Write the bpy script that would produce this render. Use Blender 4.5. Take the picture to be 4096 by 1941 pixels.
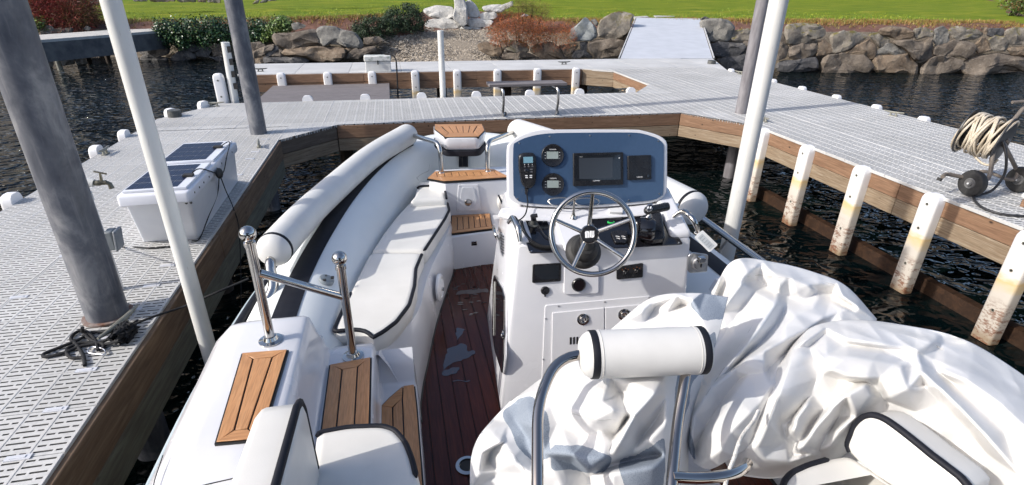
import bpy, bmesh, math, random
import numpy as np
from mathutils import Vector, Matrix, noise
random.seed(7); rng=np.random.default_rng(7)
S=bpy.context.scene
for o in list(bpy.data.objects): bpy.data.objects.remove(o)
COL=S.collection
# ---------------------------------------------------------------- camera
CZ=3.03; FPX=1357.0; PW=2576.0; PCX,PCY=1288.0,610.5
ROLL=math.atan2(38,2846); PIT=math.atan2(647,FPX)
_fw=np.array([0,math.cos(PIT),-math.sin(PIT)]); _rt=np.array([1.,0,0]); _up=np.cross(_rt,_fw)
def _ray(x,y):
    u=(x-PCX)/FPX; v=(y-PCY)/FPX
    u2=u*math.cos(ROLL)+v*math.sin(ROLL); v2=-u*math.sin(ROLL)+v*math.cos(ROLL)
    return _fw+_rt*u2-_up*v2
_d=_ray(970,-41); YAW=math.atan2(_d[0],_d[1])
RY=np.array([[math.cos(YAW),-math.sin(YAW),0],[math.sin(YAW),math.cos(YAW),0],[0,0,1]])
def ray(p): return RY@_ray(*p)
cam_d=bpy.data.cameras.new('camera'); cam=bpy.data.objects.new('camera',cam_d); COL.objects.link(cam)
cam_d.lens=FPX/PW*36; cam_d.sensor_width=36; cam_d.clip_start=0.05; cam_d.clip_end=2000
r_=RY@(_rt*math.cos(ROLL)-_up*(-math.sin(ROLL))*-1)
r_=RY@(_rt*math.cos(ROLL)+_up*math.sin(ROLL)); u_=RY@(-_rt*math.sin(ROLL)+_up*math.cos(ROLL)); b_=-(RY@_fw)
cam.matrix_world=Matrix(((r_[0],u_[0],b_[0],0),(r_[1],u_[1],b_[1],0),(r_[2],u_[2],b_[2],CZ),(0,0,0,1)))
S.camera=cam
# ---------------------------------------------------------------- light
SUN_EL=math.radians(34); sh=Vector((math.cos(math.radians(10)),math.sin(math.radians(10))))  # direction shadows fall
to_sun=Vector((-sh.x*math.cos(SUN_EL),-sh.y*math.cos(SUN_EL),math.sin(SUN_EL)))
W=bpy.data.worlds.new('World'); S.world=W; W.use_nodes=True
nt=W.node_tree; bg=nt.nodes['Background']; sky=nt.nodes.new('ShaderNodeTexSky'); sky.sky_type='NISHITA'
sky.sun_disc=False; sky.sun_elevation=SUN_EL; sky.sun_rotation=math.atan2(to_sun.x,to_sun.y)
sky.air_density=0.75; sky.dust_density=2.2; sky.ozone_density=0.5
nt.links.new(sky.outputs[0],bg.inputs[0]); bg.inputs[1].default_value=0.15
sd=bpy.data.lights.new('sun','SUN'); sd.energy=2.65; sd.angle=math.radians(0.6); sd.color=(1,.96,.90)
so=bpy.data.objects.new('sun',sd); COL.objects.link(so); so.rotation_euler=to_sun.to_track_quat('Z','Y').to_euler()
S.view_settings.view_transform='Standard'; S.view_settings.look='None'; S.view_settings.exposure=0.60
S.view_settings.gamma=1; S.view_settings.use_curve_mapping=False
# ---------------------------------------------------------------- picking points of the place
RG=dict(A=(0,0,2.0345),B=(900,0,2.0345),C=(1900,0,2.0345),D=(2900,0,1.8788),E=(0,500,2.035),F=(900,500,2.0345),G=(1900,480,1.969),H=(2700,450,1.436),I=(0,1000,1.297),J=(800,1100,1.4518),K=(1800,1000,1.297),L=(2700,1100,1.452),M=(1500,450,2.22),N=(1700,1000,1.2975),O=(3700,380,2.3485),
 Q=(900,0,4.07),R=(1900,0,3.22),T=(3000,40,2.3504),U=(0,0,2.576),V=(2100,700,3.4886))
def q(r,x,y):
    a,b,s=RG[r]; k=PW/4096
    return ((a+x/s)*k,(b+y/s)*k)
def V3(a): return Vector((float(a[0]),float(a[1]),float(a[2])))
def P(p,z): d=ray(p); t=(z-CZ)/d[2]; return Vector((d[0]*t,d[1]*t,z))
def PX(p,X): d=ray(p); t=X/d[0]; return Vector((X,d[1]*t,CZ+d[2]*t))
def PY(p,Y): d=ray(p); t=Y/d[1]; return Vector((d[0]*t,Y,CZ+d[2]*t))
def PW_(p,w): d=ray(p)*w; return Vector((d[0],d[1],CZ+d[2]))
def PN(p,p0,n):
    d=V3(ray(p)); c=Vector((0,0,CZ)); t=(Vector(p0)-c).dot(n)/d.dot(n); return c+d*t
def PVW(p,a,b,lean=0.0,z0=0.0): # vertical wall through ground points a,b
    e=(Vector((b[0],b[1],0))-Vector((a[0],a[1],0))).normalized(); n=Vector((-e.y,e.x,0))
    if n.y<0: n=-n
    n=(n-Vector((0,0,lean))).normalized(); return PN(p,(a[0],a[1],z0),n)
# ---------------------------------------------------------------- objects
def props(o,label=None,cat=None,group=None,kind=None):
    if label: o['label']=label
    if cat: o['category']=cat
    if group: o['group']=group
    if kind: o['kind']=kind
    return o
def thing(name,label,cat,loc=(0,0,0),group=None,rotz=0):
    o=bpy.data.objects.new(name,None); COL.objects.link(o); o.location=loc; o.rotation_euler=(0,0,rotz)
    o.empty_display_size=.2; props(o,label,cat,group); return o
def wloc(o):
    v=Vector((0,0,0))
    while o is not None: v=v+o.location; o=o.parent
    return v
def dup(o,loc=None,parent=None,label=None):
    c=o.copy(); COL.objects.link(c)
    if parent is not None: c.parent=parent
    if loc is not None: c.location=loc
    if label: c['label']=label
    for ch in list(o.children): dup(ch,None,c)
    return c
class G:
    def __init__(s): s.v=[]; s.f=[]; s.m=[]; s.cm=0
    def add(s,vs,fs):
        n=len(s.v); s.v+=[tuple(map(float,v)) for v in vs]
        for f in fs: s.f.append([i+n for i in f]); s.m.append(s.cm)
        return s
    def box(s,c,d,rot=None):
        c=Vector(c); hx,hy,hz=d[0]/2,d[1]/2,d[2]/2
        vs=[Vector((x,y,z)) for z in(-hz,hz) for y in(-hy,hy) for x in(-hx,hx)]
        if rot is not None: vs=[rot@v for v in vs]
        return s.add([c+v for v in vs],[(0,2,3,1),(4,5,7,6),(0,1,5,4),(2,6,7,3),(0,4,6,2),(1,3,7,5)])
    def box2(s,a,b): return s.box([(a[i]+b[i])/2 for i in range(3)],[abs(b[i]-a[i]) for i in range(3)])
    def prism(s,poly,vec):
        poly=[Vector(p) for p in poly]; vec=Vector(vec); n=len(poly)
        nn=Vector((0,0,0))
        for i in range(n): nn+=poly[i].cross(poly[(i+1)%n])
        if nn.dot(vec)>0: poly=poly[::-1]
        vs=poly+[p+vec for p in poly]
        fs=[list(range(n)),list(range(2*n-1,n-1,-1))]+[(i,i+n,(i+1)%n+n,(i+1)%n) for i in range(n)]
        return s.add(vs,fs)
    def rings(s,rings,closed=True,cap0=True,cap1=True,loop=False):
        n=len(rings[0]); vs=[p for r in rings for p in r]; fs=[]
        R=len(rings)
        for i in range(R-1 if not loop else R):
            for j in range(n if closed else n-1):
                a=i*n+j; b=i*n+(j+1)%n; c=((i+1)%R)*n+(j+1)%n; d=((i+1)%R)*n+j
                fs.append((a,b,c,d))
        if not loop:
            if cap0: fs.append(list(range(n-1,-1,-1)))
            if cap1: fs.append([(R-1)*n+j for j in range(n)])
        return s.add(vs,fs)
    def tube(s,path,r,seg=12,closed=False,caps=True,up=None):
        path=[Vector(p) for p in path]; n=len(path); rr=r if hasattr(r,'__len__') else [r]*n
        rings=[]; prev=None
        for i,p in enumerate(path):
            if closed: t=(path[(i+1)%n]-path[i-1])
            else: t=path[min(i+1,n-1)]-path[max(i-1,0)]
            t=t.normalized() if t.length>1e-9 else Vector((0,0,1))
            if prev is None:
                u=Vector(up) if up is not None else (Vector((0,0,1)) if abs(t.z)<.9 else Vector((0,1,0)))
            else: u=prev
            u=(u-t*u.dot(t)).normalized(); prev=u; w=t.cross(u)
            rings.append([p+(u*math.cos(a)+w*math.sin(a))*rr[i] for a in [2*math.pi*k/seg for k in range(seg)]])
        return s.rings([r_[::-1] for r_ in rings][::1] if False else rings,True,caps,caps,closed)
    def lathe(s,prof,c,axis=(0,0,1),seg=24,cap0=True,cap1=True):
        ax=Vector(axis).normalized(); u=ax.orthogonal().normalized(); w=ax.cross(u); c=Vector(c)
        return s.rings([[c+ax*h+(u*math.cos(a)+w*math.sin(a))*max(r,1e-5) for a in [2*math.pi*k/seg for k in range(seg)]] for r,h in prof],True,cap0,cap1)
    def sphere(s,c,r,seg=20,ri=12,sc=(1,1,1)):
        c=Vector(c)
        return s.rings([[c+Vector((math.cos(a)*math.sin(t)*r*sc[0],math.sin(a)*math.sin(t)*r*sc[1],-math.cos(t)*r*sc[2])) for a in [2*math.pi*k/seg for k in range(seg)]] for t in [math.pi*(i+.02*(i==0)-.02*(i==ri))/ri for i in range(ri+1)]])
    def build(s,name,mat,parent=None,smooth=35,bevel=0,bseg=2,kind=None,label=None,local=False,loc=None,cat=None,group=None,weld=False):
        me=bpy.data.meshes.new(name)
        off=Vector((0,0,0)) if local else (wloc(parent) if parent is not None else Vector((0,0,0)))
        if parent is None and loc is None and not local and not kind=='structure':
            a=np.array(s.v); loc=Vector(((a[:,0].min()+a[:,0].max())/2,(a[:,1].min()+a[:,1].max())/2,a[:,2].min()))
        if loc is not None and not local and parent is None: off=Vector(loc)
        me.from_pydata([(v[0]-off[0],v[1]-off[1],v[2]-off[2]) for v in s.v],[],s.f)
        mats=mat if isinstance(mat,(list,tuple)) else [mat]
        for m in mats: me.materials.append(m)
        if len(mats)>1: me.polygons.foreach_set('material_index',s.m)
        bm=bmesh.new(); bm.from_mesh(me)
        if weld: bmesh.ops.remove_doubles(bm,verts=bm.verts,dist=1e-5)
        bmesh.ops.recalc_face_normals(bm,faces=bm.faces); bm.to_mesh(me); bm.free()
        if smooth:
            me.polygons.foreach_set('use_smooth',[True]*len(me.polygons)); me.set_sharp_from_angle(angle=math.radians(smooth))
        o=bpy.data.objects.new(name,me); COL.objects.link(o)
        if parent is not None: o.parent=parent
        elif loc is not None: o.location=loc
        if bevel:
            md=o.modifiers.new('bevel','BEVEL'); md.width=bevel; md.segments=bseg; md.limit_method='ANGLE'; md.angle_limit=math.radians(40)
        props(o,label,cat,group,kind)
        return o
def smoothpath(pts,n=8,closed=False):
    pts=[Vector(p) for p in pts]; N=len(pts); out=[]
    for i in range(N if closed else N-1):
        p1,p2=pts[i],pts[(i+1)%N]; p0=pts[i-1] if (i>0 or closed) else p1*2-p2; p3=pts[(i+2)%N] if (i<N-2 or closed) else p2*2-p1
        for k in range(n):
            t=k/n; out.append(.5*((2*p1)+(p2-p0)*t+(2*p0-5*p1+4*p2-p3)*t*t+(3*p1-p0-3*p2+p3)*t**3))
    if not closed: out.append(pts[-1])
    return out
def resample(pts,n,closed=False):
    pts=[Vector(p) for p in pts]
    if closed: pts=pts+[pts[0]]
    L=[0]
    for a,b in zip(pts,pts[1:]): L.append(L[-1]+(b-a).length)
    out=[]; m=n if closed else n-1; j=0
    for k in range(n):
        t=L[-1]*k/m
        while j<len(L)-2 and L[j+1]<t: j+=1
        f=(t-L[j])/max(L[j+1]-L[j],1e-9); out.append(pts[j].lerp(pts[j+1],min(f,1)))
    return out
def roundpoly(pts,r,n=5):
    pts=[Vector(p) for p in pts]; N=len(pts); out=[]
    for i in range(N):
        rr=r[i] if hasattr(r,'__len__') else r
        a,b,c=pts[i-1],pts[i],pts[(i+1)%N]
        u=(a-b); w=(c-b); lu,lw=u.length,w.length; rr=min(rr,lu*.49,lw*.49)
        if rr<=1e-4: out.append(b); continue
        u.normalize(); w.normalize(); p0=b+u*rr; p2=b+w*rr
        for k in range(n+1):
            t=k/n; out.append(p0*(1-t)**2+b*2*t*(1-t)+p2*t*t)
    return out
def bendpath(pts,r,n=6):
    pts=[Vector(p) for p in pts]; out=[pts[0]]
    for i in range(1,len(pts)-1):
        a,b,c=pts[i-1],pts[i],pts[i+1]; u=(a-b); w=(c-b); rr=min(r,u.length*.49,w.length*.49); u.normalize(); w.normalize()
        p0=b+u*rr; p2=b+w*rr
        for k in range(n+1):
            t=k/n; out.append(p0*(1-t)**2+b*2*t*(1-t)+p2*t*t)
    out.append(pts[-1]); return out
def inset2(poly,d):
    n=len(poly); A=sum(poly[i].x*poly[(i+1)%n].y-poly[(i+1)%n].x*poly[i].y for i in range(n)); sg=1 if A>0 else -1
    out=[]
    for i in range(n):
        a,b,c=poly[i-1],poly[i],poly[(i+1)%n]; t=(c-a); t.z=0
        if t.length<1e-9: out.append(b.copy()); continue
        t.normalize(); out.append(b+Vector((-t.y,t.x,0))*d*sg)
    return out
# ---------------------------------------------------------------- materials
def M(name,col=(.5,.5,.5),rough=.5,metal=0,spec=.5,coat=0,**k):
    m=bpy.data.materials.new(name); m.use_nodes=True; b=m.node_tree.nodes['Principled BSDF']
    b.inputs['Base Color'].default_value=(*col,1); b.inputs['Roughness'].default_value=rough; b.inputs['Metallic'].default_value=metal
    b.inputs['Specular IOR Level'].default_value=spec; b.inputs['Coat Weight'].default_value=coat
    m['b']=1; return m
def nn(m,t,**k):
    n=m.node_tree.nodes.new(t)
    for a,v in k.items():
        if a in n.inputs.keys() if isinstance(a,str) and a in [i.name for i in n.inputs] else False: n.inputs[a].default_value=v
        else: setattr(n,a,v)
    return n
def lk(m,a,b): m.node_tree.links.new(a,b)
def B(m): return m.node_tree.nodes['Principled BSDF']
def coord(m,scale=(1,1,1),kind='Object',rot=(0,0,0)):
    tc=nn(m,'ShaderNodeTexCoord'); mp=nn(m,'ShaderNodeMapping'); mp.inputs['Scale'].default_value=scale; mp.inputs['Rotation'].default_value=rot
    lk(m,tc.outputs[kind],mp.inputs[0]); return mp.outputs[0]
def gcoord(m,scale=(1,1,1),rot=(0,0,0)):   # position in the world
    g=nn(m,'ShaderNodeNewGeometry'); mp=nn(m,'ShaderNodeMapping'); mp.inputs['Scale'].default_value=scale; mp.inputs['Rotation'].default_value=rot
    lk(m,g.outputs['Position'],mp.inputs[0]); return mp.outputs[0]
def noi(m,vec,scale,detail=4,rough=.55,dist=0):
    n=nn(m,'ShaderNodeTexNoise'); n.inputs['Scale'].default_value=scale; n.inputs['Detail'].default_value=detail; n.inputs['Roughness'].default_value=rough; n.inputs['Distortion'].default_value=dist
    lk(m,vec,n.inputs['Vector']); return n.outputs['Fac']
def ramp(m,fac,stops,interp='LINEAR'):
    r=nn(m,'ShaderNodeValToRGB'); cr=r.color_ramp; cr.interpolation=interp
    while len(cr.elements)<len(stops): cr.elements.new(.5)
    for e,(p,c) in zip(cr.elements,stops): e.position=p; e.color=(*c,1) if len(c)==3 else c
    lk(m,fac,r.inputs[0]); return r.outputs[0]
def mix(m,f,a,b,mode='MIX'):
    n=nn(m,'ShaderNodeMix'); n.data_type='RGBA'; n.blend_type=mode
    if hasattr(f,'is_linked'): lk(m,f,n.inputs['Factor'])
    else: n.inputs['Factor'].default_value=f
    for s_,v in ((n.inputs[6],a),(n.inputs[7],b)):
        if hasattr(v,'is_linked'): lk(m,v,s_)
        else: s_.default_value=(*v,1)
    return n.outputs[2]
def bump(m,h,strength=.3,dist=.01):
    n=nn(m,'ShaderNodeBump'); n.inputs['Strength'].default_value=strength; n.inputs['Distance'].default_value=dist
    lk(m,h,n.inputs['Height']); lk(m,n.outputs[0],B(m).inputs['Normal'])
def g1(v): return (v,v,v)
def noisy(name,c1,c2,scale=5,rough=.6,bs=0,bd=.01,bscale=None,metal=0,det=5,lo=.35,hi=.65,stretch=(1,1,1),coat=0,world=False,rr=None,spec=.5):
    m=M(name,c1,rough,metal,coat=coat,spec=spec); v=(gcoord if world else coord)(m,stretch)
    f=noi(m,v,scale,det); lk(m,ramp(m,f,[(lo,c1),(hi,c2)]),B(m).inputs['Base Color'])
    if rr: lk(m,ramp(m,noi(m,v,scale*1.7,3),[(.3,g1(rr[0])),(.7,g1(rr[1]))]),B(m).inputs['Roughness'])
    if bs: bump(m,noi(m,v,bscale or scale*3,4),bs,bd)
    return m
gel=noisy('white_gelcoat',(.72,.72,.735),(.66,.665,.69),3,.18,coat=.4,rr=(.12,.3))
gelt=noisy('cream_vinyl',(.70,.685,.645),(.65,.635,.595),6,.42,.15,.0015,260,rr=(.36,.5))
roll_m=noisy('white_roll_vinyl',(.67,.665,.645),(.62,.615,.595),7,.5,.12,.001,220,rr=(.42,.58))
tubew=noisy('tube_fabric',(.75,.775,.765),(.71,.74,.735),4,.42,.08,.001,260,rr=(.35,.5))
blk=noisy('black_vinyl',(.006,.007,.012),(.010,.011,.017),30,.62,.2,.001,300,spec=.3)
blkp=noisy('black_plastic',(.010,.010,.012),(.016,.016,.018),20,.28,rr=(.2,.36))
blkg=M('black_gloss',(.008,.008,.010),.08,coat=.6)
rub=noisy('rubber',(.018,.018,.018),(.035,.034,.033),40,.65,.3,.002,80)
chrome=M('stainless_polished',(.50,.49,.47),.07,1)
lk(chrome,ramp(chrome,noi(chrome,coord(chrome),14,3),[(.3,g1(.05)),(.75,g1(.14))]),B(chrome).inputs['Roughness'])
hoopm=M('stainless_tube',(.40,.365,.335),.08,1)  # darker, warmer steel; dark brown reflections are put into the colour
steel=noisy('brushed_metal',(.45,.45,.46),(.6,.6,.6),30,.35,metal=1)
navy=M('navy_panel',(.045,.085,.165),.25,coat=.4)
lk(navy,ramp(navy,noi(navy,coord(navy),60,2),[(.3,(.042,.080,.150)),(.7,(.046,.086,.162))]),B(navy).inputs['Base Color'])
screen=M('screen_glass',(.014,.017,.022),.06,coat=.5)
lcd=noisy('lcd',(.32,.37,.36),(.24,.28,.25),6,.15)
lcdb=M('lcd_blue',(.18,.34,.42),.15); whitep=M('print_white',(.75,.75,.75),.5); greenp=M('green_plastic',(.03,.45,.10),.35)
orangep=M('print_orange',(.5,.16,.04),.5)
caulk=M('caulk',(.008,.008,.008),.5)
def wood(name,cols,grain=(2,30,30),rough=.55,bs=.25,scale=3,world=False,knots=True,rr=None,coat=0,bd=.003,objrand=.25):
    m=M(name,cols[0],rough,coat=coat); v=(gcoord if world else coord)(m,grain)
    f=noi(m,v,scale,8,.68,1.0)
    w=nn(m,'ShaderNodeTexNoise'); w.inputs['Scale'].default_value=scale*3.2; w.inputs['Detail'].default_value=3; lk(m,v,w.inputs['Vector'])
    base=ramp(m,f,[(.25,cols[0]),(.5,cols[1]),(.75,cols[2])])
    c=mix(m,.35,base,ramp(m,w.outputs['Fac'],[(.35,g1(.25)),(.6,g1(.9))]),'MULTIPLY')
    if knots:
        v2=(gcoord if world else coord)(m,(1,1.8,1.8) if grain[0]<grain[1] else (1.8,1,1.8))
        vo=nn(m,'ShaderNodeTexVoronoi'); vo.inputs['Scale'].default_value=3.6; lk(m,v2,vo.inputs['Vector'])
        c=mix(m,ramp(m,vo.outputs['Distance'],[(.035,g1(1)),(.10,g1(0))]),c,tuple(x*.22 for x in cols[0]))
    oi=nn(m,'ShaderNodeObjectInfo')
    c=mix(m,objrand,c,ramp(m,oi.outputs['Random'],[(0,g1(.55)),(1,g1(1.0))]),'MULTIPLY')
    lk(m,c,B(m).inputs['Base Color'])
    if rr: lk(m,ramp(m,noi(m,(gcoord if world else coord)(m),3,3),[(.35,g1(rr[0])),(.6,g1(rr[1]))]),B(m).inputs['Roughness'])
    bump(m,f,bs,bd); return m
teak_y=wood('teak_lengthwise',[(.50,.235,.095),(.60,.30,.13),(.68,.37,.18)],(40,2.5,40),.45,.12,2,knots=False,bd=.001)
teak_x=wood('teak_crosswise',[(.50,.235,.095),(.60,.30,.13),(.68,.37,.18)],(2.5,40,40),.45,.12,2,knots=False,bd=.001)
wet=wood('wet_teak',[(.040,.010,.006),(.075,.018,.010),(.115,.030,.015)],(30,1.5,30),.2,.10,2,knots=False,rr=(.06,.26),bd=.001); B(wet).inputs['Specular IOR Level'].default_value=.3
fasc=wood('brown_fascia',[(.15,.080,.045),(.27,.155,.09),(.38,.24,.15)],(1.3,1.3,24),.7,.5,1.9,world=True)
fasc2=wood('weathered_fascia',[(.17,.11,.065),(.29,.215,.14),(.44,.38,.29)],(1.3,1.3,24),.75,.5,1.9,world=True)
fascl=wood('shaded_fascia',[(.10,.062,.035),(.19,.12,.07),(.28,.195,.125)],(1.2,1.2,14),.75,.4,1.4,world=True)  # darker wood tone, shade of the sunless side put into the colour
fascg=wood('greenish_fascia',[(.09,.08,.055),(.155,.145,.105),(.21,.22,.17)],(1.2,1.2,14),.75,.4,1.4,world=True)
fascd=wood('dark_fascia',[(.09,.065,.048),(.15,.11,.08),(.22,.175,.13)],(1.2,1.2,14),.7,.4,1.4,world=True)  # darker, greyer brown than the front boards
greyw=wood('silver_grey_planks',[(.13,.115,.115),(.21,.19,.19),(.29,.265,.27)],(1.5,14,14),.8,.4,2,knots=False)
pilew=wood('dark_pile_wood',[(.03,.022,.016),(.055,.04,.03),(.09,.065,.045)],(12,12,1),.8,.5,2,world=True,knots=False)
beamw=wood('wet_beam_wood',[(.022,.012,.008),(.045,.024,.014),(.10,.05,.026)],(1,8,8),.5,.4,2,knots=False)
deckm=M('deck_panel',(.42,.43,.45),.6)
_v=gcoord(deckm); _c=ramp(deckm,noi(deckm,_v,1.3,5),[(.3,(.52,.515,.50)),(.7,(.64,.635,.62))]); 
_c=mix(deckm,.5,_c,ramp(deckm,noi(deckm,_v,38,3),[(.3,g1(.75)),(.6,g1(1))]),'MULTIPLY'); _oi=nn(deckm,'ShaderNodeObjectInfo'); _c=mix(deckm,.5,_c,ramp(deckm,_oi.outputs['Random'],[(0,(.84,.84,.83)),(1,g1(1.0))]),'MULTIPLY'); _c=mix(deckm,ramp(deckm,noi(deckm,_v,4.5,7,.7),[(.60,g1(0)),(.72,g1(.30))]),_c,(.33,.31,.28)); lk(deckm,_c,B(deckm).inputs['Base Color']); bump(deckm,noi(deckm,_v,400,2),.15,.001)
deckd=noisy('deck_slot_shade',(.12,.12,.11),(.20,.20,.19),9,.85)  # slot walls: the shade inside the openings is put into this darker colour
rampm=noisy('pale_gangway',(.56,.58,.62),(.50,.52,.555),2.2,.55,.15,.002,120,world=True)
pvc=noisy('white_pvc',(.72,.72,.69),(.62,.61,.57),3,.35,.04,.002,20,stretch=(3,3,.6),lo=.4,hi=.8)
_g=nn(pvc,'ShaderNodeNewGeometry'); _sp=nn(pvc,'ShaderNodeSeparateXYZ'); lk(pvc,_g.outputs['Position'],_sp.inputs[0])   # tide stain and rub marks
_c=pvc.node_tree.nodes['Principled BSDF'].inputs['Base Color'].links[0].from_socket
_t=ramp(pvc,_sp.outputs['Z'],[(.0,g1(1)),(.35,g1(.25)),(.9,g1(0))]); _rb=ramp(pvc,noi(pvc,gcoord(pvc,(30,30,5)),2.2,6,.7),[(.62,g1(0)),(.70,g1(.45))])
lk(pvc,mix(pvc,_rb,mix(pvc,_t,_c,(.16,.15,.08)),(.42,.40,.36)),B(pvc).inputs['Base Color'])
pile_m=M('painted_steel_pile',(.2,.21,.24),.5,coat=.1)
_v=coord(pile_m,(1,1,.7)); _c=ramp(pile_m,noi(pile_m,_v,5,8,.65,.4),[(.32,(.055,.062,.080)),(.5,(.12,.126,.145)),(.66,(.26,.26,.265))])
_c=mix(pile_m,ramp(pile_m,noi(pile_m,coord(pile_m,(6,6,.4)),6,4),[(.55,g1(0)),(.75,g1(.35))]),_c,(.33,.33,.34)); lk(pile_m,_c,B(pile_m).inputs['Base Color']); bump(pile_m,noi(pile_m,_v,40,4),.1,.003)
pile_d=noisy('weathered_pile',(.15,.14,.15),(.25,.24,.25),7,.7,.3,.004,30,stretch=(2,2,.4))
def bumper_mat():
    m=M('bumper_plastic',(.75,.74,.72),.5); g=nn(m,'ShaderNodeNewGeometry'); sp=nn(m,'ShaderNodeSeparateXYZ'); lk(m,g.outputs['Position'],sp.inputs[0])
    v=gcoord(m,(1,1,2.5)); n1=noi(m,v,7,5)
    ad=nn(m,'ShaderNodeMath',operation='MULTIPLY_ADD'); lk(m,n1,ad.inputs[0]); ad.inputs[1].default_value=.16; lk(m,sp.outputs['Z'],ad.inputs[2])
    mr=nn(m,'ShaderNodeMapRange'); mr.inputs['From Min'].default_value=0; mr.inputs['From Max'].default_value=1.2; lk(m,ad.outputs[0],mr.inputs['Value'])
    base=ramp(m,mr.outputs[0],[(0,(.10,.085,.05)),(.09,(.30,.22,.14)),(.2,(.55,.50,.43)),(.50,(.62,.57,.50)),(.56,(.66,.55,.38)),(.61,(.70,.52,.26)),(.66,(.76,.72,.66)),(1,(.78,.78,.79))])
    st=ramp(m,noi(m,gcoord(m,(1,1,2.2)),11,9,.78),[(.50,g1(0)),(.56,g1(1))]); zm=ramp(m,mr.outputs[0],[(.10,g1(.95)),(.36,g1(.75)),(.46,g1(0))])
    mu=mix(m,1,st,zm,'MULTIPLY'); lk(m,mix(m,mu,base,(.20,.085,.045)),B(m).inputs['Base Color']); return m
bumpm=bumper_mat()
iron=noisy('cast_iron',(.05,.055,.055),(.12,.12,.11),12,.6,.3,.003,40)
galv=noisy('galvanised_cleat',(.20,.20,.17),(.32,.31,.26),10,.5,.2,.003,40,metal=.3)
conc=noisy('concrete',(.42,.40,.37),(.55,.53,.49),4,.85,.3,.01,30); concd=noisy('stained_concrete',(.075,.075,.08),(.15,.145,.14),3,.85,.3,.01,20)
def rockmat(name,a,b,c,moss=None):
    m=M(name,a,.8); v=coord(m); f=noi(m,v,2.6,8,.62,.3); cc=ramp(m,f,[(.3,a),(.5,b),(.72,c)])
    cc=mix(m,.6,cc,ramp(m,noi(m,v,14,6,.7),[(.3,g1(.5)),(.65,g1(1.05))]),'MULTIPLY')
    cc=mix(m,ramp(m,noi(m,v,19,4,.6),[(.62,g1(0)),(.70,g1(.5))]),cc,(.42,.42,.38))
    if moss:
        g=nn(m,'ShaderNodeNewGeometry'); sp=nn(m,'ShaderNodeSeparateXYZ'); lk(m,g.outputs['Normal'],sp.inputs[0])
        mm=mix(m,1,ramp(m,sp.outputs['Z'],[(.15,g1(0)),(.6,g1(1))]),ramp(m,noi(m,v,4.5,6,.7),[(.45,g1(0)),(.55,g1(1))]),'MULTIPLY')
        cc=mix(m,mm,cc,moss)
    lk(m,cc,B(m).inputs['Base Color']); bump(m,noi(m,v,9,9,.65),.7,.05); return m
rocks_m=[rockmat('brown_rock',(.085,.066,.052),(.165,.135,.105),(.27,.225,.18)),rockmat('grey_rock',(.11,.105,.10),(.21,.20,.18),(.31,.295,.26)),
 rockmat('mossy_rock',(.15,.13,.11),(.25,.22,.18),(.35,.32,.27),(.13,.11,.02)),rockmat('rust_rock',(.11,.080,.055),(.215,.16,.11),(.31,.25,.185)),
 rockmat('dark_rock',(.05,.05,.055),(.09,.088,.09),(.16,.15,.14))]
granite=rockmat('pale_granite',(.42,.41,.39),(.55,.54,.51),(.66,.65,.62)); blueg=rockmat('blue_grey_rock',(.18,.20,.20),(.28,.30,.30),(.40,.42,.41))
lawnm=M('lawn',(.1,.2,.02),.9,spec=.2)
_v=gcoord(lawnm); _c=ramp(lawnm,noi(lawnm,gcoord(lawnm,(.5,1.6,1)),.9,6,.6),[(.33,(.115,.185,.010)),(.55,(.205,.265,.014)),(.72,(.34,.32,.04))])
_c=mix(lawnm,.6,_c,ramp(lawnm,noi(lawnm,_v,25,4,.7),[(.3,g1(.45)),(.65,g1(1.1))]),'MULTIPLY'); lk(lawnm,_c,B(lawnm).inputs['Base Color']); bump(lawnm,noi(lawnm,_v,45,4),1,.05)
soil=noisy('bark_soil',(.10,.045,.03),(.19,.095,.065),5,.95,.8,.05,30,world=True,det=8)
gravm=noisy('gravel_bed',(.19,.155,.115),(.34,.29,.225),22,.9,1,.03,40,world=True,det=6)
canvas=noisy('white_canvas',(.75,.742,.73),(.67,.66,.635),4.5,.42,.10,.001,300,spec=.4,rr=(.34,.5))
meshf=M('blue_grey_mesh_fabric',(.22,.27,.34),.8)
_vo=nn(meshf,'ShaderNodeTexVoronoi'); _vo.inputs['Scale'].default_value=230; lk(meshf,coord(meshf),_vo.inputs['Vector'])
lk(meshf,ramp(meshf,_vo.outputs['Distance'],[(.10,(.17,.20,.245)),(.45,(.27,.31,.365))]),B(meshf).inputs['Base Color']); bump(meshf,_vo.outputs['Distance'],.5,.002)
canvl=M('canvas_lined',(.75,.74,.73),.45)   # white canvas whose folds show the grey mesh lining, by an attribute on the sheet
_at=nn(canvl,'ShaderNodeAttribute'); _at.attribute_name='lining'; _mk=ramp(canvl,_at.outputs['Fac'],[(.47,g1(0)),(.53,g1(1))]); _v=coord(canvl)
_c1=ramp(canvl,noi(canvl,_v,4.5,5),[(.35,(.75,.742,.73)),(.65,(.67,.66,.635))]); _vo=nn(canvl,'ShaderNodeTexVoronoi'); _vo.inputs['Scale'].default_value=230; lk(canvl,_v,_vo.inputs['Vector'])
_c2=ramp(canvl,_vo.outputs['Distance'],[(.10,(.17,.20,.245)),(.45,(.27,.31,.365))]); lk(canvl,mix(canvl,_mk,_c1,_c2),B(canvl).inputs['Base Color']); lk(canvl,ramp(canvl,_mk,[(0,g1(.42)),(1,g1(.8))]),B(canvl).inputs['Roughness'])
hosem=noisy('tan_hose',(.48,.41,.31),(.62,.55,.44),9,.45); cartm=noisy('brown_grey_frame',(.13,.11,.095),(.19,.165,.14),8,.45)
ropeb=noisy('black_rope',(.004,.004,.005),(.014,.015,.018),90,.8,1,.004,200); ropew=noisy('white_rope',(.55,.53,.49),(.75,.73,.69),60,.8,1,.004,150)
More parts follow.
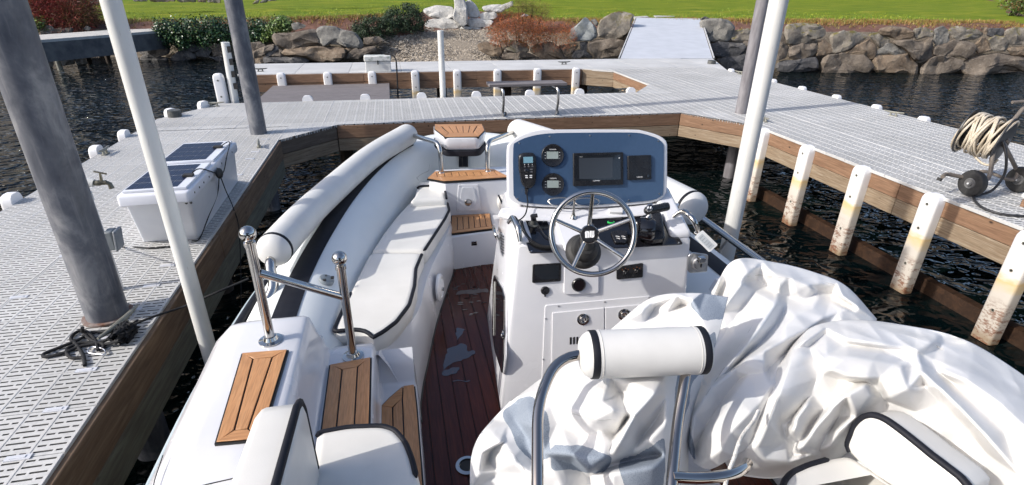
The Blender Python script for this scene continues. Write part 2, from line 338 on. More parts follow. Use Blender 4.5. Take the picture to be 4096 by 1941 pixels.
lensm=M('yellowed_lens',(.60,.62,.60),.15,coat=.5)
# ================================================================ water and land
wat=M('lake_water',(.006,.010,.010),.02,spec=.5); B(wat).inputs['IOR'].default_value=1.33
_v=gcoord(wat,(1,1.35,1)); _a=noi(wat,_v,1.7,1,.5,.8); _b=noi(wat,_v,4.6,1,.5,.9)
_s=nn(wat,'ShaderNodeMath',operation='MULTIPLY_ADD'); lk(wat,_b,_s.inputs[0]); _s.inputs[1].default_value=.5; lk(wat,_a,_s.inputs[2]); _g=nn(wat,'ShaderNodeNewGeometry'); _sp=nn(wat,'ShaderNodeSeparateXYZ'); lk(wat,_g.outputs['Position'],_sp.inputs[0])
_ab=nn(wat,'ShaderNodeMath',operation='ADD'); lk(wat,_sp.outputs['X'],_ab.inputs[0]); _ab.inputs[1].default_value=-2.4
_ab2=nn(wat,'ShaderNodeMath',operation='ABSOLUTE'); lk(wat,_ab.outputs[0],_ab2.inputs[0])
_mr=nn(wat,'ShaderNodeMapRange'); lk(wat,_ab2.outputs[0],_mr.inputs['Value']); _mr.inputs['From Min'].default_value=4.5; _mr.inputs['From Max'].default_value=6.5; _mr.inputs['To Min'].default_value=.26; _mr.inputs['To Max'].default_value=1.0
_hm=nn(wat,'ShaderNodeMath',operation='MULTIPLY'); lk(wat,_s.outputs[0],_hm.inputs[0]); lk(wat,_mr.outputs[0],_hm.inputs[1]); bump(wat,_hm.outputs[0],1.0,.42)
lk(wat,ramp(wat,noi(wat,_v,.5,3),[(.4,(.001,.0035,.0042)),(.65,(.003,.0075,.0065))]),B(wat).inputs['Base Color'])
g=G(); g.add([(-160,-150,0),(160,-150,0),(160,32,0),(-160,32,0)],[(0,1,2,3)]); g.build('water',wat,kind='structure',smooth=0)
# land: profiles across the shore  X: (Y,z) at water foot, bank top, lawn edge, lawn back, far
prof={-60:[(29,-1),(29.3,1.1),(32,1.3),(45,1.7),(90,2.6)],-14:[(27.9,-1),(28.2,1.15),(30,1.3),(38,1.65),(90,2.6)],-9.4:[(26.9,-1),(27.4,1.1),(28.6,1.35),(36,1.65),(90,2.6)],
 -5.4:[(25.5,-1),(26.0,.9),(27.6,1.5),(34,1.75),(90,2.6)],-1.2:[(24.9,-1),(25.6,1.0),(27.5,1.62),(33,1.8),(90,2.6)],.6:[(22.2,-.6),(25.4,.9),(28.3,1.72),(33,1.85),(90,2.6)],
 2.2:[(20.5,-.25),(27.2,1.10),(29.3,1.8),(34,1.9),(90,2.6)],4.2:[(19.9,-.2),(27.0,1.15),(29.3,1.85),(34,1.95),(90,2.6)],5.6:[(21.2,-.6),(24.5,1.1),(28.0,1.8),(34,1.95),(90,2.6)],
 7.4:[(22.4,-1),(22.9,1.30),(25.3,1.6),(33,1.9),(90,2.6)],12:[(21.6,-1),(22,1.45),(23.7,1.70),(31,1.95),(90,2.6)],16.5:[(20.4,-1),(20.8,1.45),(22.6,1.74),(30,1.98),(90,2.6)],25.5:[(18.9,-1),(19.3,1.5),(20.6,1.78),(28,2.0),(90,2.6)],70:[(12,-1),(12.4,1.5),(14,1.8),(24,2.1),(90,2.6)]}
pxs=sorted(prof)
def landpt(X,k):
    for a,b in zip(pxs,pxs[1:]):
        if a<=X<=b:
            t=(X-a)/(b-a); p,r=prof[a][k],prof[b][k]; return Vector((X,p[0]*(1-t)+r[0]*t,p[1]*(1-t)+r[1]*t))
def strip(name,k,n,mat,kind,x0=-60,x1=70,dx=.5,amp=.03,**kw):
    rows=[]; X=x0
    while X<=x1+1e-6:
        a,b=landpt(X,k),landpt(X,k+1); row=[]
        for i in range(n+1):
            p=a.lerp(b,i/n); e=1 if 0<i<n else .0
            p.z+=amp*e*noise.noise(Vector((p.x*.9,p.y*.9,3)))*2; p.y+=.12*noise.noise(Vector((p.x*1.3,0,k+(i==n)))) if i in(0,n) else 0
            row.append(p)
        rows.append(row); X+=dx
    g=G(); g.rings(rows,closed=False,cap0=False,cap1=False); return g.build(name,mat,kind=kind,**kw)
strip('bank',0,6,gravm,'structure',amp=.05); strip('planting_bed',1,5,soil,'structure',amp=.08); strip('lawn',2,14,lawnm,'structure',dx=.7,amp=.05); strip('lawn_far',3,8,lawnm,'structure',dx=5,amp=.1)
def ground_z(x,y):
    ps=[landpt(x,k) for k in range(5)]
    for a,b in zip(ps,ps[1:]):
        if a.y<=y<=b.y: return a.z+(b.z-a.z)*(y-a.y)/(b.y-a.y)
    return ps[0].z if y<ps[0].y else ps[-1].z
# wooded slopes round the lake and behind the garden, all above or behind the picture
hillm=noisy('dark_woods',(.003,.007,.006),(.010,.019,.014),.35,.95,1,.6,1.2,world=True,det=9)
g=G(); rows=[]
for k in range(97):
    an=2*math.pi*k/96; dx,dy=math.cos(an),math.sin(an); R_=95+22*math.sin(an*3+1)+(0 if dy>0 else 25); H_=(19 if dy>.2 else 15)+4*noise.noise(Vector((dx*3,dy*3,1)))
    if dx<-.5 and dy<.5: H_*=.6
    rows.append([Vector((dx*R_*s,dy*R_*s,z+ (2.5*noise.noise(Vector((dx*14,dy*14,s*9))) if z>2 else 0))) for s,z in ((1,-.5),(1.03,H_*.35),(1.07,H_*.7),(1.14,H_),(1.3,H_*1.1))])
g.rings(rows,closed=False,cap0=False,cap1=False); g.build('wooded_hills',hillm,kind='structure')
# added roof and wall behind the viewpoint, unseen, only to darken steel reflections
roofm=noisy('dark_roof',(.030,.026,.024),(.055,.048,.042),3,.8); g=G()
g.prism([Vector((-1.4,-1.9,4.3)),Vector((3.2,-1.9,4.3)),Vector((3.2,-11,4.6)),Vector((-1.4,-11,4.6))],(0,0,.12)); g.build('reflection_roof',roofm,kind='structure')
g=G(); g.prism([Vector((-1.4,-11,.2)),Vector((3.2,-11,.2)),Vector((3.2,-11,4.5)),Vector((-1.4,-11,4.5))],(0,-.1,0)); g.build('reflection_wall',roofm,kind='structure')
# gravel pebbles lying on the beach
g=G(); peb=[(1,0,0),(0,1,0),(-1,0,0),(0,-1,0),(0,0,.8),(0,0,-.5)]; pf=[(0,1,4),(1,2,4),(2,3,4),(3,0,4)]
for i in range(11000):
    x=rng.uniform(-.5,6.6); a,b=landpt(x,0),landpt(x,1); t=rng.uniform(.12,1.08); y=a.y+(b.y-a.y)*t
    z=ground_z(x,y); s=.018+.05*rng.random()**3+(.04*rng.random() if t<.4 else 0); an=rng.uniform(0,6.3); c_,s_=math.cos(an),math.sin(an)
    g.cm=int(rng.integers(0,3)); g.add([(x+(p[0]*c_-p[1]*s_)*s*1.4,y+(p[0]*s_+p[1]*c_)*s,z+p[2]*s) for p in peb],pf)
pebm=[noisy('pebble_light',(.44,.38,.30),(.34,.29,.23),9,.85,world=True),noisy('pebble_grey',(.25,.215,.17),(.33,.29,.24),9,.85,world=True),noisy('pebble_dark',(.12,.105,.09),(.20,.17,.14),9,.85,world=True)]
g.build('gravel_beach',pebm,kind='stuff',smooth=0,label='grey shingle of small rounded stones sloping down behind the far walkway',cat='gravel',loc=(3,23,0))
# grass blades
def tufts(name,n,f,mats,label,cat,h=(.05,.12),w=.012,blades=5,lean=.5):
    g=G()
    for i in range(n):
        x,y=f(); z=ground_z(x,y)-.01
        for b in range(blades):
            a=rng.uniform(0,6.3); hh=rng.uniform(*h); dx=math.cos(a); dy=math.sin(a); bx=x+rng.normal(0,.04); by=y+rng.normal(0,.04); L=hh*lean*rng.random()
            g.cm=int(rng.integers(0,len(mats))); g.add([(bx-dy*w,by+dx*w,z),(bx+dy*w,by-dx*w,z),(bx+dx*L,by+dy*L,z+hh)],[(0,1,2)])
    return g.build(name,mats,kind='stuff',smooth=0,label=label,cat=cat,loc=(0,25,1.5))
def leafm(name,c,rough=.55,tr=.15):
    m=M(name,c,rough); oi=nn(m,'ShaderNodeNewGeometry'); r=ramp(m,oi.outputs['Random Per Island'],[(0,tuple(x*.45 for x in c)),(.6,c),(1,tuple(min(x*1.8,1) for x in c))]); lk(m,r,B(m).inputs['Base Color'])
    return m
gl=[leafm('grass_green',(.17,.25,.012)),leafm('grass_yellow',(.32,.34,.03)),leafm('grass_deep',(.06,.16,.008))]
gd=[leafm('dry_grass',(.28,.19,.055)),leafm('dry_olive',(.22,.21,.035)),leafm('dry_brown',(.27,.11,.045))]
def lawnpt():
    x=rng.uniform(-14,26); a=landpt(x,2); return x,a.y+rng.exponential(1.6)+.02
tufts('lawn_grass',12000,lawnpt,gl,'short bright green grass blades growing along the near lawn','grass',h=(.03,.08),w=.01,blades=3)
def edgept():
    x=rng.choice([rng.uniform(-14,0),rng.uniform(5.2,27),rng.uniform(5.2,27)]); a=landpt(x,2); return x,a.y+rng.normal(.0,.42)+.12*math.sin(x*3)+.05
tufts('dry_edge_plants',6000,edgept,gd,'straggly brown and olive dead plants fringing the lawn above the rock wall','dry plants',h=(.04,.16),w=.012,blades=5,lean=1.0)
# ---------------------------------------------------------------- rocks traced from the wall, built in depth
def rock(parent,poly,plane,mat,depth=None,seed=0,name='boulder',amp=.06):
    pts=[plane(p) for p in poly]; c=sum(pts,Vector())/len(pts); size=max((p-c).length for p in pts)
    n=(Vector((0,0,CZ))-c); n.z*=.5; n.normalize(); d=(depth or size*.75)
    ol=resample(roundpoly(pts,size*.10,2),26,True)
    rings=[]
    for sc,dp in ((.55,-1.0),(.92,-.75),(1.07,-.25),(1.06,.06),(1.01,.16),(.92,.225),(.62,.26),(.25,.27),(.02,.275)):
        row=[]
        for p in ol:
            v=c+(p-c)*sc+n*(dp*d)
            nv=noise.noise_vector((v-c)*1.7/size+Vector((seed*7.3,seed*1.9,0)))+.5*noise.noise_vector((v-c)*4/size+Vector((seed,3,1)))
            v=v+nv*size*amp*(2.6 if 0<dp else 1.0)*(.25 if dp<.1 and dp>-.3 else 1); row.append(v)
        rings.append(row)
    g=G(); g.rings(rings); return g.build(name,mat,parent,smooth=22)
def wallrocks(name,label,cat,plane,lst,org):
    t=thing(name,label,cat,org)
    for i,(m,rg,poly) in enumerate(lst): rock(t,[q(rg,*p) for p in poly],plane,m,seed=i+len(lst)*3)
    return t
rm=rocks_m
wR=lambda p: PVW(p,(16.27,19.73),(25.27,18.06),.12)
wallrocks('boulder_wall','long dry stacked wall of brown boulders along the right bank below the lawn','wall',wR,[
 (rm[2],'T',[(335,145),(480,128),(640,140),(712,200),(690,255),(430,325),(345,325),(328,260)]),
 (rm[0],'T',[(240,190),(320,240),(345,330),(342,440),(245,475)]),
 (rm[0],'T',[(362,340),(520,305),(625,318),(645,370),(575,440),(500,468),(375,455),(357,400)]),
 (rm[3],'T',[(640,300),(700,278),(765,340),(772,395),(700,425),(620,432),(650,370)]),
 (rm[2],'T',[(748,240),(850,208),(1000,212),(1105,250),(1020,320),(870,405),(800,400),(760,310)]),
 (rm[3],'T',[(1125,270),(1190,355),(1160,465),(1060,455),(1000,430),(885,412)]),
 (rm[2],'T',[(1110,230),(1210,218),(1312,275),(1300,320),(1215,362),(1165,300)]),
 (rm[3],'T',[(1205,185),(1320,155),(1480,170),(1532,205),(1525,268),(1400,278),(1290,255)]),
 (rm[2],'T',[(1535,180),(1650,168),(1735,205),(1725,240),(1640,260),(1560,285),(1545,230)]),
 (rm[1],'T',[(1200,385),(1290,310),(1420,340),(1450,375),(1510,420),(1180,425)]),
 (rm[0],'T',[(1325,290),(1500,288),(1620,310),(1690,250),(1715,330),(1712,440),(1640,490),(1565,500),(1470,390)]),
 (rm[1],'T',[(1735,180),(1810,155),(1875,205),(1870,300),(1760,333),(1722,300)]),
 (rm[2],'T',[(1875,170),(1950,155),(2130,185),(2195,225),(2110,280),(1940,280),(1880,225)]),
 (rm[3],'T',[(2160,170),(2235,165),(2225,235),(2195,215)]),
 (rm[4],'T',[(2240,175),(2380,175),(2395,215),(2350,265),(2230,248)]),
 (rm[0],'T',[(1725,345),(1860,290),(2020,285),(2105,330),(2110,400),(2040,450),(1950,440),(1850,410),(1728,408)]),
 (rm[3],'T',[(2110,320),(2200,250),(2235,300),(2265,385),(2140,410),(2115,380)]),
 (rm[2],'T',[(2235,265),(2400,255),(2440,310),(2400,390),(2280,385)]),
 (rm[2],'T',[(2400,190),(2500,165),(2620,180),(2620,330),(2440,320),(2385,260)]),
 (rm[3],'T',[(2410,370),(2480,345),(2620,350),(2620,440),(2480,430)]),
 (rm[4],'T',[(245,520),(300,480),(610,458),(632,500),(625,570),(400,590),(250,565)]),
 (rm[0],'T',[(678,470),(720,430),(850,418),(1000,430),(1080,470),(1120,530),(1125,600),(850,600),(680,580)]),
 (rm[3],'T',[(1150,455),(1200,418),(1400,430),(1500,420),(1560,500),(1578,600),(1350,605),(1170,585)]),
 (rm[0],'T',[(1605,540),(1660,490),(1740,445),(1880,432),(1985,480),(1990,540),(1940,580),(1750,615),(1600,610)]),
 (rm[0],'T',[(2010,500),(2120,440),(2330,405),(2480,440),(2640,450),(2640,560),(2400,590),(2100,610),(2005,560)])],(20,19,0))
wM=lambda p: PVW(p,(3.0,22.6),(16.27,19.9),.15)
wallrocks('boulder_bank','stacked brown boulders between the rusty ground cover and the pale ramp','rocks',wM,[
 (rm[2],'R',[(1570,380),(1620,290),(1750,180),(1900,160),(2045,195),(2000,300),(1940,480),(1760,510),(1580,450)]),
 (blueg,'R',[(1255,530),(1240,370),(1310,340),(1420,225),(1500,300),(1560,370),(1565,480),(1490,525)]),
 (rm[1],'R',[(1490,265),(1545,245),(1595,300),(1570,340)]),
 (rm[0],'R',[(1455,600),(1520,525),(1700,510),(1945,520),(1930,640),(1890,745),(1530,745),(1470,670)]),
 (rm[3],'R',[(1075,590),(1180,570),(1300,560),(1330,600),(1250,680),(1190,710),(1120,670)]),
 (rm[4],'R',[(1350,545),(1450,540),(1460,590),(1440,660),(1360,640)]),
 (rm[4],'R',[(1240,745),(1270,670),(1330,640),(1430,660),(1530,745)]),
 (rm[3],'R',[(700,660),(760,590),(900,560),(1050,600),(1160,745),(940,745),(760,700)]),
 (rm[2],'R',[(280,570),(420,520),(600,530),(700,620),(680,670),(520,680),(400,650)]),
 (rm[3],'R',[(50,580),(130,540),(280,580),(375,650),(330,720),(180,715),(60,650)]),
 (rm[0],'R',[(350,740),(360,680),(440,660),(700,690),(800,745),(600,765),(360,765)]),
 (blueg,'R',[(585,215),(640,180),(690,200),(650,225)])],(8,21.5,0))
wall3=lambda p: PVW(p,(12.4,20.9),(17.5,19.6),.12)
wallrocks('boulder_pile','dark boulders stacked close against the right side of the pale ramp','rocks',wall3,[
 (rm[1],'C',[(1830,175),(1900,155),(2060,165),(2110,220),(2090,300),(2040,345),(1900,330),(1850,250)]),
 (rm[4],'C',[(1830,160),(1870,135),(1910,150),(1880,165)]),(rm[2],'C',[(2110,250),(2230,235),(2250,310),(2140,340),(2085,330)]),
 (rm[4],'C',[(1905,360),(2050,345),(2180,350),(2205,400),(2160,460),(1960,480),(1930,430)]),
 (rm[0],'C',[(2180,350),(2240,310),(2260,420),(2200,400)]),(rm[4],'C',[(1960,480),(2230,440),(2260,560),(2060,590)])],(13,20.5,0))
wL=lambda p: PVW(p,(-7,25.0),(2.0,24.0),.2)
wallrocks('boulder_group','slabby dark and orange boulders left of the shingle beach behind the far walkway','rocks',wL,[
 (rm[0],'Q',[(780,580),(900,545),(1100,550),(1300,500),(1480,480),(1520,560),(1540,700),(1280,760),(1080,795),(900,770),(820,720)]),
 (rm[1],'Q',[(1490,490),(1590,425),(1780,440),(1920,500),(2080,520),(2170,600),(2260,750),(2150,780),(1900,740),(1700,715),(1560,710),(1510,650)]),
 (rm[3],'Q',[(945,830),(1100,800),(1280,760),(1480,745),(1850,770),(1940,800),(1945,920),(1890,985),(1500,1000),(1330,960),(1150,920),(960,910)]),
 (rm[0],'Q',[(430,870),(540,790),(700,740),(810,720),(780,800),(650,910),(440,930)]),(rm[4],'Q',[(650,880),(720,800),(820,725),(880,770),(830,840),(720,920),(660,920)]),
 (rm[0],'Q',[(740,910),(880,790),(950,830),(950,920)]),(rm[4],'Q',[(640,1040),(640,950),(850,925),(1150,930),(1300,950),(1370,1040)]),
 (rm[3],'Q',[(430,1060),(430,950),(640,945),(700,1010),(600,1060)]),(rm[3],'Q',[(1955,790),(2080,770),(2140,790),(2060,840),(1960,860)]),
 (rm[0],'Q',[(1930,950),(2000,860),(2200,790),(2442,740),(2460,850),(2200,960)]),(rm[1],'Q',[(1080,390),(1180,370),(1320,420),(1240,470),(1110,480)]),
 (rm[0],'Q',[(420,800),(420,700),(560,680),(660,740),(560,790)]),(rm[0],'B',[(1130,310),(1250,300),(1300,330),(1200,370),(1140,360)])],(-3,24.5,0))
wB=lambda p: PVW(p,(-14,27.2),(-5,25.6),.25)
t=wallrocks('shore_rocks','dark wet rocks at the waterline under the green hedge','rocks',wB,[
 (rm[4],'U',[(1440,450),(1640,430),(1750,470),(1740,560),(1600,590),(1450,560)]),(rm[4],'U',[(1760,590),(1830,540),(1920,510),(2010,560),(2020,610),(1780,640)]),
 (rm[4],'U',[(1800,460),(1990,450),(2060,500),(1990,540),(1850,520)]),(rm[4],'U',[(2000,500),(2100,470),(2180,520),(2150,590),(2030,580)]),
 (rm[0],'U',[(2170,480),(2240,450),(2330,480),(2330,570),(2200,580)]),(rm[4],'U',[(2150,600),(2330,560),(2420,600),(2300,640)]),(rm[4],'U',[(1440,600),(1500,560),(1740,600),(1700,640),(1460,630)]),
 (rm[0],'U',[(2540,500),(2700,440),(2760,560),(2640,640),(2560,600)])],(-9,26,0))
wP=lambda p: PVW(p,(-16,27.8),(-9,27.0),.3,1.0)
wallrocks('garden_rocks','low grey boulders lying under the red twig shrub behind the old pier','rocks',wP,[
 (rm[1],'U',[(415,300),(490,255),(560,295),(550,345),(430,358)]),(rm[0],'U',[(300,290),(345,270),(370,350),(310,350)]),(rm[0],'U',[(560,300),(640,285),(625,345),(550,350)]),
 (rm[4],'U',[(640,290),(750,285),(750,335),(630,345)]),(rm[1],'U',[(860,300),(890,265),(940,290),(910,320)])],(-12,27,1))
wT=lambda p: PY(p,33.5)
wallrocks('border_stones','row of low round stones edging the back of the lawn at the top','stones',wT,[
 (rm[1],'U',[(1370,-20),(1500,-20),(1520,15),(1380,18)]),(rm[0],'U',[(1530,-20),(1790,-20),(1800,15),(1560,20)]),(rm[2],'U',[(1810,-20),(2010,-20),(2020,22),(1840,20)]),
 (rm[3],'U',[(2030,-30),(2130,-20),(2120,28),(2040,20)]),(rm[2],'U',[(2130,-30),(2270,-20),(2270,30),(2140,25)]),(rm[2],'Q',[(440,70),(510,0),(560,-10),(540,60)]),(rm[1],'Q',[(570,55),(620,-10),(700,-10),(690,40)]),(rm[1],'Q',[(700,20),(710,-20),(860,-20),(820,15)]),
 (rm[1],'U',[(930,-30),(1030,-30),(1010,50),(930,55)])],(-8,33,1.7))
wG=lambda p: PVW(p,(-1,28.0),(6.5,26.6),.35,1.0)
def gst(label,cat,lst,name):
    t=thing(name,label,cat,(2.5,27.5,1.1))
    for i,poly in enumerate(lst): rock(t,[q('B',*p) for p in poly],wG,granite,seed=i+50+len(lst),name='stone',amp=.05)
gst('pale granite boulders and steps climbing from the shingle beach to the lawn','granite steps',[
 [(1610,80),(1720,45),(1850,60),(1870,140),(1790,155),(1680,145),(1640,120)],[(1620,240),(1640,180),(1750,145),(1850,150),(1930,190),(1890,245),(1750,240)],
 [(1945,30),(1990,0),(2040,40),(2075,110),(2060,145),(1990,145),(1950,90)],[(2070,120),(2110,100),(2210,105),(2215,140),(2190,158),(2080,150)],
 [(1960,190),(1990,155),(2120,155),(2190,180),(2130,220),(2000,220)],[(1890,235),(1930,212),(2110,235),(2130,250)],
 [(2090,60),(2160,40),(2240,38),(2300,60),(2240,105),(2120,95)],[(2230,50),(2340,10),(2345,50),(2280,80)]],'granite_steps')
tt=thing('standing_stone','tall upright pale stone pillar standing among the granite steps','stone',(3.1,27,1.1))
rock(tt,[q('B',*p) for p in [(1865,-40),(1940,-40),(1965,60),(1975,150),(1950,205),(1905,205),(1855,150),(1870,70)]],lambda p: PVW(p,(-1,27.6),(6.5,26.2),.2,1.0),granite,seed=77,name='stone',amp=.05)
# ---------------------------------------------------------------- shrubs
def bush(name,label,cat,poly,plane,depth,leafmats,n,ls=.07,stemm=None,twigs=False,seed=0,long=1.0):
    pts=[plane(p) for p in poly]; c=sum(pts,Vector())/len(pts); t=thing(name,label,cat,(c.x,c.y,min(p.z for p in pts)))
    nrm=Vector((0,-1,.0)); R=random.Random(seed)
    ol=[Vector((p.x,p.z,0)) for p in pts]
    def inside(x,z):
        r=False; j=len(ol)-1
        for i in range(len(ol)):
            a,b=ol[i],ol[j]
            if (a.y>z)!=(b.y>z) and x<(b.x-a.x)*(z-a.y)/(b.y-a.y)+a.x: r=not r
            j=i
        return r
    x0,x1=min(p.x for p in ol),max(p.x for p in ol); z0,z1=min(p.y for p in ol),max(p.y for p in ol)
    clumps=[]
    while len(clumps)<max(30,n//60):
        x,z=R.uniform(x0,x1),R.uniform(z0,z1)
        if inside(x,z): clumps.append((x,z,R.uniform(-.5,.5)*depth*(1-.5*(z-z0)/(z1-z0+1e-6)),R.uniform(.5,1.25)))
    g=G(); k=0
    ylin=lambda x: c.y+(pts[0].y-c.y)*0
    while k<n:
        cx,cz,cy,cr=R.choice(clumps); r=ls*3.2*cr
        d=Vector((R.gauss(0,1),R.gauss(0,1),R.gauss(0,1))).normalized()*r*R.uniform(.75,1.05)
        p=Vector((cx+d.x,c.y+cy+d.y-.15*depth,cz+d.z)); nr=(d.normalized()+Vector((R.gauss(0,.5),R.gauss(0,.5),R.gauss(0,.5)+.35))).normalized()
        u=nr.orthogonal().normalized(); u=Matrix.Rotation(R.uniform(0,6.3),3,nr)@u; w=nr.cross(u); L=ls*R.uniform(.6,1.2)*long; wd=ls*R.uniform(.25,.42)
        g.cm=R.randrange(len(leafmats)) if cr<1 else 0
        if twigs: g.add([p-w*wd*.2,p+w*wd*.2,p+d.normalized()*L+u*L*.3],[(0,1,2)])
        else: g.add([p,p+u*L*.5+w*wd,p+u*L,p+u*L*.5-w*wd],[(0,1,2,3)])
        k+=1
    g.build('foliage',leafmats,t,smooth=0)
    g=G()
    for i in range(14):
        x,z,y,_=R.choice(clumps); bx=c.x+(x-c.x)*.8; g.tube([(bx,c.y+.1,z0-.25),(bx*.5+x*.5,c.y,z0*.5+z*.5),(x,c.y+y,z)],[.02,.015,.006],5)
    g.build('stem',stemm or pilew,t); return t
ivy=[leafm('ivy_leaf',(.035,.085,.030),.35),leafm('ivy_light',(.10,.16,.05),.35),leafm('ivy_dark',(.018,.05,.022),.4)]
jun=[leafm('juniper',(.018,.042,.016),.6),leafm('juniper_tip',(.045,.075,.028),.6)]
ygr=[leafm('euonymus',(.085,.15,.03),.4),leafm('euonymus_light',(.20,.27,.07),.4)]
red=[leafm('red_twig',(.30,.045,.035),.6),leafm('rust_twig',(.20,.07,.035),.6),leafm('dark_twig',(.10,.035,.03),.7)]
rust=[leafm('rust_heather',(.34,.085,.022),.7),leafm('rust_dark',(.11,.038,.014),.7),leafm('olive_heather',(.075,.075,.014),.7),leafm('orange_heather',(.45,.14,.03),.7)]
olive=[leafm('olive_shoot',(.13,.12,.02),.7),leafm('brown_shoot',(.16,.085,.035),.7)]
bush('ivy_hedge','dense dark green ivy hedge spilling over the rocks behind the old pier','hedge',[q('U',*p) for p in [(1650,300),(1740,210),(1960,235),(2250,205),(2360,240),(2420,420),(2200,440),(2000,430),(1850,450),(1660,440)]],lambda p:PY(p,26.6),1.6,ivy,9000,.10,seed=1)
bush('ivy_shrub','dark green ivy shrub just right of the tall grey pile','shrub',[q('Q',*p) for p in [(340,420),(420,370),(560,390),(700,400),(640,560),(600,640),(400,700)]],lambda p:PY(p,26.0),1.0,ivy,3500,.09,seed=2)
bush('euonymus_shrub','yellow green leafy shrub above the boulders, left of the beach','shrub',[q('Q',*p) for p in [(640,420),(850,310),(1000,310),(1110,400),(1060,480),(900,540),(780,620),(650,650)]],lambda p:PY(p,25.8),1.0,ygr,3500,.08,seed=3)
bush('low_juniper','low spreading dark juniper left of the shingle beach','shrub',[q('B',*p) for p in [(1020,230),(1150,150),(1300,140),(1400,200),(1380,270),(1280,290),(1130,320),(1030,280)]],lambda p:PY(p,25.6),1.3,jun,8000,.055,seed=4,long=1.4)
bush('round_juniper','rounded dark juniper mound beside the pale granite boulders','shrub',[q('B',*p) for p in [(1320,90),(1400,55),(1500,30),(1600,80),(1630,170),(1620,235),(1500,250),(1380,260),(1320,180)]],lambda p:PY(p,26.4),1.4,jun,9000,.055,seed=5,long=1.4)
bush('red_twig_shrub','bare red twigged dogwood shrub behind the old pier at upper left','shrub',[q('U',*p) for p in [(210,0),(500,-60),(900,-40),(930,150),(900,230),(740,240),(600,230),(480,150),(300,80)]],lambda p:PY(p,28.6),1.6,red,15000,.16,twigs=True,seed=6,long=1.6)
bush('brown_twig_shrub','thin brown twiggy shrub at the right foot of the red dogwood','shrub',[q('U',*p) for p in [(640,90),(1000,60),(1000,160),(900,240),(700,230)]],lambda p:PY(p,28.2),1.2,[red[1],olive[0],olive[1]],5000,.13,twigs=True,seed=16,long=1.5)
bush('small_ivy','small green leafy plant under the red twig shrub','plant',[q('U',*p) for p in [(290,240),(370,190),(460,210),(500,250),(420,270),(310,275)]],lambda p:PY(p,27.7),.6,ygr,700,.09,seed=7)
bush('rust_ground_cover','rusty orange heather draped over the boulders left of the ramp','ground cover',[q('R',*p) for p in [(150,400),(280,250),(420,200),(560,230),(700,230),(850,280),(1030,320),(1230,360),(1270,430),(1200,560),(1060,600),(900,540),(740,600),(640,540),(420,520),(200,540)]],lambda p:PY(p,22.2),1.5,rust,26000,.065,twigs=True,seed=8,long=1.4)
bush('olive_shrub','olive brown straggly shrub between the granite steps and the lawn','shrub',[q('R',*p) for p in [(330,120),(520,30),(760,30),(920,90),(940,180),(850,230),(650,200),(480,180)]],lambda p:PY(p,24.0),1.2,[olive[0],olive[1],gd[1]],7000,.06,twigs=True,seed=9,long=1.5)
bush('corner_shrub','dark shrub in the bark bed at the far right corner of the lawn','shrub',[q('D',*p) for p in [(2130,0),(2260,-30),(2260,60),(2160,90),(2100,60)]],lambda p:PY(p,24.0),1.0,[ygr[0],rust[2],olive[1]],2500,.09,seed=10)
g=G(); pts=[P(q('D',*p),2.02) for p in [(1800,-8),(2250,-40),(2250,110),(2110,90),(2140,55),(2030,35)]]
g.prism([Vector((p.x,p.y,ground_z(min(p.x,69),p.y)-.05)) for p in pts],(0,0,.09)); g.build('bark_bed',soil,kind='structure',smooth=0)
for lst,ww in (([(1290,135),(1400,130),(1420,140),(1300,146)],0),([(1450,128),(1640,125),(1620,135),(1470,138)],1)):
    g=G(); pp=[P(q('C',*p),1.80) for p in lst]; g.prism(pp,(0,0,-.08)); g.build('flagstone',granite,bevel=.01,label=['small thin flat flagstone in the grass at the left of the ramp head','long thin flat flagstone in the grass above the ramp head'][ww],cat='stone',group='flagstones at the ramp head')
g=G(); pp=[P(q('Q',*p),1.62) for p in [(1890,175),(1920,160),(2010,158),(2020,175),(1960,182)]]; g.prism(pp,(0,0,.05)); g.build('drain_cover',conc,label='small round pale cover set in the lawn',cat='drain cover')
# ================================================================ old pier at the left
t=thing('old_pier','old concrete pier with white edge running out from the hedge at upper left','pier',(-11,25,0))
g=G(); a=[P(q('A',*p),1.2) for p in [(240,332),(870,285),(1310,248)]]; b=[P(q('A',*p),1.2) for p in [(1310,232),(870,247),(240,290)]]
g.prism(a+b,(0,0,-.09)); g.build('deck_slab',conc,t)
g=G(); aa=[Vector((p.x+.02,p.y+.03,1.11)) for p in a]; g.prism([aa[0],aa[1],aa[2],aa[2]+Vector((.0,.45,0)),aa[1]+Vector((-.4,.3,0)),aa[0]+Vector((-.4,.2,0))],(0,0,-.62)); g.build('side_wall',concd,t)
for x,y,x2,y2,m in ((425,335,495,575,galv),(715,400,735,520,pilew),(880,400,890,520,pilew)):
    p=P(q('A',x2,y2),0); g=G(); g.tube([(p.x,p.y,1.12),(p.x,p.y,-.6)],.09,10); g.build('post',m,t)
wallrocks('pier_rocks','jumble of wet grey rocks under the old concrete pier','rocks',lambda p: PVW(p,(-12.5,24.6),(-9.6,27.2),.1),[
 (rm[1],'U',[(410,570),(480,545),(550,600),(540,700),(450,680)]),(rm[1],'U',[(620,560),(760,590),(770,660),(640,680)]),(rm[1],'U',[(765,520),(860,530),(880,600),(900,660),(800,680),(760,590)]),(rm[0],'U',[(1000,540),(1100,520),(1140,580),(1050,620)]),(rm[4],'U',[(950,600),(1100,610),(1160,660),(960,700)])],(-11,25.5,0))
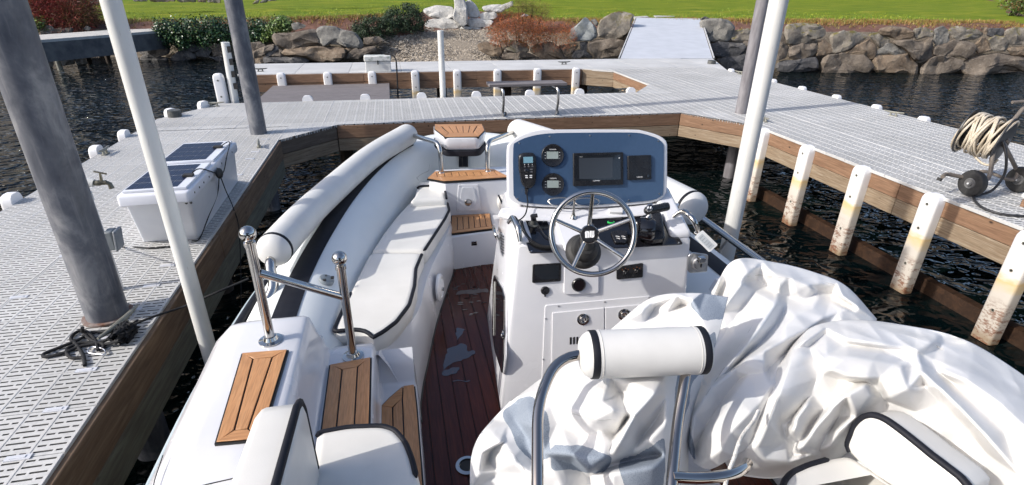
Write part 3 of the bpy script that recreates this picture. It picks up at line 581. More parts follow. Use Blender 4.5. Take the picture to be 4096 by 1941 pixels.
# ================================================================ docks
DZ=1.13; TH=.032; PY_=.305; NR=8
def slotpanel(L,w=.301):
    """moulded deck panel, long slots in brick rows, built as top sheet with real openings"""
    g=G(); x0,y0=0.0015,0.0; cells=max(1,round(L/.152)); cw=(L-.012)/cells; m=.012; pit=(w-.010)/NR; top=0
    ys=[0]; sl=[]
    for r in range(NR):
        yc=.005+pit*(r+.5); sl.append((yc-.0053,yc+.0053))
    def quad(a,b,c,d,z=0): g.add([(a,c,z),(b,c,z),(b,d,z),(a,d,z)],[(0,1,2,3)])
    y=0
    for r,(ya,yb) in enumerate(sl):
        quad(0,L,y,ya); y=yb
        x=0
        for c in range(cells):
            X0=.006+c*cw; segs=((.014,.092),(.104,cw-.012)) if r%2==0 else ((.014,.050),(.062,cw-.012))
            for a,b in segs:
                quad(x,X0+a,ya,yb); xa,xb=X0+a,X0+b
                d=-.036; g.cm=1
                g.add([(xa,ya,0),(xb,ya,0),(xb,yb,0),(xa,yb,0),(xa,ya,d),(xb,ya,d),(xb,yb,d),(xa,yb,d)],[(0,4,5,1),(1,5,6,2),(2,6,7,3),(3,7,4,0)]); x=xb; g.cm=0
        quad(x,L,ya,yb)
    quad(0,L,y,w)
    g.add([(0,0,0),(L,0,0),(L,w,0),(0,w,0),(0,0,-TH),(L,0,-TH),(L,w,-TH),(0,w,-TH)],[(0,4,5,1),(1,5,6,2),(2,6,7,3),(3,7,4,0)])
    for c in range(cells+1):   # raised rib between slot columns
        X0=min(max(.006+c*cw,.005),L-.005); g.add([(X0-.005,.004,.0),(X0+.005,.004,.0),(X0+.004,.004,.0022),(X0-.004,.004,.0022),(X0-.005,w-.004,.0),(X0+.005,w-.004,.0),(X0+.004,w-.004,.0022),(X0-.004,w-.004,.0022)],[(0,3,7,4),(3,2,6,7),(2,1,5,6),(0,1,2,3)])
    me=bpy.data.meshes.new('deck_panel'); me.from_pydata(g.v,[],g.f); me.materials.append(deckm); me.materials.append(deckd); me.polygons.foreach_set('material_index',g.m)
    return me
pan_mesh={}
def deck(parent,poly,xs,y0,y1):
    """fill a convex outline with panels, clipping the ones on the edge"""
    pl=[Vector((p[0],p[1])) for p in poly]; A=sum(pl[i].x*pl[(i+1)%len(pl)].y-pl[(i+1)%len(pl)].x*pl[i].y for i in range(len(pl)))
    if A<0: pl=pl[::-1]
    n=0
    for a,b in zip(xs,xs[1:]):
        L=round(b-a-.003,3)
        if L not in pan_mesh: pan_mesh[L]=slotpanel(L)
        y=math.floor(y0/PY_)*PY_
        while y<y1:
            cs=[Vector((a,y)),Vector((b,y)),Vector((b,y+PY_)),Vector((a,y+PY_))]; cut=[]; out=False
            for i in range(len(pl)):
                e=(pl[(i+1)%len(pl)]-pl[i]).normalized(); nr=Vector((-e.y,e.x)); ds=[(c-pl[i]).dot(nr) for c in cs]
                if max(ds)<.006: out=True
                elif min(ds)<-.006: cut.append((pl[i],nr))
            if not out:
                me=pan_mesh[L]
                if cut:
                    bm=bmesh.new(); bm.from_mesh(me)
                    for p,nr in cut: bmesh.ops.bisect_plane(bm,geom=bm.verts[:]+bm.edges[:]+bm.faces[:],plane_co=(p.x-a,p.y-y,0),plane_no=(-nr.x,-nr.y,0),clear_outer=True)
                    if len(bm.faces)==0: bm.free(); y+=PY_; continue
                    me=bpy.data.meshes.new('deck_panel_cut'); bm.to_mesh(me); bm.free()
                    if not me.materials: me.materials.append(deckm)
                o=bpy.data.objects.new('deck_panel',me); COL.objects.link(o); o.parent=parent
                o.location=Vector((a+.0015,y,DZ+float(rng.uniform(-.001,.001))))-parent.location; n+=1
            y+=PY_
    return n
def fascia(parent,a,b,seg=3.6,z0=DZ-.02,tiers=((.19,0),(.185,1)),mats=None,th=.07,out=None):
    a=Vector((a[0],a[1],0)); b=Vector((b[0],b[1],0)); e=(b-a); L=e.length; e.normalize(); nrm=Vector((e.y,-e.x,0)) if out is None else Vector(out).normalized()
    n=max(1,round(L/seg)); z=z0
    for h,mi in tiers:
        for i in range(n):
            s0=a+e*(L*i/n+.002); s1=a+e*(L*(i+1)/n-.002); m=(mats or [fasc,fasc2])[mi]
            dj=float(rng.uniform(-.004,.004)); jn=nrm*(dj+ (0 if mi==0 else -.004))
            g=G(); g.prism([s0-nrm*th+jn,s1-nrm*th+jn,s1+jn,s0+jn],(0,0,-h)); 
            g.v=[(v[0],v[1],v[2]+z) for v in g.v]; g.build('fascia_board',m,parent,bevel=.006)
        z-=h+.006
def bumper(parent,c,out,top=DZ+.03,bot=-.35,w=.18,th=.10):
    out=Vector(out).normalized(); s=Vector((-out.y,out.x,0)); c=Vector((c[0],c[1],0)); r=.07
    pr=roundpoly([s*(-w/2),s*(w/2),s*(w/2)+out*th,s*(-w/2)+out*th],[0,0,.03,.03],3)
    g=G(); rings=[]
    for z,k in ((bot,1),(top-.10,1),(top-.06,.97),(top-.03,.86),(top-.010,.68),(top,.45)): rings.append([c+Vector((p.x*1,p.y*1,0))*1+s*((k-1)*p.dot(s))+out*((k-1)*p.dot(out)*(.4)) +Vector((0,0,z)) for p in pr])
    g.rings(rings); o=g.build('bumper',bumpm,parent,smooth=40)
    for z in (top-.11,top-.38,top-.80):
        if z>bot+.1 and z>0:
            gg=G(); gg.lathe([(.016,0),(.016,.002),(.009,-.0)],c+out*(th+.0005)+Vector((0,0,z)),out,12); gg.build('bolt_hole',galv,o)
def cleat(parent,c,ang,L=.26,m=None):
    m=m or galv; c=Vector(c); R=Matrix.Rotation(ang,3,'Z'); g=G()
    g.box(c+Vector((0,0,.006)),(.05,L*.42,.012),R)
    for s in(-1,1): g.tube([c+R@Vector((0,s*L*.15,.0)),c+R@Vector((0,s*L*.13,.05))],[.017,.013],10)
    ks=[-1,-.8,-.5,-.2,0,.2,.5,.8,1]; g.tube([c+R@Vector((0,k*L/2,.058+.014*abs(k)**2)) for k in ks],[.006,.011,.014,.017,.018,.017,.014,.011,.006],10)
    return g.build('cleat',m,parent)
def pilecap(parent,c,r=.085,h=.08):
    g=G(); g.lathe([(r*1.02,0),(r*1.02,h*.6),(r,h*.62),(r,h),(r*.6,h+.004)],c,(0,0,1),20); g.build('pile_cap',iron,parent)
def under(parent,pts,r=.12,z0=-1.5,z1=1.06,m=None):
    for x,y in pts:
        g=G(); g.tube([(x,y,z0),(x,y,z1)],r,14); g.build('pile',m or pilew,parent)
def beams(parent,ab,z,w=.12,h=.16,m=None):
    for a,b in ab:
        a=Vector((*a,z)); b=Vector((*b,z)); e=(b-a).normalized(); s=Vector((-e.y,e.x,0))*w/2; g=G(); g.prism([a-s,b-s,b+s,a+s],(0,0,-h)); g.build('beam',m or pilew,parent)
# left finger
XL0,XL1=-3.56,-1.58
dl=thing('left_dock_finger','grey slotted finger dock on the left carrying the big pile and the white box','dock',(-2.5,3,0))
xl=[XL0,XL0+.66,XL1-.975,XL1+.02] ; xl=[XL0,XL0+.985,XL1+.02]
deck(dl,[(XL0,-1.5),(XL1+.02,-1.5),(XL1+.02,8.33),(XL0,8.33)],xl,-1.5,8.33)
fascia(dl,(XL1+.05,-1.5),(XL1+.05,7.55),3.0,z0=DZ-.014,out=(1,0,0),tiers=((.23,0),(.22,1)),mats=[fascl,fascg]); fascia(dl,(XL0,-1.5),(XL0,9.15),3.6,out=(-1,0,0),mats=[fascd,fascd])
beams(dl,[((XL1-.25,-1.5),(XL1-.25,8.2)),((XL1-.9,-1.5),(XL1-.9,8.2)),((XL0+.4,-1.5),(XL0+.4,8.2))],DZ-.06)
under(dl,[(-2.0,5.6),(-3.2,1.5),(-3.2,6.2)])
for p in ((150,600),(815,205),(1035,75)):
    c=P(q('E',*p),DZ+.03); bumper(dl,(XL0,c.y),(-1,0,0),top=DZ+.085)
cleat(dl,P(q('E',860,240),DZ),math.radians(0)); cleat(dl,P(q('B',278,1200),DZ),math.radians(10)); 
clipm=M('clear_clip',(.62,.63,.66),.12,spec=.8)
for k in range(3,26):
    y=k*PY_
    for x in (XL1-.16,XL0+1.03):
        if rng.random()<.8:
            g=G(); g.box((x,y,DZ+.003),(.10,.030,.006)); g.box((x,y,DZ+.007),(.06,.016,.004)); g.build('panel_clip',clipm,dl)
# cross dock
dc=thing('cross_dock','grey slotted cross dock joining the two fingers behind the bow, with brown fascia','dock',(1.5,9.3,0))
YC0,YC1=8.35,10.25
xc=[-3.56,-2.29,-1.07,.25,1.53,2.82,4.12,5.42]
deck(dc,[(XL0,YC0),(5.42,YC0),(5.42,YC1),(-2.95,YC1),(XL0,9.15)],xc,YC0,YC1)
deck(dc,[(XL1+.02,7.57),(-.86,YC0),(XL1+.02,YC0)],[XL1+.02,-.6],7.3,YC0); deck(dc,[(4.69,YC0),(5.42,7.30),(5.42,YC0)],[4.45,5.42],7.2,YC0); deck(dc,[(4.72,YC1),(5.42,YC1),(5.42,11.15)],[4.45,5.42],YC1,11.2)
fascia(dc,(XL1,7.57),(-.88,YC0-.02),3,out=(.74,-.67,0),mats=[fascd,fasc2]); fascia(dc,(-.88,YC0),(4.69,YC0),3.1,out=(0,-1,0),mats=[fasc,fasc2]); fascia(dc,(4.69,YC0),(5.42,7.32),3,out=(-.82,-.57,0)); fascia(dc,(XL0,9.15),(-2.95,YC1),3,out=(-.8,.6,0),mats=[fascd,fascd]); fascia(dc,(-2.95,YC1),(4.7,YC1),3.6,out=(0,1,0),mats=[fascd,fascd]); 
under(dc,[(-.9,9.6),(1.7,9.6),(4.4,9.3),(-2.9,9.5),(3.0,8.8)]); beams(dc,[((-3.3,8.75),(5.4,8.75)),((-3.3,9.5),(5.4,9.5))],DZ-.06)
for rg,pt in (('B',(675,822)),('B',(1142,808)),('B',(1600,795)),('B',(2045,782)),('C',(445,765)),('C',(848,752))):
    c=PY(q(rg,*pt),YC1+.05); bumper(dc,(c.x,YC1),(0,1,0),top=DZ+.09,bot=.2)
c=P(q('C',1258,737),DZ+.03); bumper(dc,(4.62,YC1),(0,1,0),top=DZ+.09,bot=.2)
bumper(dc,(-3.1,9.95),(-.8,.6,0),top=DZ+.10); bumper(dc,(-3.42,9.4),(-.8,.6,0),top=DZ+.10)
cleat(dc,P(q('A',1745,868),DZ),math.radians(88),.34); cleat(dc,P(q('C',1200,750),DZ),math.radians(95),.32,iron)
pilecap(dc,P(q('A',1425,950),DZ),.095,.10)
# right finger
XR0,XR1=5.42,8.38
dr=thing('right_dock_finger','wide grey slotted dock on the right with brown fascia and white stained bumpers','dock',(6.9,6,0))
xr=[XR0-.02,XR0+.97,XR0+1.96,XR1]
deck(dr,[(XR0-.02,-.6),(XR1,-.6),(XR1,13.0),(XR1,13.65),(XR0-.02,13.65)],xr,-.6,13.65)
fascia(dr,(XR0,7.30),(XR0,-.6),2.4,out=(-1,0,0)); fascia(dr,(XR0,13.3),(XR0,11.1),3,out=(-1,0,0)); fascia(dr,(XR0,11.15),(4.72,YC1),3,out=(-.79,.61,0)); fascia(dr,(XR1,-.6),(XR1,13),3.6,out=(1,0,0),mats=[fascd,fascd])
for y in (7.06,6.10,5.16,4.21,3.25,2.3,1.3): bumper(dr,(XR0,y),(-1,0,0),top=DZ+.015,bot=0.005,w=.19,th=.11)
for p in ((45,540),(360,622),(578,680),(835,748),(1135,826),(1490,918)):
    c=PX(q('D',*p),XR1+.04); bumper(dr,(XR1,c.y),(1,0,0),top=DZ+.055)
under(dr,[(5.85,2.6),(7.9,3.5),(5.7,7.8),(7.9,9),(5.75,11.8),(8,12)],.11); pass
beams(dr,[((5.62,-.6),(5.62,7.2))],.16,.10,.22,beamw); beams(dr,[((5.9,-.6),(5.9,13)),((7.0,-.6),(7.0,13)),((8,-.6),(8,13))],DZ-.06)
g=G(); g.tube([(5.72,6.5,.75),(5.74,6.5,.35),(5.70,6.48,.05)],[.06,.085,.055],9); g.build('pile_stub',beamw,dr)
cleat(dr,P(q('D',297,915),DZ),math.radians(-10)); cleat(dr,P(q('D',1262,872),DZ),math.radians(25),.3); cleat(dr,P(q('D',112,560),DZ),math.radians(35),.3)
# far walkway
df=thing('far_walkway','pale grey walkway along the shore between the cleats and the shingle beach','dock',(2,14.6,0))
YF0,YF1=13.68,15.53
def plainpanel(parent,poly,m=deckm,z=DZ,th=.04):
    g=G(); g.prism([Vector((x,y,z)) for x,y in poly],(0,0,-th)); return g.build('deck_panel',m,parent,bevel=.003,bseg=1)
X=-3.45
while X<8.3:
    X2=min(X+1.22,8.38)
    for k in range(6):
        ya=YF0+k*.309; plainpanel(df,[(X,ya),(X2-.006,ya),(X2-.006,ya+.305),(X,ya+.305)],z=DZ+float(rng.uniform(-.001,.001)))
    X=X2
for i in range(5):
    t0,t1=i/5,(i+1)/5; xa=8.385; f=lambda t:(8.385+ (9.38-8.385)*t,12.9+(15.3-12.9)*t)
    a,b=f(t0),f(t1); plainpanel(df,[(xa,a[1]+.003),(a[0]+.004,a[1]+.003),(b[0],b[1]),(xa,b[1])],z=DZ)
plainpanel(df,[(4.75,13.675),(5.395,13.675),(5.395,13.2)],z=DZ+.001)
fascia(df,(-3.4,13.66),(4.75,13.66),3.2,out=(0,-1,0),mats=[fasc,fasc]); fascia(df,(4.75,13.66),(5.42,13.2),3,out=(-.57,-.82,0),mats=[fasc2,fasc2]); fascia(df,(8.39,12.9),(9.38,15.3),3,out=(.92,-.38,0),mats=[fascd,fascd])
for rg,pt in (('B',(462,640)),('B',(836,625)),('B',(1197,618)),('B',(1548,635)),('B',(1888,620)),('B',(2215,620)),('C',(505,600)),('C',(818,600))):
    c=PY(q(rg,*pt),13.66); bumper(df,(c.x,13.66),(0,-1,0),top=DZ+.03,bot=.0,w=.19)
cleat(df,P(q('B',290,583),DZ),math.radians(92),.32,iron); cleat(df,P(q('C',725,525),DZ),math.radians(94),.36,iron); pilecap(df,P(q('C',1925,520),DZ),.11,.09)
under(df,[(-2.4,14.2),(1.2,14.3),(2.9,14.3),(4.9,14.0),(6.8,14.3),(9.0,15.0)],.13)
# ramp up the bank
rp=thing('gangway_ramp','pale grey gangway sloping up from the walkway to the lawn','ramp',(9,19,1))
A0,A1,B0,B1=Vector((6.55,15.55,DZ+.005)),Vector((9.39,15.32,DZ+.005)),Vector((10.78,24.2,1.80)),Vector((13.55,23.62,1.80))
for i in range(24):
    t0,t1=i/24,(i+.985)/24
    g=G(); g.prism([A0.lerp(B0,t0),A1.lerp(B1,t0),A1.lerp(B1,t1),A0.lerp(B0,t1)],(0,0,-.05)); g.build('plank',rampm,rp)
for a,b in((A0,B0),(A1,B1)):
    g=G(); s=Vector((-.03 if a is A0 else .03,0,0)); g.prism([a+s,b+s,b+s*2.2,a+s*2.2],(0,0,.04)); g.v=[(v[0],v[1],v[2]-.02) for v in g.v]; g.build('side_rail',deckm,rp)
# grey platform in the basin
pf_=thing('timber_platform','weathered silver plank platform sitting in the basin between the two walkways','platform',(-1.4,12.6,0))
for i in range(4):
    y0=11.55+i*.52; g=G(); g.box2((-2.72 - .0*i,y0,.84),(-.1,y0+.51,.88)); g.build('plank',greyw,pf_,bevel=.004)
g=G(); g.box2((-2.7,11.56,.70),(-.12,11.62,.835)); g.build('front_board',pilew,pf_)
under(pf_,[(-2.5,12),(-.4,12),(-.4,13.3)],.09,z1=.7)
for i,(y,z) in enumerate(((12.9,.42),(12.2,.30),(11.5,.22))):
    g=G(); g.box2((-.05,y,z),(1.05+.0*i,y+.12,z+.14)); g.build('basin_beam',pilew if i!=1 else greyw,label=['upper dark timber beam across the basin beside the plank platform','middle grey timber beam across the basin beside the plank platform','lower dark timber beam across the basin beside the plank platform'][i],cat='beam',group='beams in the basin')
# bench
bn=thing('dock_bench','plain grey plank bench on two bent steel legs on the cross dock','bench',(2.1,8.6,DZ))
pa,pb=PY(q('C',112,692),8.42),PY(q('C',742,676),8.42)
for k in range(2):
    g=G(); g.box2((pa.x,8.36+k*.16,1.615),(pb.x,8.36+k*.16+.15,1.655)); g.build('seat_plank',greyw,bn,bevel=.004)
for lx,bx in ((1.62,1.72),(2.50,2.68)):
    g=G(); g.tube(bendpath([(lx-.02,8.52,1.60),(lx+.02,8.34,1.58),(lx+.03,8.33,1.40),(lx+.02,8.36,1.22),(lx+.06,8.52,1.145),(lx+.10,8.62,1.145)],.06),.021,10); g.build('leg',steel,bn)
    g=G(); g.tube([(lx+.10,8.60,1.135),(lx+.12,8.66,1.15)],.026,8); g.build('foot_cap',rub,bn)
# utility box
ub=thing('utility_box','mouldy white plastic box with latch standing on the far walkway','box',(-.3,13.85,DZ))
g=G(); g.box2((-.62,13.72,DZ+.002),(-.03,13.98,DZ+.235)); g.build('body',pvc,ub,bevel=.012)
g=G(); g.box2((-.64,13.70,DZ+.237),(-.015,14.0,DZ+.36)); g.build('lid',noisy('mouldy_plastic',(.70,.70,.66),(.28,.33,.28),9,.5,det=7,lo=.5,hi=.66),ub,bevel=.02,bseg=3)
g=G(); g.box2((-.34,13.68,DZ+.17),(-.31,13.70,DZ+.26)); g.build('latch',iron,ub)
g=G(); g.tube(smoothpath([(-.15,13.9,1.50),(0,13.8,1.51),(.09,13.72,1.42),(.10,13.6,1.25),(.09,13.55,.9),(.07,13.5,.3)],5),.018,8); g.build('hanging_cable',ropeb,ub)
# ---------------------------------------------------------------- piles and posts
def pile(name,label,cat,c,r,z0,z1,m,lean=(0,0),seg=28,extra=None,group=None):
    t=thing(name,label,cat,(c[0],c[1],max(z0,0)),group); g=G(); n=10
    g.tube([(c[0]+lean[0]*(z0+(z1-z0)*k/n-DZ),c[1]+lean[1]*(z0+(z1-z0)*k/n-DZ),z0+(z1-z0)*k/n) for k in range(n+1)],r,seg); g.build('shaft',m,t,smooth=60)
    return t
t=pile('steel_pile','thick mottled grey pile at far left with a faucet pipe beside it','pile',(-1.862,3.31),.112,-1.5,6,pile_m,(.012,.0)); 
g=G(); g.lathe([(.135,0),(.135,.012),(.118,.014)],(-1.862,3.31,DZ+.003),(0,0,1),28); g.build('collar',noisy('rusty_collar',(.16,.07,.04),(.28,.27,.26),14,.7),t)
pile('steel_pile','tall grey pile standing on the left end of the cross dock','pile',(-1.888,7.99),.107,-1.5,7,pile_m)
pile('steel_pile','grey pile on the right dock standing behind the white guide post','pile',(5.70,8.16),.098,-1.5,7,pile_d)
c=PX((536,917),-1.27); pile('guide_post','white plastic boat lift guide post nearest on the left beside the big pile','post',(c.x,c.y),.0365*np.linalg.norm([c.x,c.y,c.z-CZ])/3.25,-.6,5,pvc)
cl_=c
c=PX((1826,650),2.58); pile('guide_post','white plastic boat lift guide post on the right between the boat and the stained bumpers','post',(c.x,c.y),.062,-.6,6,pvc); cr_=c
pile('marker_post','short white plastic post rising at the back edge of the cross dock','post',(.89,10.36),.055,-.5,2.29,pvc)
a=PY(q('A',1833,345),10.4); b=PY(q('A',1917,850),10.4)
t=pile('marker_post','short white post with black dashes beside the tall grey pile','post',(b.x,10.4),.066,-.5,a.z,pvc,((a.x-b.x)/(a.z-1.1),0))
for z in (1.35,1.55,1.75,1.95):
    g=G(); g.box2((b.x+.04,10.34,z),(b.x+.10,10.40,z+.10)); g.build('gap_dash',rub,t)  # black blocks drawn for the dark gaps between post and pile
b=PY(q('A',1850,850),10.5); t=thing('dock_fender','white flat bumper plank on end at the left end of the cross dock','bumper',(b.x,10.5,0)); bumper(t,(b.x-.02,10.42),(0,-1,0),top=PY(q('A',1840,590),10.5).z,bot=.0,w=.17)
print('posts',cl_,cr_)
# ================================================================ boat
FL=1.08; CX=.57
boat=thing('boat','white inflatable sided motor boat with teak steps, blue dash and cream cushions on its lift','boat',(CX,2.6,.5))
def mir(p): return Vector((2*CX-p[0],p[1],p[2]))
# hull under the tubes
hullp=[(-.52,-.6),(-.52,2.4),(-.40,3.4),(-.15,4.3),(.15,4.85),(.57,5.05)]; hull=[Vector((x,y,0)) for x,y in hullp]+[mir((x,y,0)) for x,y in hullp[::-1][1:]]
g=G(); rr=[]
for sc,z in ((.25,.45),(.7,.62),(.93,.85),(1.0,1.04)):
    rr.append([Vector((CX+(p.x-CX)*sc,p.y-(p.y>3)*(1-sc)*.8,z)) for p in hull])
g.rings(rr); g.build('hull',gel,boat)
# inflatable tubes
tz=lambda y: 1.60+.18*min(max((y-2.6)/2.4,0),1)
cp=[(-.60,-.7),(-.60,1.0),(-.597,2.25),(-.56,2.80),(-.47,3.30),(-.36,3.75),(-.20,4.22),(.0,4.62),(.26,4.90),(.57,4.98)]
TR=.285
half=[Vector((x,y,tz(y)-TR)) for x,y in cp]; path=smoothpath(half+[mir(p) for p in half[::-1][1:]],8)
g=G(); g.tube(path,TR,40,up=(0,0,1)); tube=g.build('inflatable_tube',tubew,boat,smooth=60)
hp=smoothpath(half,8)
def onstrip(path,a0,a1,r,k=6):  # ribbon on the tube between two angles, measured from straight up towards outboard
    rows=[]
    n=len(path)
    for i,p in enumerate(path):
        t=(path[min(i+1,n-1)]-path[max(i-1,0)]).normalized(); s=Vector((-t.y,t.x,0)).normalized(); u=Vector((0,0,1))
        rows.append([p+(u*math.cos(a)+s*math.sin(a))*r for a in [a0+(a1-a0)*j/k for j in range(k+1)]])
    return rows
for m_ in (0,1):
    pp=[p for p in hp if 2.2<p.y<4.75]; g=G(); rows=onstrip(pp,-.20,.20,TR+.003,4)
    if m_: rows=[[mir(p) for p in r] for r in rows]
    g.rings(rows,closed=False,cap0=False,cap1=False); g.build('black_stripe',blk,boat,smooth=60)
    g=G(); rows=onstrip([p for p in hp],1.35,1.75,TR+.012,4); 
    if m_: rows=[[mir(p) for p in r] for r in rows]
    g.rings(rows,closed=False,cap0=False,cap1=False); g.build('rubbing_strake',blk,boat,smooth=60)
    g=G(); pp=[(onstrip([p],0,0,1) if 0 else 0) for p in []]
# tube seams near the bow
for pts in ([(1590,170),(1640,260),(1665,330),(1658,372)],[(1655,375),(1600,400),(1560,430),(1575,452)]):
    g=G(); g.tube([P(q('F',*p),1.62+.0*i) for i,p in enumerate(pts)],.0018,5); g.build('tube_seam',steel,boat)
for p in (q('F',1283,515),q('J',735,30)):
    c=P(p,1.585); nrm=Vector((.42,-.1,.9)).normalized(); g=G()
    g.lathe([(.040,-.02),(.040,.006),(.036,.010),(.012,.012)],c,nrm,20); v=g.build('tube_valve',noisy('valve_grey',(.17,.20,.22),(.25,.28,.30),40,.5),boat)
    g=G()
    for k in range(3): a=k*2.09; g.box(c+nrm*.014+Vector((math.cos(a)*.026,math.sin(a)*.026,0)),(.016,.016,.010))
    g.build('valve_lug',rub,v)
# rolls on the grab rails
def cyl_roll(name,path,r,parent,mat,ends,bandmat=blk,bands=(),seg=28):
    pts=resample(smoothpath(path,8),36); rings=[]; g=G()
    ra=[r]*len(pts); a=[]; dirs0=(pts[0]-pts[1]).normalized(); dirs1=(pts[-1]-pts[-2]).normalized()
    pre=[pts[0]+dirs0*d for d,_ in ends[0]][::-1]; post=[pts[-1]+dirs1*d for d,_ in ends[1]]
    rr=[r*k for _,k in ends[0]][::-1]+ra+[r*k for _,k in ends[1]]
    g.tube(pre+pts+post,rr,seg); o=g.build(name,mat,parent,smooth=60)
    for t in bands:
        i=0 if t==0 else len(pts)-1; d=dirs0 if t==0 else dirs1
        gg=G(); gg.tube([pts[i]-d*.010,pts[i]-d*.008,pts[i]+d*.010,pts[i]+d*.012],[r*1.0,r*1.012,r*1.010,r*.99],seg); gg.build('black_piping',bandmat,o,smooth=60)
    return o,pts
ZR=1.83
rp_=[P((692,626),1.75),P((765,545),1.75),P((848,468),1.76),P((938,392),1.80),P((1024,340),1.85)]
er=((.03,.95),(.055,.80),(.07,.55),(.075,.2)); ef=((.02,.97),(.045,.85),(.06,.6),(.068,.25))
o,_p=cyl_roll('bolster_roll',rp_,.093,boat,roll_m,(er,ef),bands=(0,))
rail=bendpath([P((1040,338),1.87),P((1072,335),1.875),P((1106,341),1.875),P((1116,438),1.655)],.07,7)
def rail_to(base,top,roll_end,r=.019):
    g=G(); g.tube(bendpath([base,top,roll_end],.09,8),r,14); k=g.build('grab_rail',chrome,boat,smooth=60)
    gg=G(); gg.lathe([(.045,0),(.045,.005),(.026,.012),(.022,.02)],base,(0,0,1),20); gg.build('base_flange',chrome,k)
pb=P(q('M',590,550),1.652); ptp=Vector((pb.x-.0,pb.y+.02,1.90)); rail_to(pb,ptp,rp_[-1]+Vector((.02,.02,.0)))
sb=P(q('M',1003,535),1.652); stp=Vector((sb.x,sb.y+.02,1.90))
rs=[P(q('G',1700,690),1.80),P(q('G',1500,560),1.82),P(q('G',1120,330),1.83),P((1335,345),1.86),P((1310,338),1.865)]
e0=rs[0]; e4=PN(q('M',1270,165),(1.1,4.85,1.87),Vector((0,-1,0))); rs=[e0,e0.lerp(e4,.25)+Vector((.06,0,0)),e0.lerp(e4,.55)+Vector((.09,0,.01)),e0.lerp(e4,.8)+Vector((.06,0,0)),e4]
cyl_roll('bolster_roll',rs,.108,boat,roll_m,(er,ef),bands=(0,)); rail_to(sb,stp,e4+Vector((-.02,.0,.0)))
# rail leaving the aft end of the port roll
a=rp_[0]; g=G(); g.tube(bendpath([a+Vector((0,.05,-.02)),a+Vector((-.02,-.10,-.03)),a+Vector((.0,-.15,-.14)),Vector((a.x-.03,a.y-.20,1.56))],.06,6),.026,14); g.build('grab_rail',chrome,boat,smooth=60)
# ---- teak pads made of planks with black caulk between
def plankpoly(name,outline,planks,parent,z,th=.012,mats=(teak_y,teak_x),base=True,r=.0,gap=.003,label=None):
    g=G(); ol=roundpoly([Vector((p.x,p.y,z)) for p in outline],r,4) if r else [Vector((p.x,p.y,z)) for p in outline]
    ol=inset2(ol,-.004)
    g.prism(ol,(0,0,-.012)); o=g.build(name,caulk,parent,label=label)
    for mi,pl in planks:
        pl=[Vector((p.x,p.y,z+.0015)) for p in pl]; c=sum(pl,Vector())/len(pl)
        ins=inset2(pl,gap); gg=G(); gg.prism(ins,(0,0,th*.4)); gg.build('plank',mats[mi],o,bevel=.0012,bseg=1)
    return o
def pad(outline4,z,parent,border,n,along,name='teak_pad'):
    """four corners (far left, far right, near right, near left); border mitred, n inner planks"""
    a,b,c,d=[Vector((p[0],p[1],z)) for p in outline4]
    def ins(p,q_,r_): # inset corner q_
        u=(p-q_).normalized(); w=(r_-q_).normalized(); s=abs(u.cross(w).z); return q_+(u+w)*border/max(s,.2)
    ai,bi,ci,di=ins(d,a,b),ins(a,b,c),ins(b,c,d),ins(c,d,a)
    pl=[(1,[a,b,bi,ai]),(0,[b,c,ci,bi]),(1,[c,d,di,ci]),(0,[d,a,ai,di])]
    for i in range(n):
        t0,t1=i/n,(i+1)/n
        if along=='y': pl.append((0,[ai.lerp(bi,t0),ai.lerp(bi,t1),di.lerp(ci,t1),di.lerp(ci,t0)]))
        else: pl.append((1,[ai.lerp(di,t0),bi.lerp(ci,t0),bi.lerp(ci,t1),ai.lerp(di,t1)]))
    return plankpoly(name,[a,b,c,d],pl,parent,z)
# bow nose box
zb=1.93
bs=[P(q('M',*p),zb) for p in [(530,112),(950,108),(975,165),(920,220),(622,222),(530,150)]]
g=G(); c=sum(bs,Vector())/6; rings=[]
for dz,sc in ((-.105,.95),(-.095,1.0),(-.03,1.05),(-.008,1.04),(-.001,1.0)): rings.append([c+(p-c)*sc+Vector((0,0,dz)) for p in roundpoly(bs,.04,4)])
g.rings(rings); g.build('nose_locker',gel,boat,smooth=40)
inn=[c+(p-c)*.58+Vector((0,.02,0)) for p in bs]; inn[0].x,inn[5].x=bs[0].x+.07,bs[5].x+.075; 
inn=[P(q('M',*p),zb) for p in [(592,128),(905,127),(895,150),(872,185),(655,187),(600,145)]]
pl=[(1,[bs[0],bs[1],inn[1],inn[0]]),(0,[bs[1],bs[2],bs[3],inn[3],inn[2],inn[1]]),(1,[bs[3],bs[4],inn[4],inn[3]]),(0,[bs[4],bs[5],bs[0],inn[0],inn[5],inn[4]])]
for i in range(5):
    t0,t1=i/5,(i+1)/5; pl.append((0,[inn[0].lerp(inn[1],t0),inn[0].lerp(inn[1],t1),inn[4].lerp(inn[3],t1),inn[4].lerp(inn[3],t0)]))
plankpoly('teak_step',bs,pl,boat,zb)
# black wrap under the nose box with its centre tab
bt=1.75
def bowtube(p,off=0):   # where the sight line meets the bow tube
    o_=Vector((0,0,CZ)); d_=V3(ray(p)); r_t=TR+off; cy_,cz_=4.965,1.78-TR
    A=d_.y**2+d_.z**2; Bq=2*(d_.y*(o_.y-cy_)+d_.z*(o_.z-cz_)); C_=(o_.y-cy_)**2+(o_.z-cz_)**2-r_t**2; D_=Bq*Bq-4*A*C_
    t_=(-Bq-math.sqrt(max(D_,0)))/(2*A); return o_+d_*t_
def bowpatch(rows,off,name,mat):
    g=G(); R_=[[bowtube(q('M',x,y),off) for x,y in r] for r in rows]; g.rings(R_,closed=False,cap0=False,cap1=False); o=g.build(name,mat,boat,smooth=60); md=o.modifiers.new('solid','SOLIDIFY'); md.thickness=.004; return o
lin=lambda a,b,n:[(a[0]+(b[0]-a[0])*k/n,a[1]+(b[1]-a[1])*k/n) for k in range(n+1)]
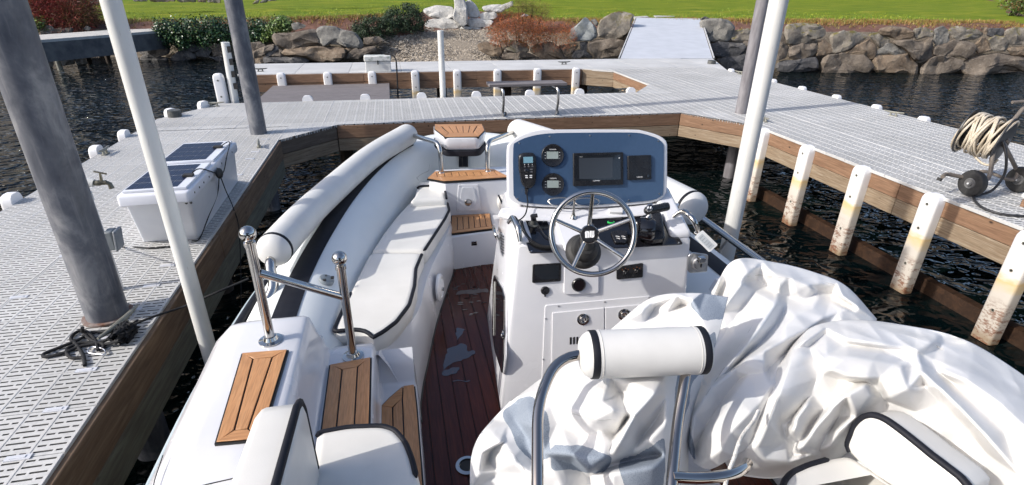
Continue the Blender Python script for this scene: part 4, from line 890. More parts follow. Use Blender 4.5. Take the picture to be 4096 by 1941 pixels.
bowpatch([lin((744-0,345+y),(826,345+y),4) for y in range(0,146,20)],.006,'black_bow_tab',blk)
bowpatch([lin((770+k*.5,350+y),(778+k*.5,350+y),1) for k,y in enumerate(range(0,136,15))],.010,'centre_seam',rub)
bowpatch([[(500+k*0,258),(560,290),(606,325),(700,332),(790,334),(880,330),(950,318),(982,285),(1010,250)],[(520,275),(568,325),(610,350),(700,356),(790,358),(880,354),(958,342),(990,312),(1022,262)],[(528,290),(572,345),(612,370),(700,378),(790,380),(880,376),(962,362),(994,338),(1030,275)]],.005,'black_bow_band',blk)
g=G(); cB=sum(bs,Vector())/6; g.prism([Vector((cB.x+(p.x-cB.x)*1.06,cB.y+(p.y-cB.y)*1.06,1.824)) for p in roundpoly(bs,.05,4)],(0,0,-.05)); g.build('black_bow_pad',blk,boat,bevel=.008,bseg=2)
# inner bow cowl: white-blue fabric panel closing the bow under the tube
g=G(); 
rowA=[Vector((x,4.80,1.47)) for x in np.linspace(.02,1.12,12)]; rowB=[Vector((x,4.22,1.50)) for x in np.linspace(.10,1.04,12)]
g.rings([rowA,rowB,[p-Vector((0,0,.5)) for p in rowB]],closed=False,cap0=False,cap1=False); g.build('bow_cowl',tubew,boat)
# top teak step
zt=1.65
ts=[P(q('M',*p),zt) for p in [(530,540),(1060,520),(1172,578),(1168,592),(618,627),(466,600)]]
inn=[P(q('M',*p),zt) for p in [(548,553),(1060,542),(1085,572),(555,590)]]
pl=[(1,[ts[0],ts[1],inn[1],inn[0]]),(0,[ts[1],ts[2],ts[3],inn[2],inn[1]]),(1,[ts[3],ts[4],ts[5],inn[3],inn[2]]),(0,[ts[5],ts[0],inn[0],inn[3]])]
for i in range(8):
    t0,t1=i/8,(i+1)/8; pl.append((0,[inn[0].lerp(inn[1],t0),inn[0].lerp(inn[1],t1),inn[3].lerp(inn[2],t1),inn[3].lerp(inn[2],t0)]))
plankpoly('teak_step',ts,pl,boat,zt+.01)
g=G(); g.prism([Vector((ts[5].x+.01,ts[5].y,zt-.006)),Vector((.28,4.32,zt-.006)),Vector((.86,4.32,zt-.006)),Vector((1.3,4.0,zt-.006)),Vector((1.3,3.985,zt-.006)),Vector((.33,3.965,zt-.006))],(0,0,-.57)); g.build('bow_bulkhead',gel,boat,bevel=.012)
# anchor light recess plate on the bulkhead
def bulk(p,off=0): return PN(p,(.5,3.965-off,1.4),Vector((.0,-1,0.03)).normalized())
f=roundpoly([bulk(q('M',*p)) for p in [(738,640),(915,640),(940,868),(722,875)]],.012,4); g=G(); g.prism(f,(0,-.010,0)); pt=g.build('light_plate',gel,boat,bevel=.003)
f=roundpoly([bulk(q('M',*p),.011) for p in [(770,665),(880,665),(905,790),(880,850),(775,850),(752,790)]],.02,4); g=G(); g.prism(f,(0,-.004,0)); g.build('recess',noisy('recess_grey',(.60,.61,.63),(.68,.69,.71),6,.25),pt,bevel=.004)
c=bulk(q('M',826,800),.016); g=G(); g.lathe([(.030,0),(.030,.008),(.026,.014),(.024,.010),(.008,.012)],c,(0,-1,.05),28); g.build('round_light',chrome,pt)
for p in ((752,656),(908,654),(740,862),(922,857)):
    g=G(); g.lathe([(.0035,0),(.0035,.003)],bulk(q('M',*p),.010),(0,-1,0),8); g.build('screw',steel,pt)
# lower step
z1=1.36
st=[P(q('M',*p),z1) for p in [(680,932),(1020,915),(1045,1047),(678,1093)]]
pad(st,z1+.012,boat,.045,5,'y','teak_step')
g=G(); g.prism([Vector((.24,3.60,z1-.002)),Vector((.24,3.97,z1-.002)),Vector((.80,3.97,z1-.002)),Vector((.80,3.66,z1-.002)),Vector((.67,3.655,z1-.002)),Vector((.33,3.605,z1-.002))],(0,0,-.30)); g.build('step_box',gel,boat,bevel=.010)
g=G(); cc=P(q('M',880,1163),1.24); cc=PY(q('M',880,1163),3.628); g.box(cc,(.045,.008,.038)); lt=g.build('flush_latch',chrome,boat,bevel=.004); g=G(); g.box(cc+Vector((0,-.006,-.006)),(.03,.004,.012)); g.build('latch_slot',blkp,lt)
# ---------------------------------------------------------------- cockpit sole: dark wet planks
g=G(); g.prism([Vector((x,y,FL-.002)) for x,y in [(-.25,-1.7),(-.25,2.5),(.28,3.0),(.30,3.7),(.78,3.7),(.9,3.0),(1.5,2.5),(1.5,-1.7)]],(0,0,-.04)); sole=g.build('cockpit_sole',caulk,boat)
flin=[P(q('N',*p),FL) for p in [(140,68),(141,120),(60,370),(32,480),(12,620),(0,730)]]+[P(q('J',*p),FL) for p in [(1275,800),(1285,1000),(1300,1221)]]
xs=np.arange(-.03,1.45,.072)
for i,x0 in enumerate(xs):
    x1=x0+.069; yy=3.66
    xm=(x0+x1)/2; ya=-1.65
    yend=3.64 if xm>.33 else (3.05+(xm-.1)*2.3 if xm>.08 else 2.75)
    g=G(); g.box2((x0,ya,FL),(x1,min(yend,3.64),FL+.004)); g.build('plank',wet,sole,bevel=.001,bseg=1)
# puddles on the planks
pud=M('puddle',(.03,.012,.008),.015,coat=1); B(pud).inputs['Specular IOR Level'].default_value=.8
bump(pud,noi(pud,gcoord(pud),9,2),.08,.01)
for i,poly in enumerate(([(120,510),(165,500),(180,480),(215,495),(220,530),(255,520),(270,530),(225,560),(140,590),(100,620),(88,650),(95,610)],[(165,400),(205,410),(200,430),(180,450),(170,470),(160,440)],[(90,650),(100,625),(175,605),(180,625),(160,640),(110,655)],[(168,215),(240,205),(325,200),(330,222),(290,221),(250,232),(200,228),(160,236)],[(140,678),(235,680),(230,685),(150,683)])):
    ol=resample(roundpoly([P(q('N',*p),FL+.006) for p in poly],.012,3),70,True); ol=[p+Vector((noise.noise(p*38),noise.noise(p*38+Vector((5,5,5))),0))*.010 for p in ol]; g=G(); g.add(ol,[list(range(len(ol)))]); g.build('puddle',pud,sole,smooth=0)
for k in range(26):
    x=.30+rng.random()*.25-.0; y=2.95+rng.random()*.45; ol=[Vector((x+math.cos(a)*.018*rng.uniform(.4,1.6),y+math.sin(a)*.007*rng.uniform(.4,1.5),FL+.0062)) for a in np.linspace(0,5.5,7)]
    g=G(); g.add(ol,[list(range(7))]); g.build('puddle',pud,sole,smooth=0)
c=P(q('J',1552,1110),FL+.006); g=G(); g.lathe([(.052,0),(.052,.006),(.036,.008),(.033,-.02)],c,(0,0,1),28,cap1=False); sk=g.build('deck_socket',chrome,boat); g=G(); g.lathe([(.034,.0),(.034,.0015)],c+Vector((0,0,.001)),(0,0,1),24); g.build('socket_hole',caulk,sk)
# ---------------------------------------------------------------- port seating
def cushion(name,ol,z,th,mat,parent,r=.03,pipe=None,piper=.008,rot=None,seg=90,bul=.012,label=None):
    """ol: outline (Vectors), z top; pipe: (t0,t1) fractions of the outline carrying black piping"""
    p=resample([Vector((a.x,a.y,z)) for a in ol],seg,True); rings=[]
    def sm(R_,it):
        for _ in range(it): R_=[(R_[i-1]+R_[i]*2+R_[(i+1)%len(R_)])/4 for i in range(len(R_))]
        return R_
    for ins,dz in ((.012,-th),(.0,-th+.02),(-.004,-th*.5),(.0,-r),(r*.13,-r*.5),(r*.45,-r*.13),(r,0)):
        rings.append([v+Vector((0,0,dz)) for v in sm(inset2(p,ins),int(max(ins,0)/r*9))])
    rings.append(sm(inset2(p,r+.006),16)); last=rings[-1]
    g=G(); g.rings(rings,True,True,False); from mathutils.geometry import tessellate_polygon
    g.add(last,[t for t in tessellate_polygon([last])]); o=g.build(name,mat,parent,smooth=60,label=label,weld=True)
    if pipe:
        a,b=pipe; ii=[i for i in range(int(a*seg),int(b*seg)+1)]; q3=inset2(p,r*.30); pts=[q3[i%seg]+Vector((0,0,-r*.16)) for i in ii]; pts=[pts[0]-Vector((0,0,.0))]+pts
        g=G(); g.tube(pts,[piper*.4]+[piper]*(len(pts)-2)+[piper*.4],8,closed=False); g.build('black_piping',blk,o,smooth=60)
    return o
zc=1.52
m2=lambda l,r_,z=zc:[P(q(r_,*p),z) for p in l]
aft=roundpoly(m2([(1175,1034),(1618,1036)],'F')+m2([(1262,-40),(1255,60),(1225,170),(1150,270),(1070,330),(1000,368),(960,330),(905,318),(775,330),(765,318),(850,130),(905,25)],'J'),.012,3)
cushion('seat_cushion',aft,zc,.11,gelt,boat,.03,pipe=(.165,.80),piper=.0105,label='aft port seat cushion, the longest')
mid=roundpoly(m2([(1500,622),(1815,620),(1835,690),(1800,760),(1630,1022),(1185,1030),(1290,870),(1400,730)],'F'),.02,3)
cushion('seat_cushion',mid,zc,.11,gelt,boat,.03,pipe=(.155,.50),piper=.0105,label='middle port seat cushion')
fw=roundpoly(m2([(392,612),(600,606),(614,648),(637,768),(305,788),(350,735),(372,660)],'M',1.57),.02,3)
cushion('seat_cushion',fw,1.57,.20,gelt,boat,.03,pipe=None,label='small forward port seat cushion')
# moulded seat base below the cushions, down to the sole
top=[P(q('M',*p),1.42) for p in [(640,640),(668,800)]]+[P(q('F',*p),1.42) for p in [(1838,760),(1800,860)]]
topc=smoothpath([Vector((.335,3.97,1.42)),Vector((.335,3.72,1.42)),Vector((.27,3.45,1.42)),Vector((.155,3.08,1.42)),Vector((.085,2.80,1.42)),Vector((.05,2.60,1.42)),Vector((-.02,2.42,1.42)),Vector((-.11,2.31,1.42)),Vector((-.16,2.22,1.43)),Vector((-.17,2.15,1.45))],6)
botc=smoothpath([Vector((.335,3.97,FL)),Vector((.335,3.62,FL)),Vector((.25,3.30,FL)),Vector((.155,2.95,FL)),Vector((.10,2.70,FL)),Vector((.06,2.50,FL)),Vector((.03,2.36,FL)),Vector((.01,2.24,FL)),Vector((-.0,2.16,FL)),Vector((-.0,2.06,FL))],6)
T,Bt=resample(topc,40),resample(botc,40); mid_=[a.lerp(b,.55)+Vector((.012,0,0)) for a,b in zip(T,Bt)]; up1=[a.lerp(b,.15)+Vector((.012,0,0)) for a,b in zip(T,Bt)]
backs=[Vector((-.42,p.y,1.42)) for p in T]
g=G(); g.rings([backs,[a+Vector((0,0,0)) for a in T],up1,mid_,[b+Vector((.004,0,.02)) for b in Bt],Bt],closed=False,cap0=False,cap1=False); g.build('seat_base',gel,boat,smooth=50)
g=G(); g.tube([b+Vector((.004,-.002,.004)) for b in Bt],.006,6); g.build('sole_seal',caulk,boat)
c=PN(q('N',70,195),(.125,2.78,1.3),Vector((.97,-.25,.0)).normalized()); ax=Vector((.96,-.27,.05)).normalized()
g=G(); g.lathe([(.088,0),(.088,.012),(.080,.020),(.066,.022),(.060,.014)],c,ax,32); sp=g.build('speaker',gel,boat,smooth=30); g=G(); g.lathe([(.058,.0),(.050,.010),(.02,.014)],c+ax*.013,ax,28); g.build('speaker_grille',noisy('pale_grille',(.60,.60,.62),(.7,.7,.72),90,.5),sp); g=G(); g.lathe([(.012,0),(.012,.012)],c+ax*.02+Vector((0,-.02,0)),ax,12); g.build('speaker_badge',chrome,sp)
# ---------------------------------------------------------------- port quarter deck
def zdeck(x,y):
    k=[(-1.0,1.34),(-.885,1.38),(-.875,1.52),(-.84,1.62),(-.77,1.69),(-.70,1.70),(-.475,1.70),(-.455,1.69),(-.43,1.60),(-.405,1.53),(-.38,1.50),(-.20,1.50),(-.185,1.49),(-.18,1.44),(-.175,1.285),(-.16,1.272),(-.012,1.272),(-.002,1.262),(.002,1.08)]
    for (a,za),(b,zb_) in zip(k,k[1:]):
        if a<=x<=b: return za+(zb_-za)*(x-a)/(b-a)
    return k[-1][1]
xk=[-.885,-.882,-.875,-.86,-.84,-.81,-.77,-.70,-.60,-.475,-.462,-.455,-.44,-.43,-.418,-.405,-.392,-.38,-.30,-.20,-.190,-.183,-.179,-.176,-.168,-.155,-.08,-.012,-.004,.0,.003]
ys=list(np.linspace(.3,1.95,12))+[2.0,2.05,2.09,2.12,2.15,2.18,2.21,2.235,2.25]
rows=[]
for y in ys:
    row=[]
    for x in xk:
        z=zdeck(x,y); xx=x
        if x>-.19 and y>2.10: z=max(z,1.272+(1.45-1.272)*min((y-2.10)/.10,1)*1.0) if x<-.01 else z
        if y>2.14: z-=max(0,(y-2.14)/.11)**2*.10*(1 if x<-.42 else .5)
        if x>-.19 and x<-.01: z=max(1.08,z)
        row.append(Vector((xx,y,z)))
    rows.append(row)
g=G(); g.rings(rows,closed=False,cap0=False,cap1=False); g.build('quarter_deck',gel,boat,smooth=50)
# pedestal bump for the aft post pad
def fr(z,l,reg='J'): return [P(q(reg,*p),z) for p in l]
t1=fr(1.712,[(262,478),(522,456),(455,720),(235,972),(88,972)]); 
a1,b1=t1[0],t1[1]; nl=Vector((a1.x+.02,1.42,0)); nr=Vector((b1.x+.0,1.42,0))
pad([(-.665,1.905,0),(-.495,1.895,0),(-.505,1.42,0),(-.640,1.43,0)],1.710,boat,.048,1,'y')
pad([(-.372,2.035,0),(-.197,2.055,0),(-.190,1.30,0),(-.365,1.30,0)],1.508,boat,.055,1,'y')
# third tread with the curved front edge
o3=[Vector((x,y,0)) for x,y in [(-.172,1.985),(-.13,2.04),(-.07,2.105),(-.018,2.185),(-.012,1.95),(-.010,1.30),(-.172,1.30)]]
plankpoly('teak_pad',o3,[(1,[o3[0],o3[1],o3[2],Vector((-.075,2.02,0)),Vector((-.12,1.965,0))]),(0,[o3[2],o3[3],o3[4],o3[5],Vector((-.075,1.30,0)),Vector((-.075,2.02,0))]),(0,[o3[0],Vector((-.12,1.965,0)),Vector((-.12,1.30,0)),o3[6]]),(0,[Vector((-.12,1.965,0)),Vector((-.075,2.02,0)),Vector((-.075,1.30,0)),Vector((-.12,1.30,0))])],boat,1.280)
# rub rail
g=G(); pr=[Vector((-.945,.2,1.42)),Vector((-.945,1.6,1.42)),Vector((-.935,2.1,1.42)),Vector((-.905,2.5,1.42)),Vector((-.865,2.85,1.42)),Vector((-.79,3.2,1.43)),Vector((-.69,3.55,1.44))]
g.tube(smoothpath(pr,6),.022,10); g.build('rub_rail',noisy('pale_blue_rub_rail',(.34,.42,.46),(.42,.49,.52),8,.45),boat,smooth=60)
g=G(); g.tube([p+Vector((.038,0,.035)) for p in smoothpath(pr,6)],.024,8); g.build('rub_rail_insert',blk,boat,smooth=60)
g=G(); g.prism(roundpoly([Vector((x,y,1.702)) for x,y in [(-.70,1.235),(-.56,1.255),(-.56,.9),(-.70,.9)]],.02),(0,0,.006)); g.build('non_slip_pad',blk,boat)
g=G(); g.tube(smoothpath([Vector((x,y,1.7018)) for x,y in [(-.79,1.42),(-.775,1.30),(-.74,1.265),(-.60,1.28),(-.50,1.29)]],6),.0016,5); g.build('deck_seam',caulk,boat)
# mooring posts
def post(c,zb_,zt_,dy=0):
    g=G(); c=Vector((c[0],c[1],zb_)); k=zt_-zb_
    g.lathe([(.0185,0),(.0185,k-.075),(.0185,k-.073),(.022,k-.072),(.022,k-.055),(.014,k-.05),(.013,k-.045)],c,(0,0,1),22); o=g.build('mooring_post',chrome,boat,smooth=40)
    g=G(); g.sphere(c+Vector((0,0,k-.022)),.031,26,16); g.build('ball_top',chrome,o,smooth=60)
    g=G(); g.lathe([(.047,0),(.047,.004),(.030,.008),(.024,.022),(.019,.024)],c,(0,0,1),26); f=g.build('base_flange',chrome,o,smooth=30)
    return o
p1=P(q('J',412,380),1.702); p2=P(q('J',890,472),1.505)
post(p1,1.702,2.205); post(p2,1.505,PN(q('J',865,40) if 0 else (857,640),p2,Vector((0,1,0))).z+.004)
g=G(); g.tube([Vector((p1.x+.012,p1.y,PN((668,686),p1,Vector((0,1,0))).z)),Vector((p2.x-.01,p2.y,PN((858,747),p2,Vector((0,1,0))).z))],.0165,16); g.build('cross_bar',chrome,boat,smooth=60)
# starboard quarter, mostly under the covers
g=G(); rows2=[[Vector((2*CX-x+.03,y,z)) for x,y,z in [(p.x,p.y,p.z) for p in r]] for r in [[Vector((x,y,min(zdeck(x,y),1.62))) for x in xk[:20]] for y in (.1,1.0,2.0,2.25)]]
g.rings(rows2,closed=False,cap0=False,cap1=False); g.build('quarter_deck',gel,boat,smooth=50)
# ---------------------------------------------------------------- aft seats
zs=1.66
so_=[P(q('J',*p),zs) for p in [(672,905),(860,870),(1060,862),(1140,885),(1205,960),(1245,1060),(1285,1221),(1300,1400),(620,1400),(650,1100)]]
cushion('seat_pad',roundpoly(so_,.02,3),zs,.13,gelt,boat,.028,pipe=(.0,.40),piper=.010,label='aft port seat pad with black piping')
def slabcush(name,front,back,parent,mat,r=.02,label=None):
    """backrest from a front outline and an offset vector, softened edges"""
    n=len(front); c=sum(front,Vector())/n; g=G(); rg=[]
    F=resample(roundpoly(front,.05,5),60,True)
    c=sum(F,Vector())/len(F)
    for s,d in ((.80,-.004),(.965,0),(.99,.06),(1,.16),(1,.84),(.99,.94),(.965,1),(.8,1.004)):
        rg.append([c+(p-c)*s+back*d for p in F])
    g.rings(rg); return g.build(name,mat,parent,smooth=60,label=label),F
zt_=1.95
fr_=[P(q('J',600,702),zt_),P(q('J',640,740),zt_-.02)]
tA=P(q('J',595,705),zt_); tB=P(q('J',468,1225),zt_); tC=P(q('J',335,742),zt_)
X0=tA.x; front=[Vector((X0+.005,tA.y,zt_)),Vector((X0+.012,tA.y-.012,zs-.06)),Vector((X0-.03,.45,zs-.06)),Vector((X0-.032,.45,zt_))]
o,F=slabcush('seat_backrest',front,Vector((tC.x-tA.x,.0,-.0)),boat,gelt,label='aft port seat backrest with black piping')
k0_=max(range(60),key=lambda i:F[i].y-.0*F[i].z); pts=[F[i]+Vector((-.012,.001,.002)) for i in sorted(range(60),key=lambda i:(0 if F[i].z>zt_-.05 else 1,F[i].y if F[i].z>zt_-.05 else -F[i].z)) if F[i].y>.52 and F[i].z>zs-.02]; g=G(); g.tube(pts,.012,8); g.build('black_piping',blk,o,smooth=60)
# starboard aft seat
zs2=1.66
so_=[P(q('L',*p),zs2) for p in [(1012,1032),(900,1050),(760,1090),(660,1135),(615,1190),(600,1300),(1500,1300),(1300,1221)]]
cushion('seat_pad',roundpoly(so_,.02,3)[::-1],zs2,.13,gelt,boat,.028,pipe=(.42,.80),piper=.010,label='aft starboard seat pad with black piping')
a=P(q('L',1010,1035),zs2); 
bt_=[(1012,1032),(1020,930),(1050,865),(1110,822),(1190,832),(1300,905),(1480,1050),(1700,1240),(1560,1330),(1250,1221)]
pl0=P(q('L',1012,1032),zs2+.0); e_=(P(q('L',1250,1221),zs2)-pl0); e_.z=0; e_.normalize(); nrm=Vector((-e_.y,e_.x,0)); nrm=nrm if nrm.dot(Vector((-1,-.3,0)))>0 else -nrm
nrm=(nrm+Vector((0,0,.22))).normalized()
front=[PN(q('L',*p),pl0,nrm) for p in bt_]
g=G(); F=resample(smoothpath(front,3,True),90,True); c=sum(F,Vector())/len(F); rg=[]; bk=-nrm*.13; bk.z+=.01
for s,d in ((.80,-.03),(.95,-.01),(.99,.03),(1.0,.12),(1.0,.88),(.98,.96),(.95,1),(.8,1.02)): rg.append([c+(p-c)*s+bk*d for p in F])
g.rings(rg); o=g.build('seat_backrest',gelt,boat,smooth=60,label='aft starboard seat backrest with black piping')
g=G(); i0=min(range(90),key=lambda i:(F[i]-front[0]).length); i1=min(range(90),key=lambda i:(F[i]-front[7]).length)
idx=list(range(i0,i1+1)) if i1>i0 else list(range(i0,i1+91)); g.tube([F[i%90]+bk*.06 for i in idx],.012,8); g.build('black_piping',blk,o,smooth=60)
# ================================================================ console
yw=math.radians(-5.0); ex=Vector((math.cos(yw),math.sin(yw),0)); ey=Vector((-math.sin(yw),math.cos(yw),0)); ez=Vector((0,0,1))
CO=Vector((.496,2.178,0)); cn=lambda x,y,z: CO+ex*x+ey*y+Vector((0,0,z))
Fn=(-ey*.99+ez*.15).normalized()        # aft face of the console leans forward a little at the top
F0=cn(0,0,1.95)
def cf(p,off=0): return PN(p,F0+Fn*off,Fn)
Tn=(ez*.95-ey*.30).normalized(); T0=cn(0,0,1.952)
def ct(p,off=0): return PN(p,T0+Tn*off,Tn)
Dn=(-ey*.96+ez*.26).normalized(); D0=cn(.3,.275,2.20)
def cd(p,off=0): return PN(p,D0+Dn*off,Dn)
def plate(fn,reg,pts,th,name,mat,parent,r=0,off=0,bevel=0,n=None,label=None):
    nr={cf:Fn,ct:Tn,cd:Dn}[fn] if n is None else n
    f=[fn(q(reg,*p) if reg else p,off) for p in pts]
    if r: f=roundpoly(f,r,5)
    g=G(); g.prism(f,nr*th); return g.build(name,mat,parent,bevel=bevel,bseg=2,label=label)
con=G()
wtop=.84
sect=[(0,-.135,FL),(0,0.0,1.95),(0,.30,2.03),(0,.62,1.99),(0,.70,1.80),(0,.74,FL)]
# body as loft across width with rounded shoulder edges
rows=[]
for xx,ins in ((.0,.035),(.006,.012),(.025,0.0),(.2,0),(.5,0),(wtop-.02,0),(wtop,.012),(wtop+.006,.035)):
    row=[]
    for k,(_,y,z) in enumerate(sect):
        c0=Vector((0,.3,1.6)); v=Vector((0,y,z)); dv=(v-c0); L=dv.length; v=c0+dv*(1-ins/L) if z>FL else v
        taper=-.085*(1.95-z)/(1.95-FL)*(1 if xx<.1 else 0)
        row.append(cn(xx+taper*(1 if z<1.95 else 0),v.y,v.z))
    rows.append(row)
con.rings(rows,closed=True); body=con.build('console',gel,boat,smooth=30,bevel=.012,bseg=3)
# raised centre hump under the wheel and its column down the face
hp_=[ct(q('V',*p)) for p in [(400,560),(860,560),(925,640),(960,1060),(540,1090),(420,900)]]
plate(ct,'V',[(420,560),(870,550),(925,620),(945,800),(1000,1040),(560,1100),(430,700)],.014,'wheel_plinth',gel,body,r=.02,bevel=.008)
plate(cf,'K',[(590,80),(770,80),(768,215),(760,222),(600,228),(588,222)],.012,'gauge_recess',gel,body,r=.012,bevel=.006)
# black inset panels
plate(ct,'G',[(345,795),(560,788),(600,870),(640,1045),(430,1055)],.005,'switch_panel',blkg,body,r=.014,bevel=.001)
plate(ct,'G',[(915,780),(1440,740),(1490,770),(1640,985),(1040,1018),(1005,1000)],.005,'switch_panel',blkg,body,r=.014,bevel=.001)
for p in [(445,1035),(540,800),(1038,1000),(1605,968)]:
    g=G(); g.lathe([(.004,0),(.004,.002)],ct(q('G',*p),.005),Tn,10); g.build('screw',steel,body)
# right shoulder and left shoulder moulded up beside the panels
g=G(); s=[cn(.735,0,1.94),cn(.84,.0,1.94),cn(.85,.36,2.045),cn(.75,.36,2.045)]; g.prism(s,(0,0,.045)); g.build('shoulder',gel,body,bevel=.02,bseg=3)
g=G(); s=[cn(.003,.008,1.935),cn(.075,.008,1.935),cn(.06,.36,2.02),cn(.003,.36,2.02)]; g.prism(s,(0,0,.038)); g.build('shoulder',gel,body,bevel=.014,bseg=3)
# grab handles
def handle(pts,r,parent,name='grab_handle'):
    g=G(); P_=smoothpath(pts,6); n=len(P_); g.tube(P_,[r*(.75+.5*math.sin(math.pi*i/(n-1))) for i in range(n)],12); return g.build(name,chrome,parent,smooth=60)
za=ct(q('G',285,800),.03); zb_=ct(q('G',360,975),.03)
handle([ct(q('G',262,812),.015),ct(q('G',300,775),.05),ct(q('G',340,850),.06),ct(q('G',355,960),.02)],.013,body)
handle([ct(q('G',1560,765),.04),ct(q('G',1640,725),.08),ct(q('G',1720,790),.09),ct(q('G',1765,900),.03)],.012,body)
# side face: door, handle, vent
Sn=(-ex+ez*.0).normalized(); S0=cn(-.0,.2,1.95)
A_=P((1228,910),FL); B_=P((1265,1041),FL); T_=cn(0,0,1.95); sn=((B_-A_).cross(T_-A_)).normalized(); sn=sn if sn.x<0 else -sn
def cs(p,off=0): return PN(p,cn(-.002,0,1.95)+Sn_*off,Sn_)
v1=(cn(-.085,-.135,FL)-cn(0,0,1.95)); Sn_=v1.cross(ey).normalized(); Sn_=Sn_ if Sn_.x<0 else -Sn_
plate(cs,'N',[(362,128),(415,195),(428,235),(425,560),(412,650),(365,520),(352,440)],.006,'side_door_frame',gel,body,r=.02,n=Sn_)
d=plate(cs,'N',[(368,128),(410,200),(422,245),(418,560),(410,645),(370,520),(358,440),(362,160)],.012,'side_door',blkg,body,r=.02,n=Sn_,bevel=.003,label='black gloss door in the side of the console')
g=G(); c=cs(q('N',405,440),.014); g.lathe([(.022,0),(.022,.006),(.012,.008),(.010,.004)],c,Sn_,20); g.build('door_latch',chrome,d)
g=G(); g.tube([cs(q('N',361,165),.014),cs(q('N',357,445),.014)],.004,8); g.build('hinge',blkp,d)
c=cs(q('G',160,885),.01); handle([cs(q('G',150,830),.005),cs(q('G',150,850),.035),cs(q('G',165,905),.038),cs(q('G',180,945),.005)],.010,body,'side_handle')
vt=plate(cs,'G',[(200,885),(222,900),(228,1000),(225,1080),(208,1040),(196,960)],.006,'side_vent',steel,body,r=.012,n=Sn_)
for k in range(7):
    y=905+k*22; g=G(); a,b=cs(q('G',200+k*1.2,y),.008),cs(q('G',222,y+14),.008); g.tube([a,b],.0035,6); g.build('vent_slat',blkp,vt)
# aft face fittings
mp=plate(cf,'K',[(428,74),(576,66),(574,160),(425,170)],.010,'small_display',blkp,body,r=.008,bevel=.003)
plate(cf,'K',[(440,84),(564,78),(563,150),(438,158)],.001,'display_glass',screen,mp,off=.0105)
g=G(); c=cf(q('K',493,210)); g.lathe([(.021,0),(.021,.006),(.017,.009)],c,Fn,22); so1=g.build('socket_cap',blkp,body); g=G(); g.box(cf(q('K',493,236),.004),(.007,.006,.012)); g.build('socket_tab',blkp,so1)
g=G(); c=cf(q('K',667,180),.013); g.lathe([(.034,0),(.034,.008),(.030,.013),(.027,.011)],c,Fn,30); gg1=g.build('round_gauge',blkp,body,smooth=30)
g=G(); g.lathe([(.026,0),(.026,.001)],c+Fn*.0115,Fn,26); g.build('gauge_face',blkg,gg1)
kp=plate(cf,'K',[(862,95),(870,85),(1000,66),(998,140),(862,152)],.010,'key_switch_panel',blkp,body,r=.008,bevel=.003)
for x,y in ((908,115),(967,108)):
    g=G(); c=cf(q('K',x,y),.010); g.lathe([(.013,0),(.013,.006),(.010,.010),(.009,.006)],c,Fn,20); kk=g.build('key_switch',blkg,kp)
    g=G(); g.box(c+Fn*.008,(.003,.004,.012)); g.build('key_slot',steel,kk) if 0 else g.build('key_slot',steel,kp)
    for a in (-50,0,50):
        g=G(); aa=math.radians(90+a); g.lathe([(.0018,0),(.0018,.0008)],c+(ex*math.cos(aa)+ez*math.sin(aa))*.019,Fn,6); g.build('index_mark',orangep,kp)
for x,y in ((654,102),):
    g=G(); g.lathe([(.006,0),(.006,.004)],cf(q('K',x,y),.012),Fn,12); g.build('push_button',blkp,body)
g=G(); g.lathe([(.030,0),(.034,.010),(.036,.05),(.033,.055)],cf(q('K',510,100),.0)*0+cn(-.0,0,-5),Fn,8)
# shore power socket on the right shoulder
Rn=(Fn*.92+ex*.38).normalized()
plate(cf,'K',[(1232,25),(1255,10),(1335,22),(1330,110),(1240,118),(1226,100)],.012,'socket_plate',steel,body,r=.010,bevel=.003)
c=cf(q('K',1290,70),.013); g=G(); g.lathe([(.036,0),(.036,.010),(.032,.018),(.026,.016),(.024,.022),(.010,.024)],c,Fn,26); sk=g.build('shore_power_socket',steel,body,smooth=25)
g=G(); g.box(c+Fn*.02+ez*.028,(.034,.030,.030)); g.build('socket_hinge',chrome,sk,bevel=.004); g=G(); g.box(c+Fn*.028+ez*.006,(.005,.006,.034)); g.build('socket_key',blkp,sk)
# locker doors
fr2=plate(cf,'K',[(492,286),(1095,232),(1110,250),(1110,900),(520,900),(470,770)],.006,'locker_frame',gel,body,r=.012,bevel=.002)
dl_=plate(cf,'K',[(530,325),(798,298),(798,900),(520,900)],.007,'locker_door',gel,body,r=.004,off=.0065,bevel=.002,label='left locker door')
dr_=plate(cf,'K',[(804,298),(1060,275),(1070,900),(804,900)],.007,'locker_door',gel,body,r=.004,off=.0065,bevel=.002,label='right locker door')
for x,y,pp_ in ((690,360,dl_),(902,335,dr_)):
    g=G(); c=cf(q('K',x,y),.0140); g.lathe([(.030,0),(.030,.004),(.025,.006),(.022,.002)],c,Fn,28); l=g.build('ring_latch',chrome,pp_,smooth=25); g=G()
    u=ex; w=Fn.cross(ex); g.tube([c+Fn*.007+(u*math.cos(a)+w*math.sin(a))*.015 for a in np.linspace(0,2*math.pi,18)[:-1]],.004,8,closed=True); g.build('latch_ring',chrome,pp_,smooth=60)
for i,x in enumerate((626,643,660)):
    plate(cf,'K',[(x-5,455-i),(x+5,452-i),(x+5,488-i),(x-5,492-i)],.0012,'vent_slot',caulk,dl_,r=.002,off=.0137)
for x,y in ((563,292),(803,270),(1032,249),(496,357),(484,568)):
    g=G(); g.lathe([(.0042,0),(.0042,.0025)],cf(q('K',x,y),.006),Fn,10); g.build('screw',steel,body)
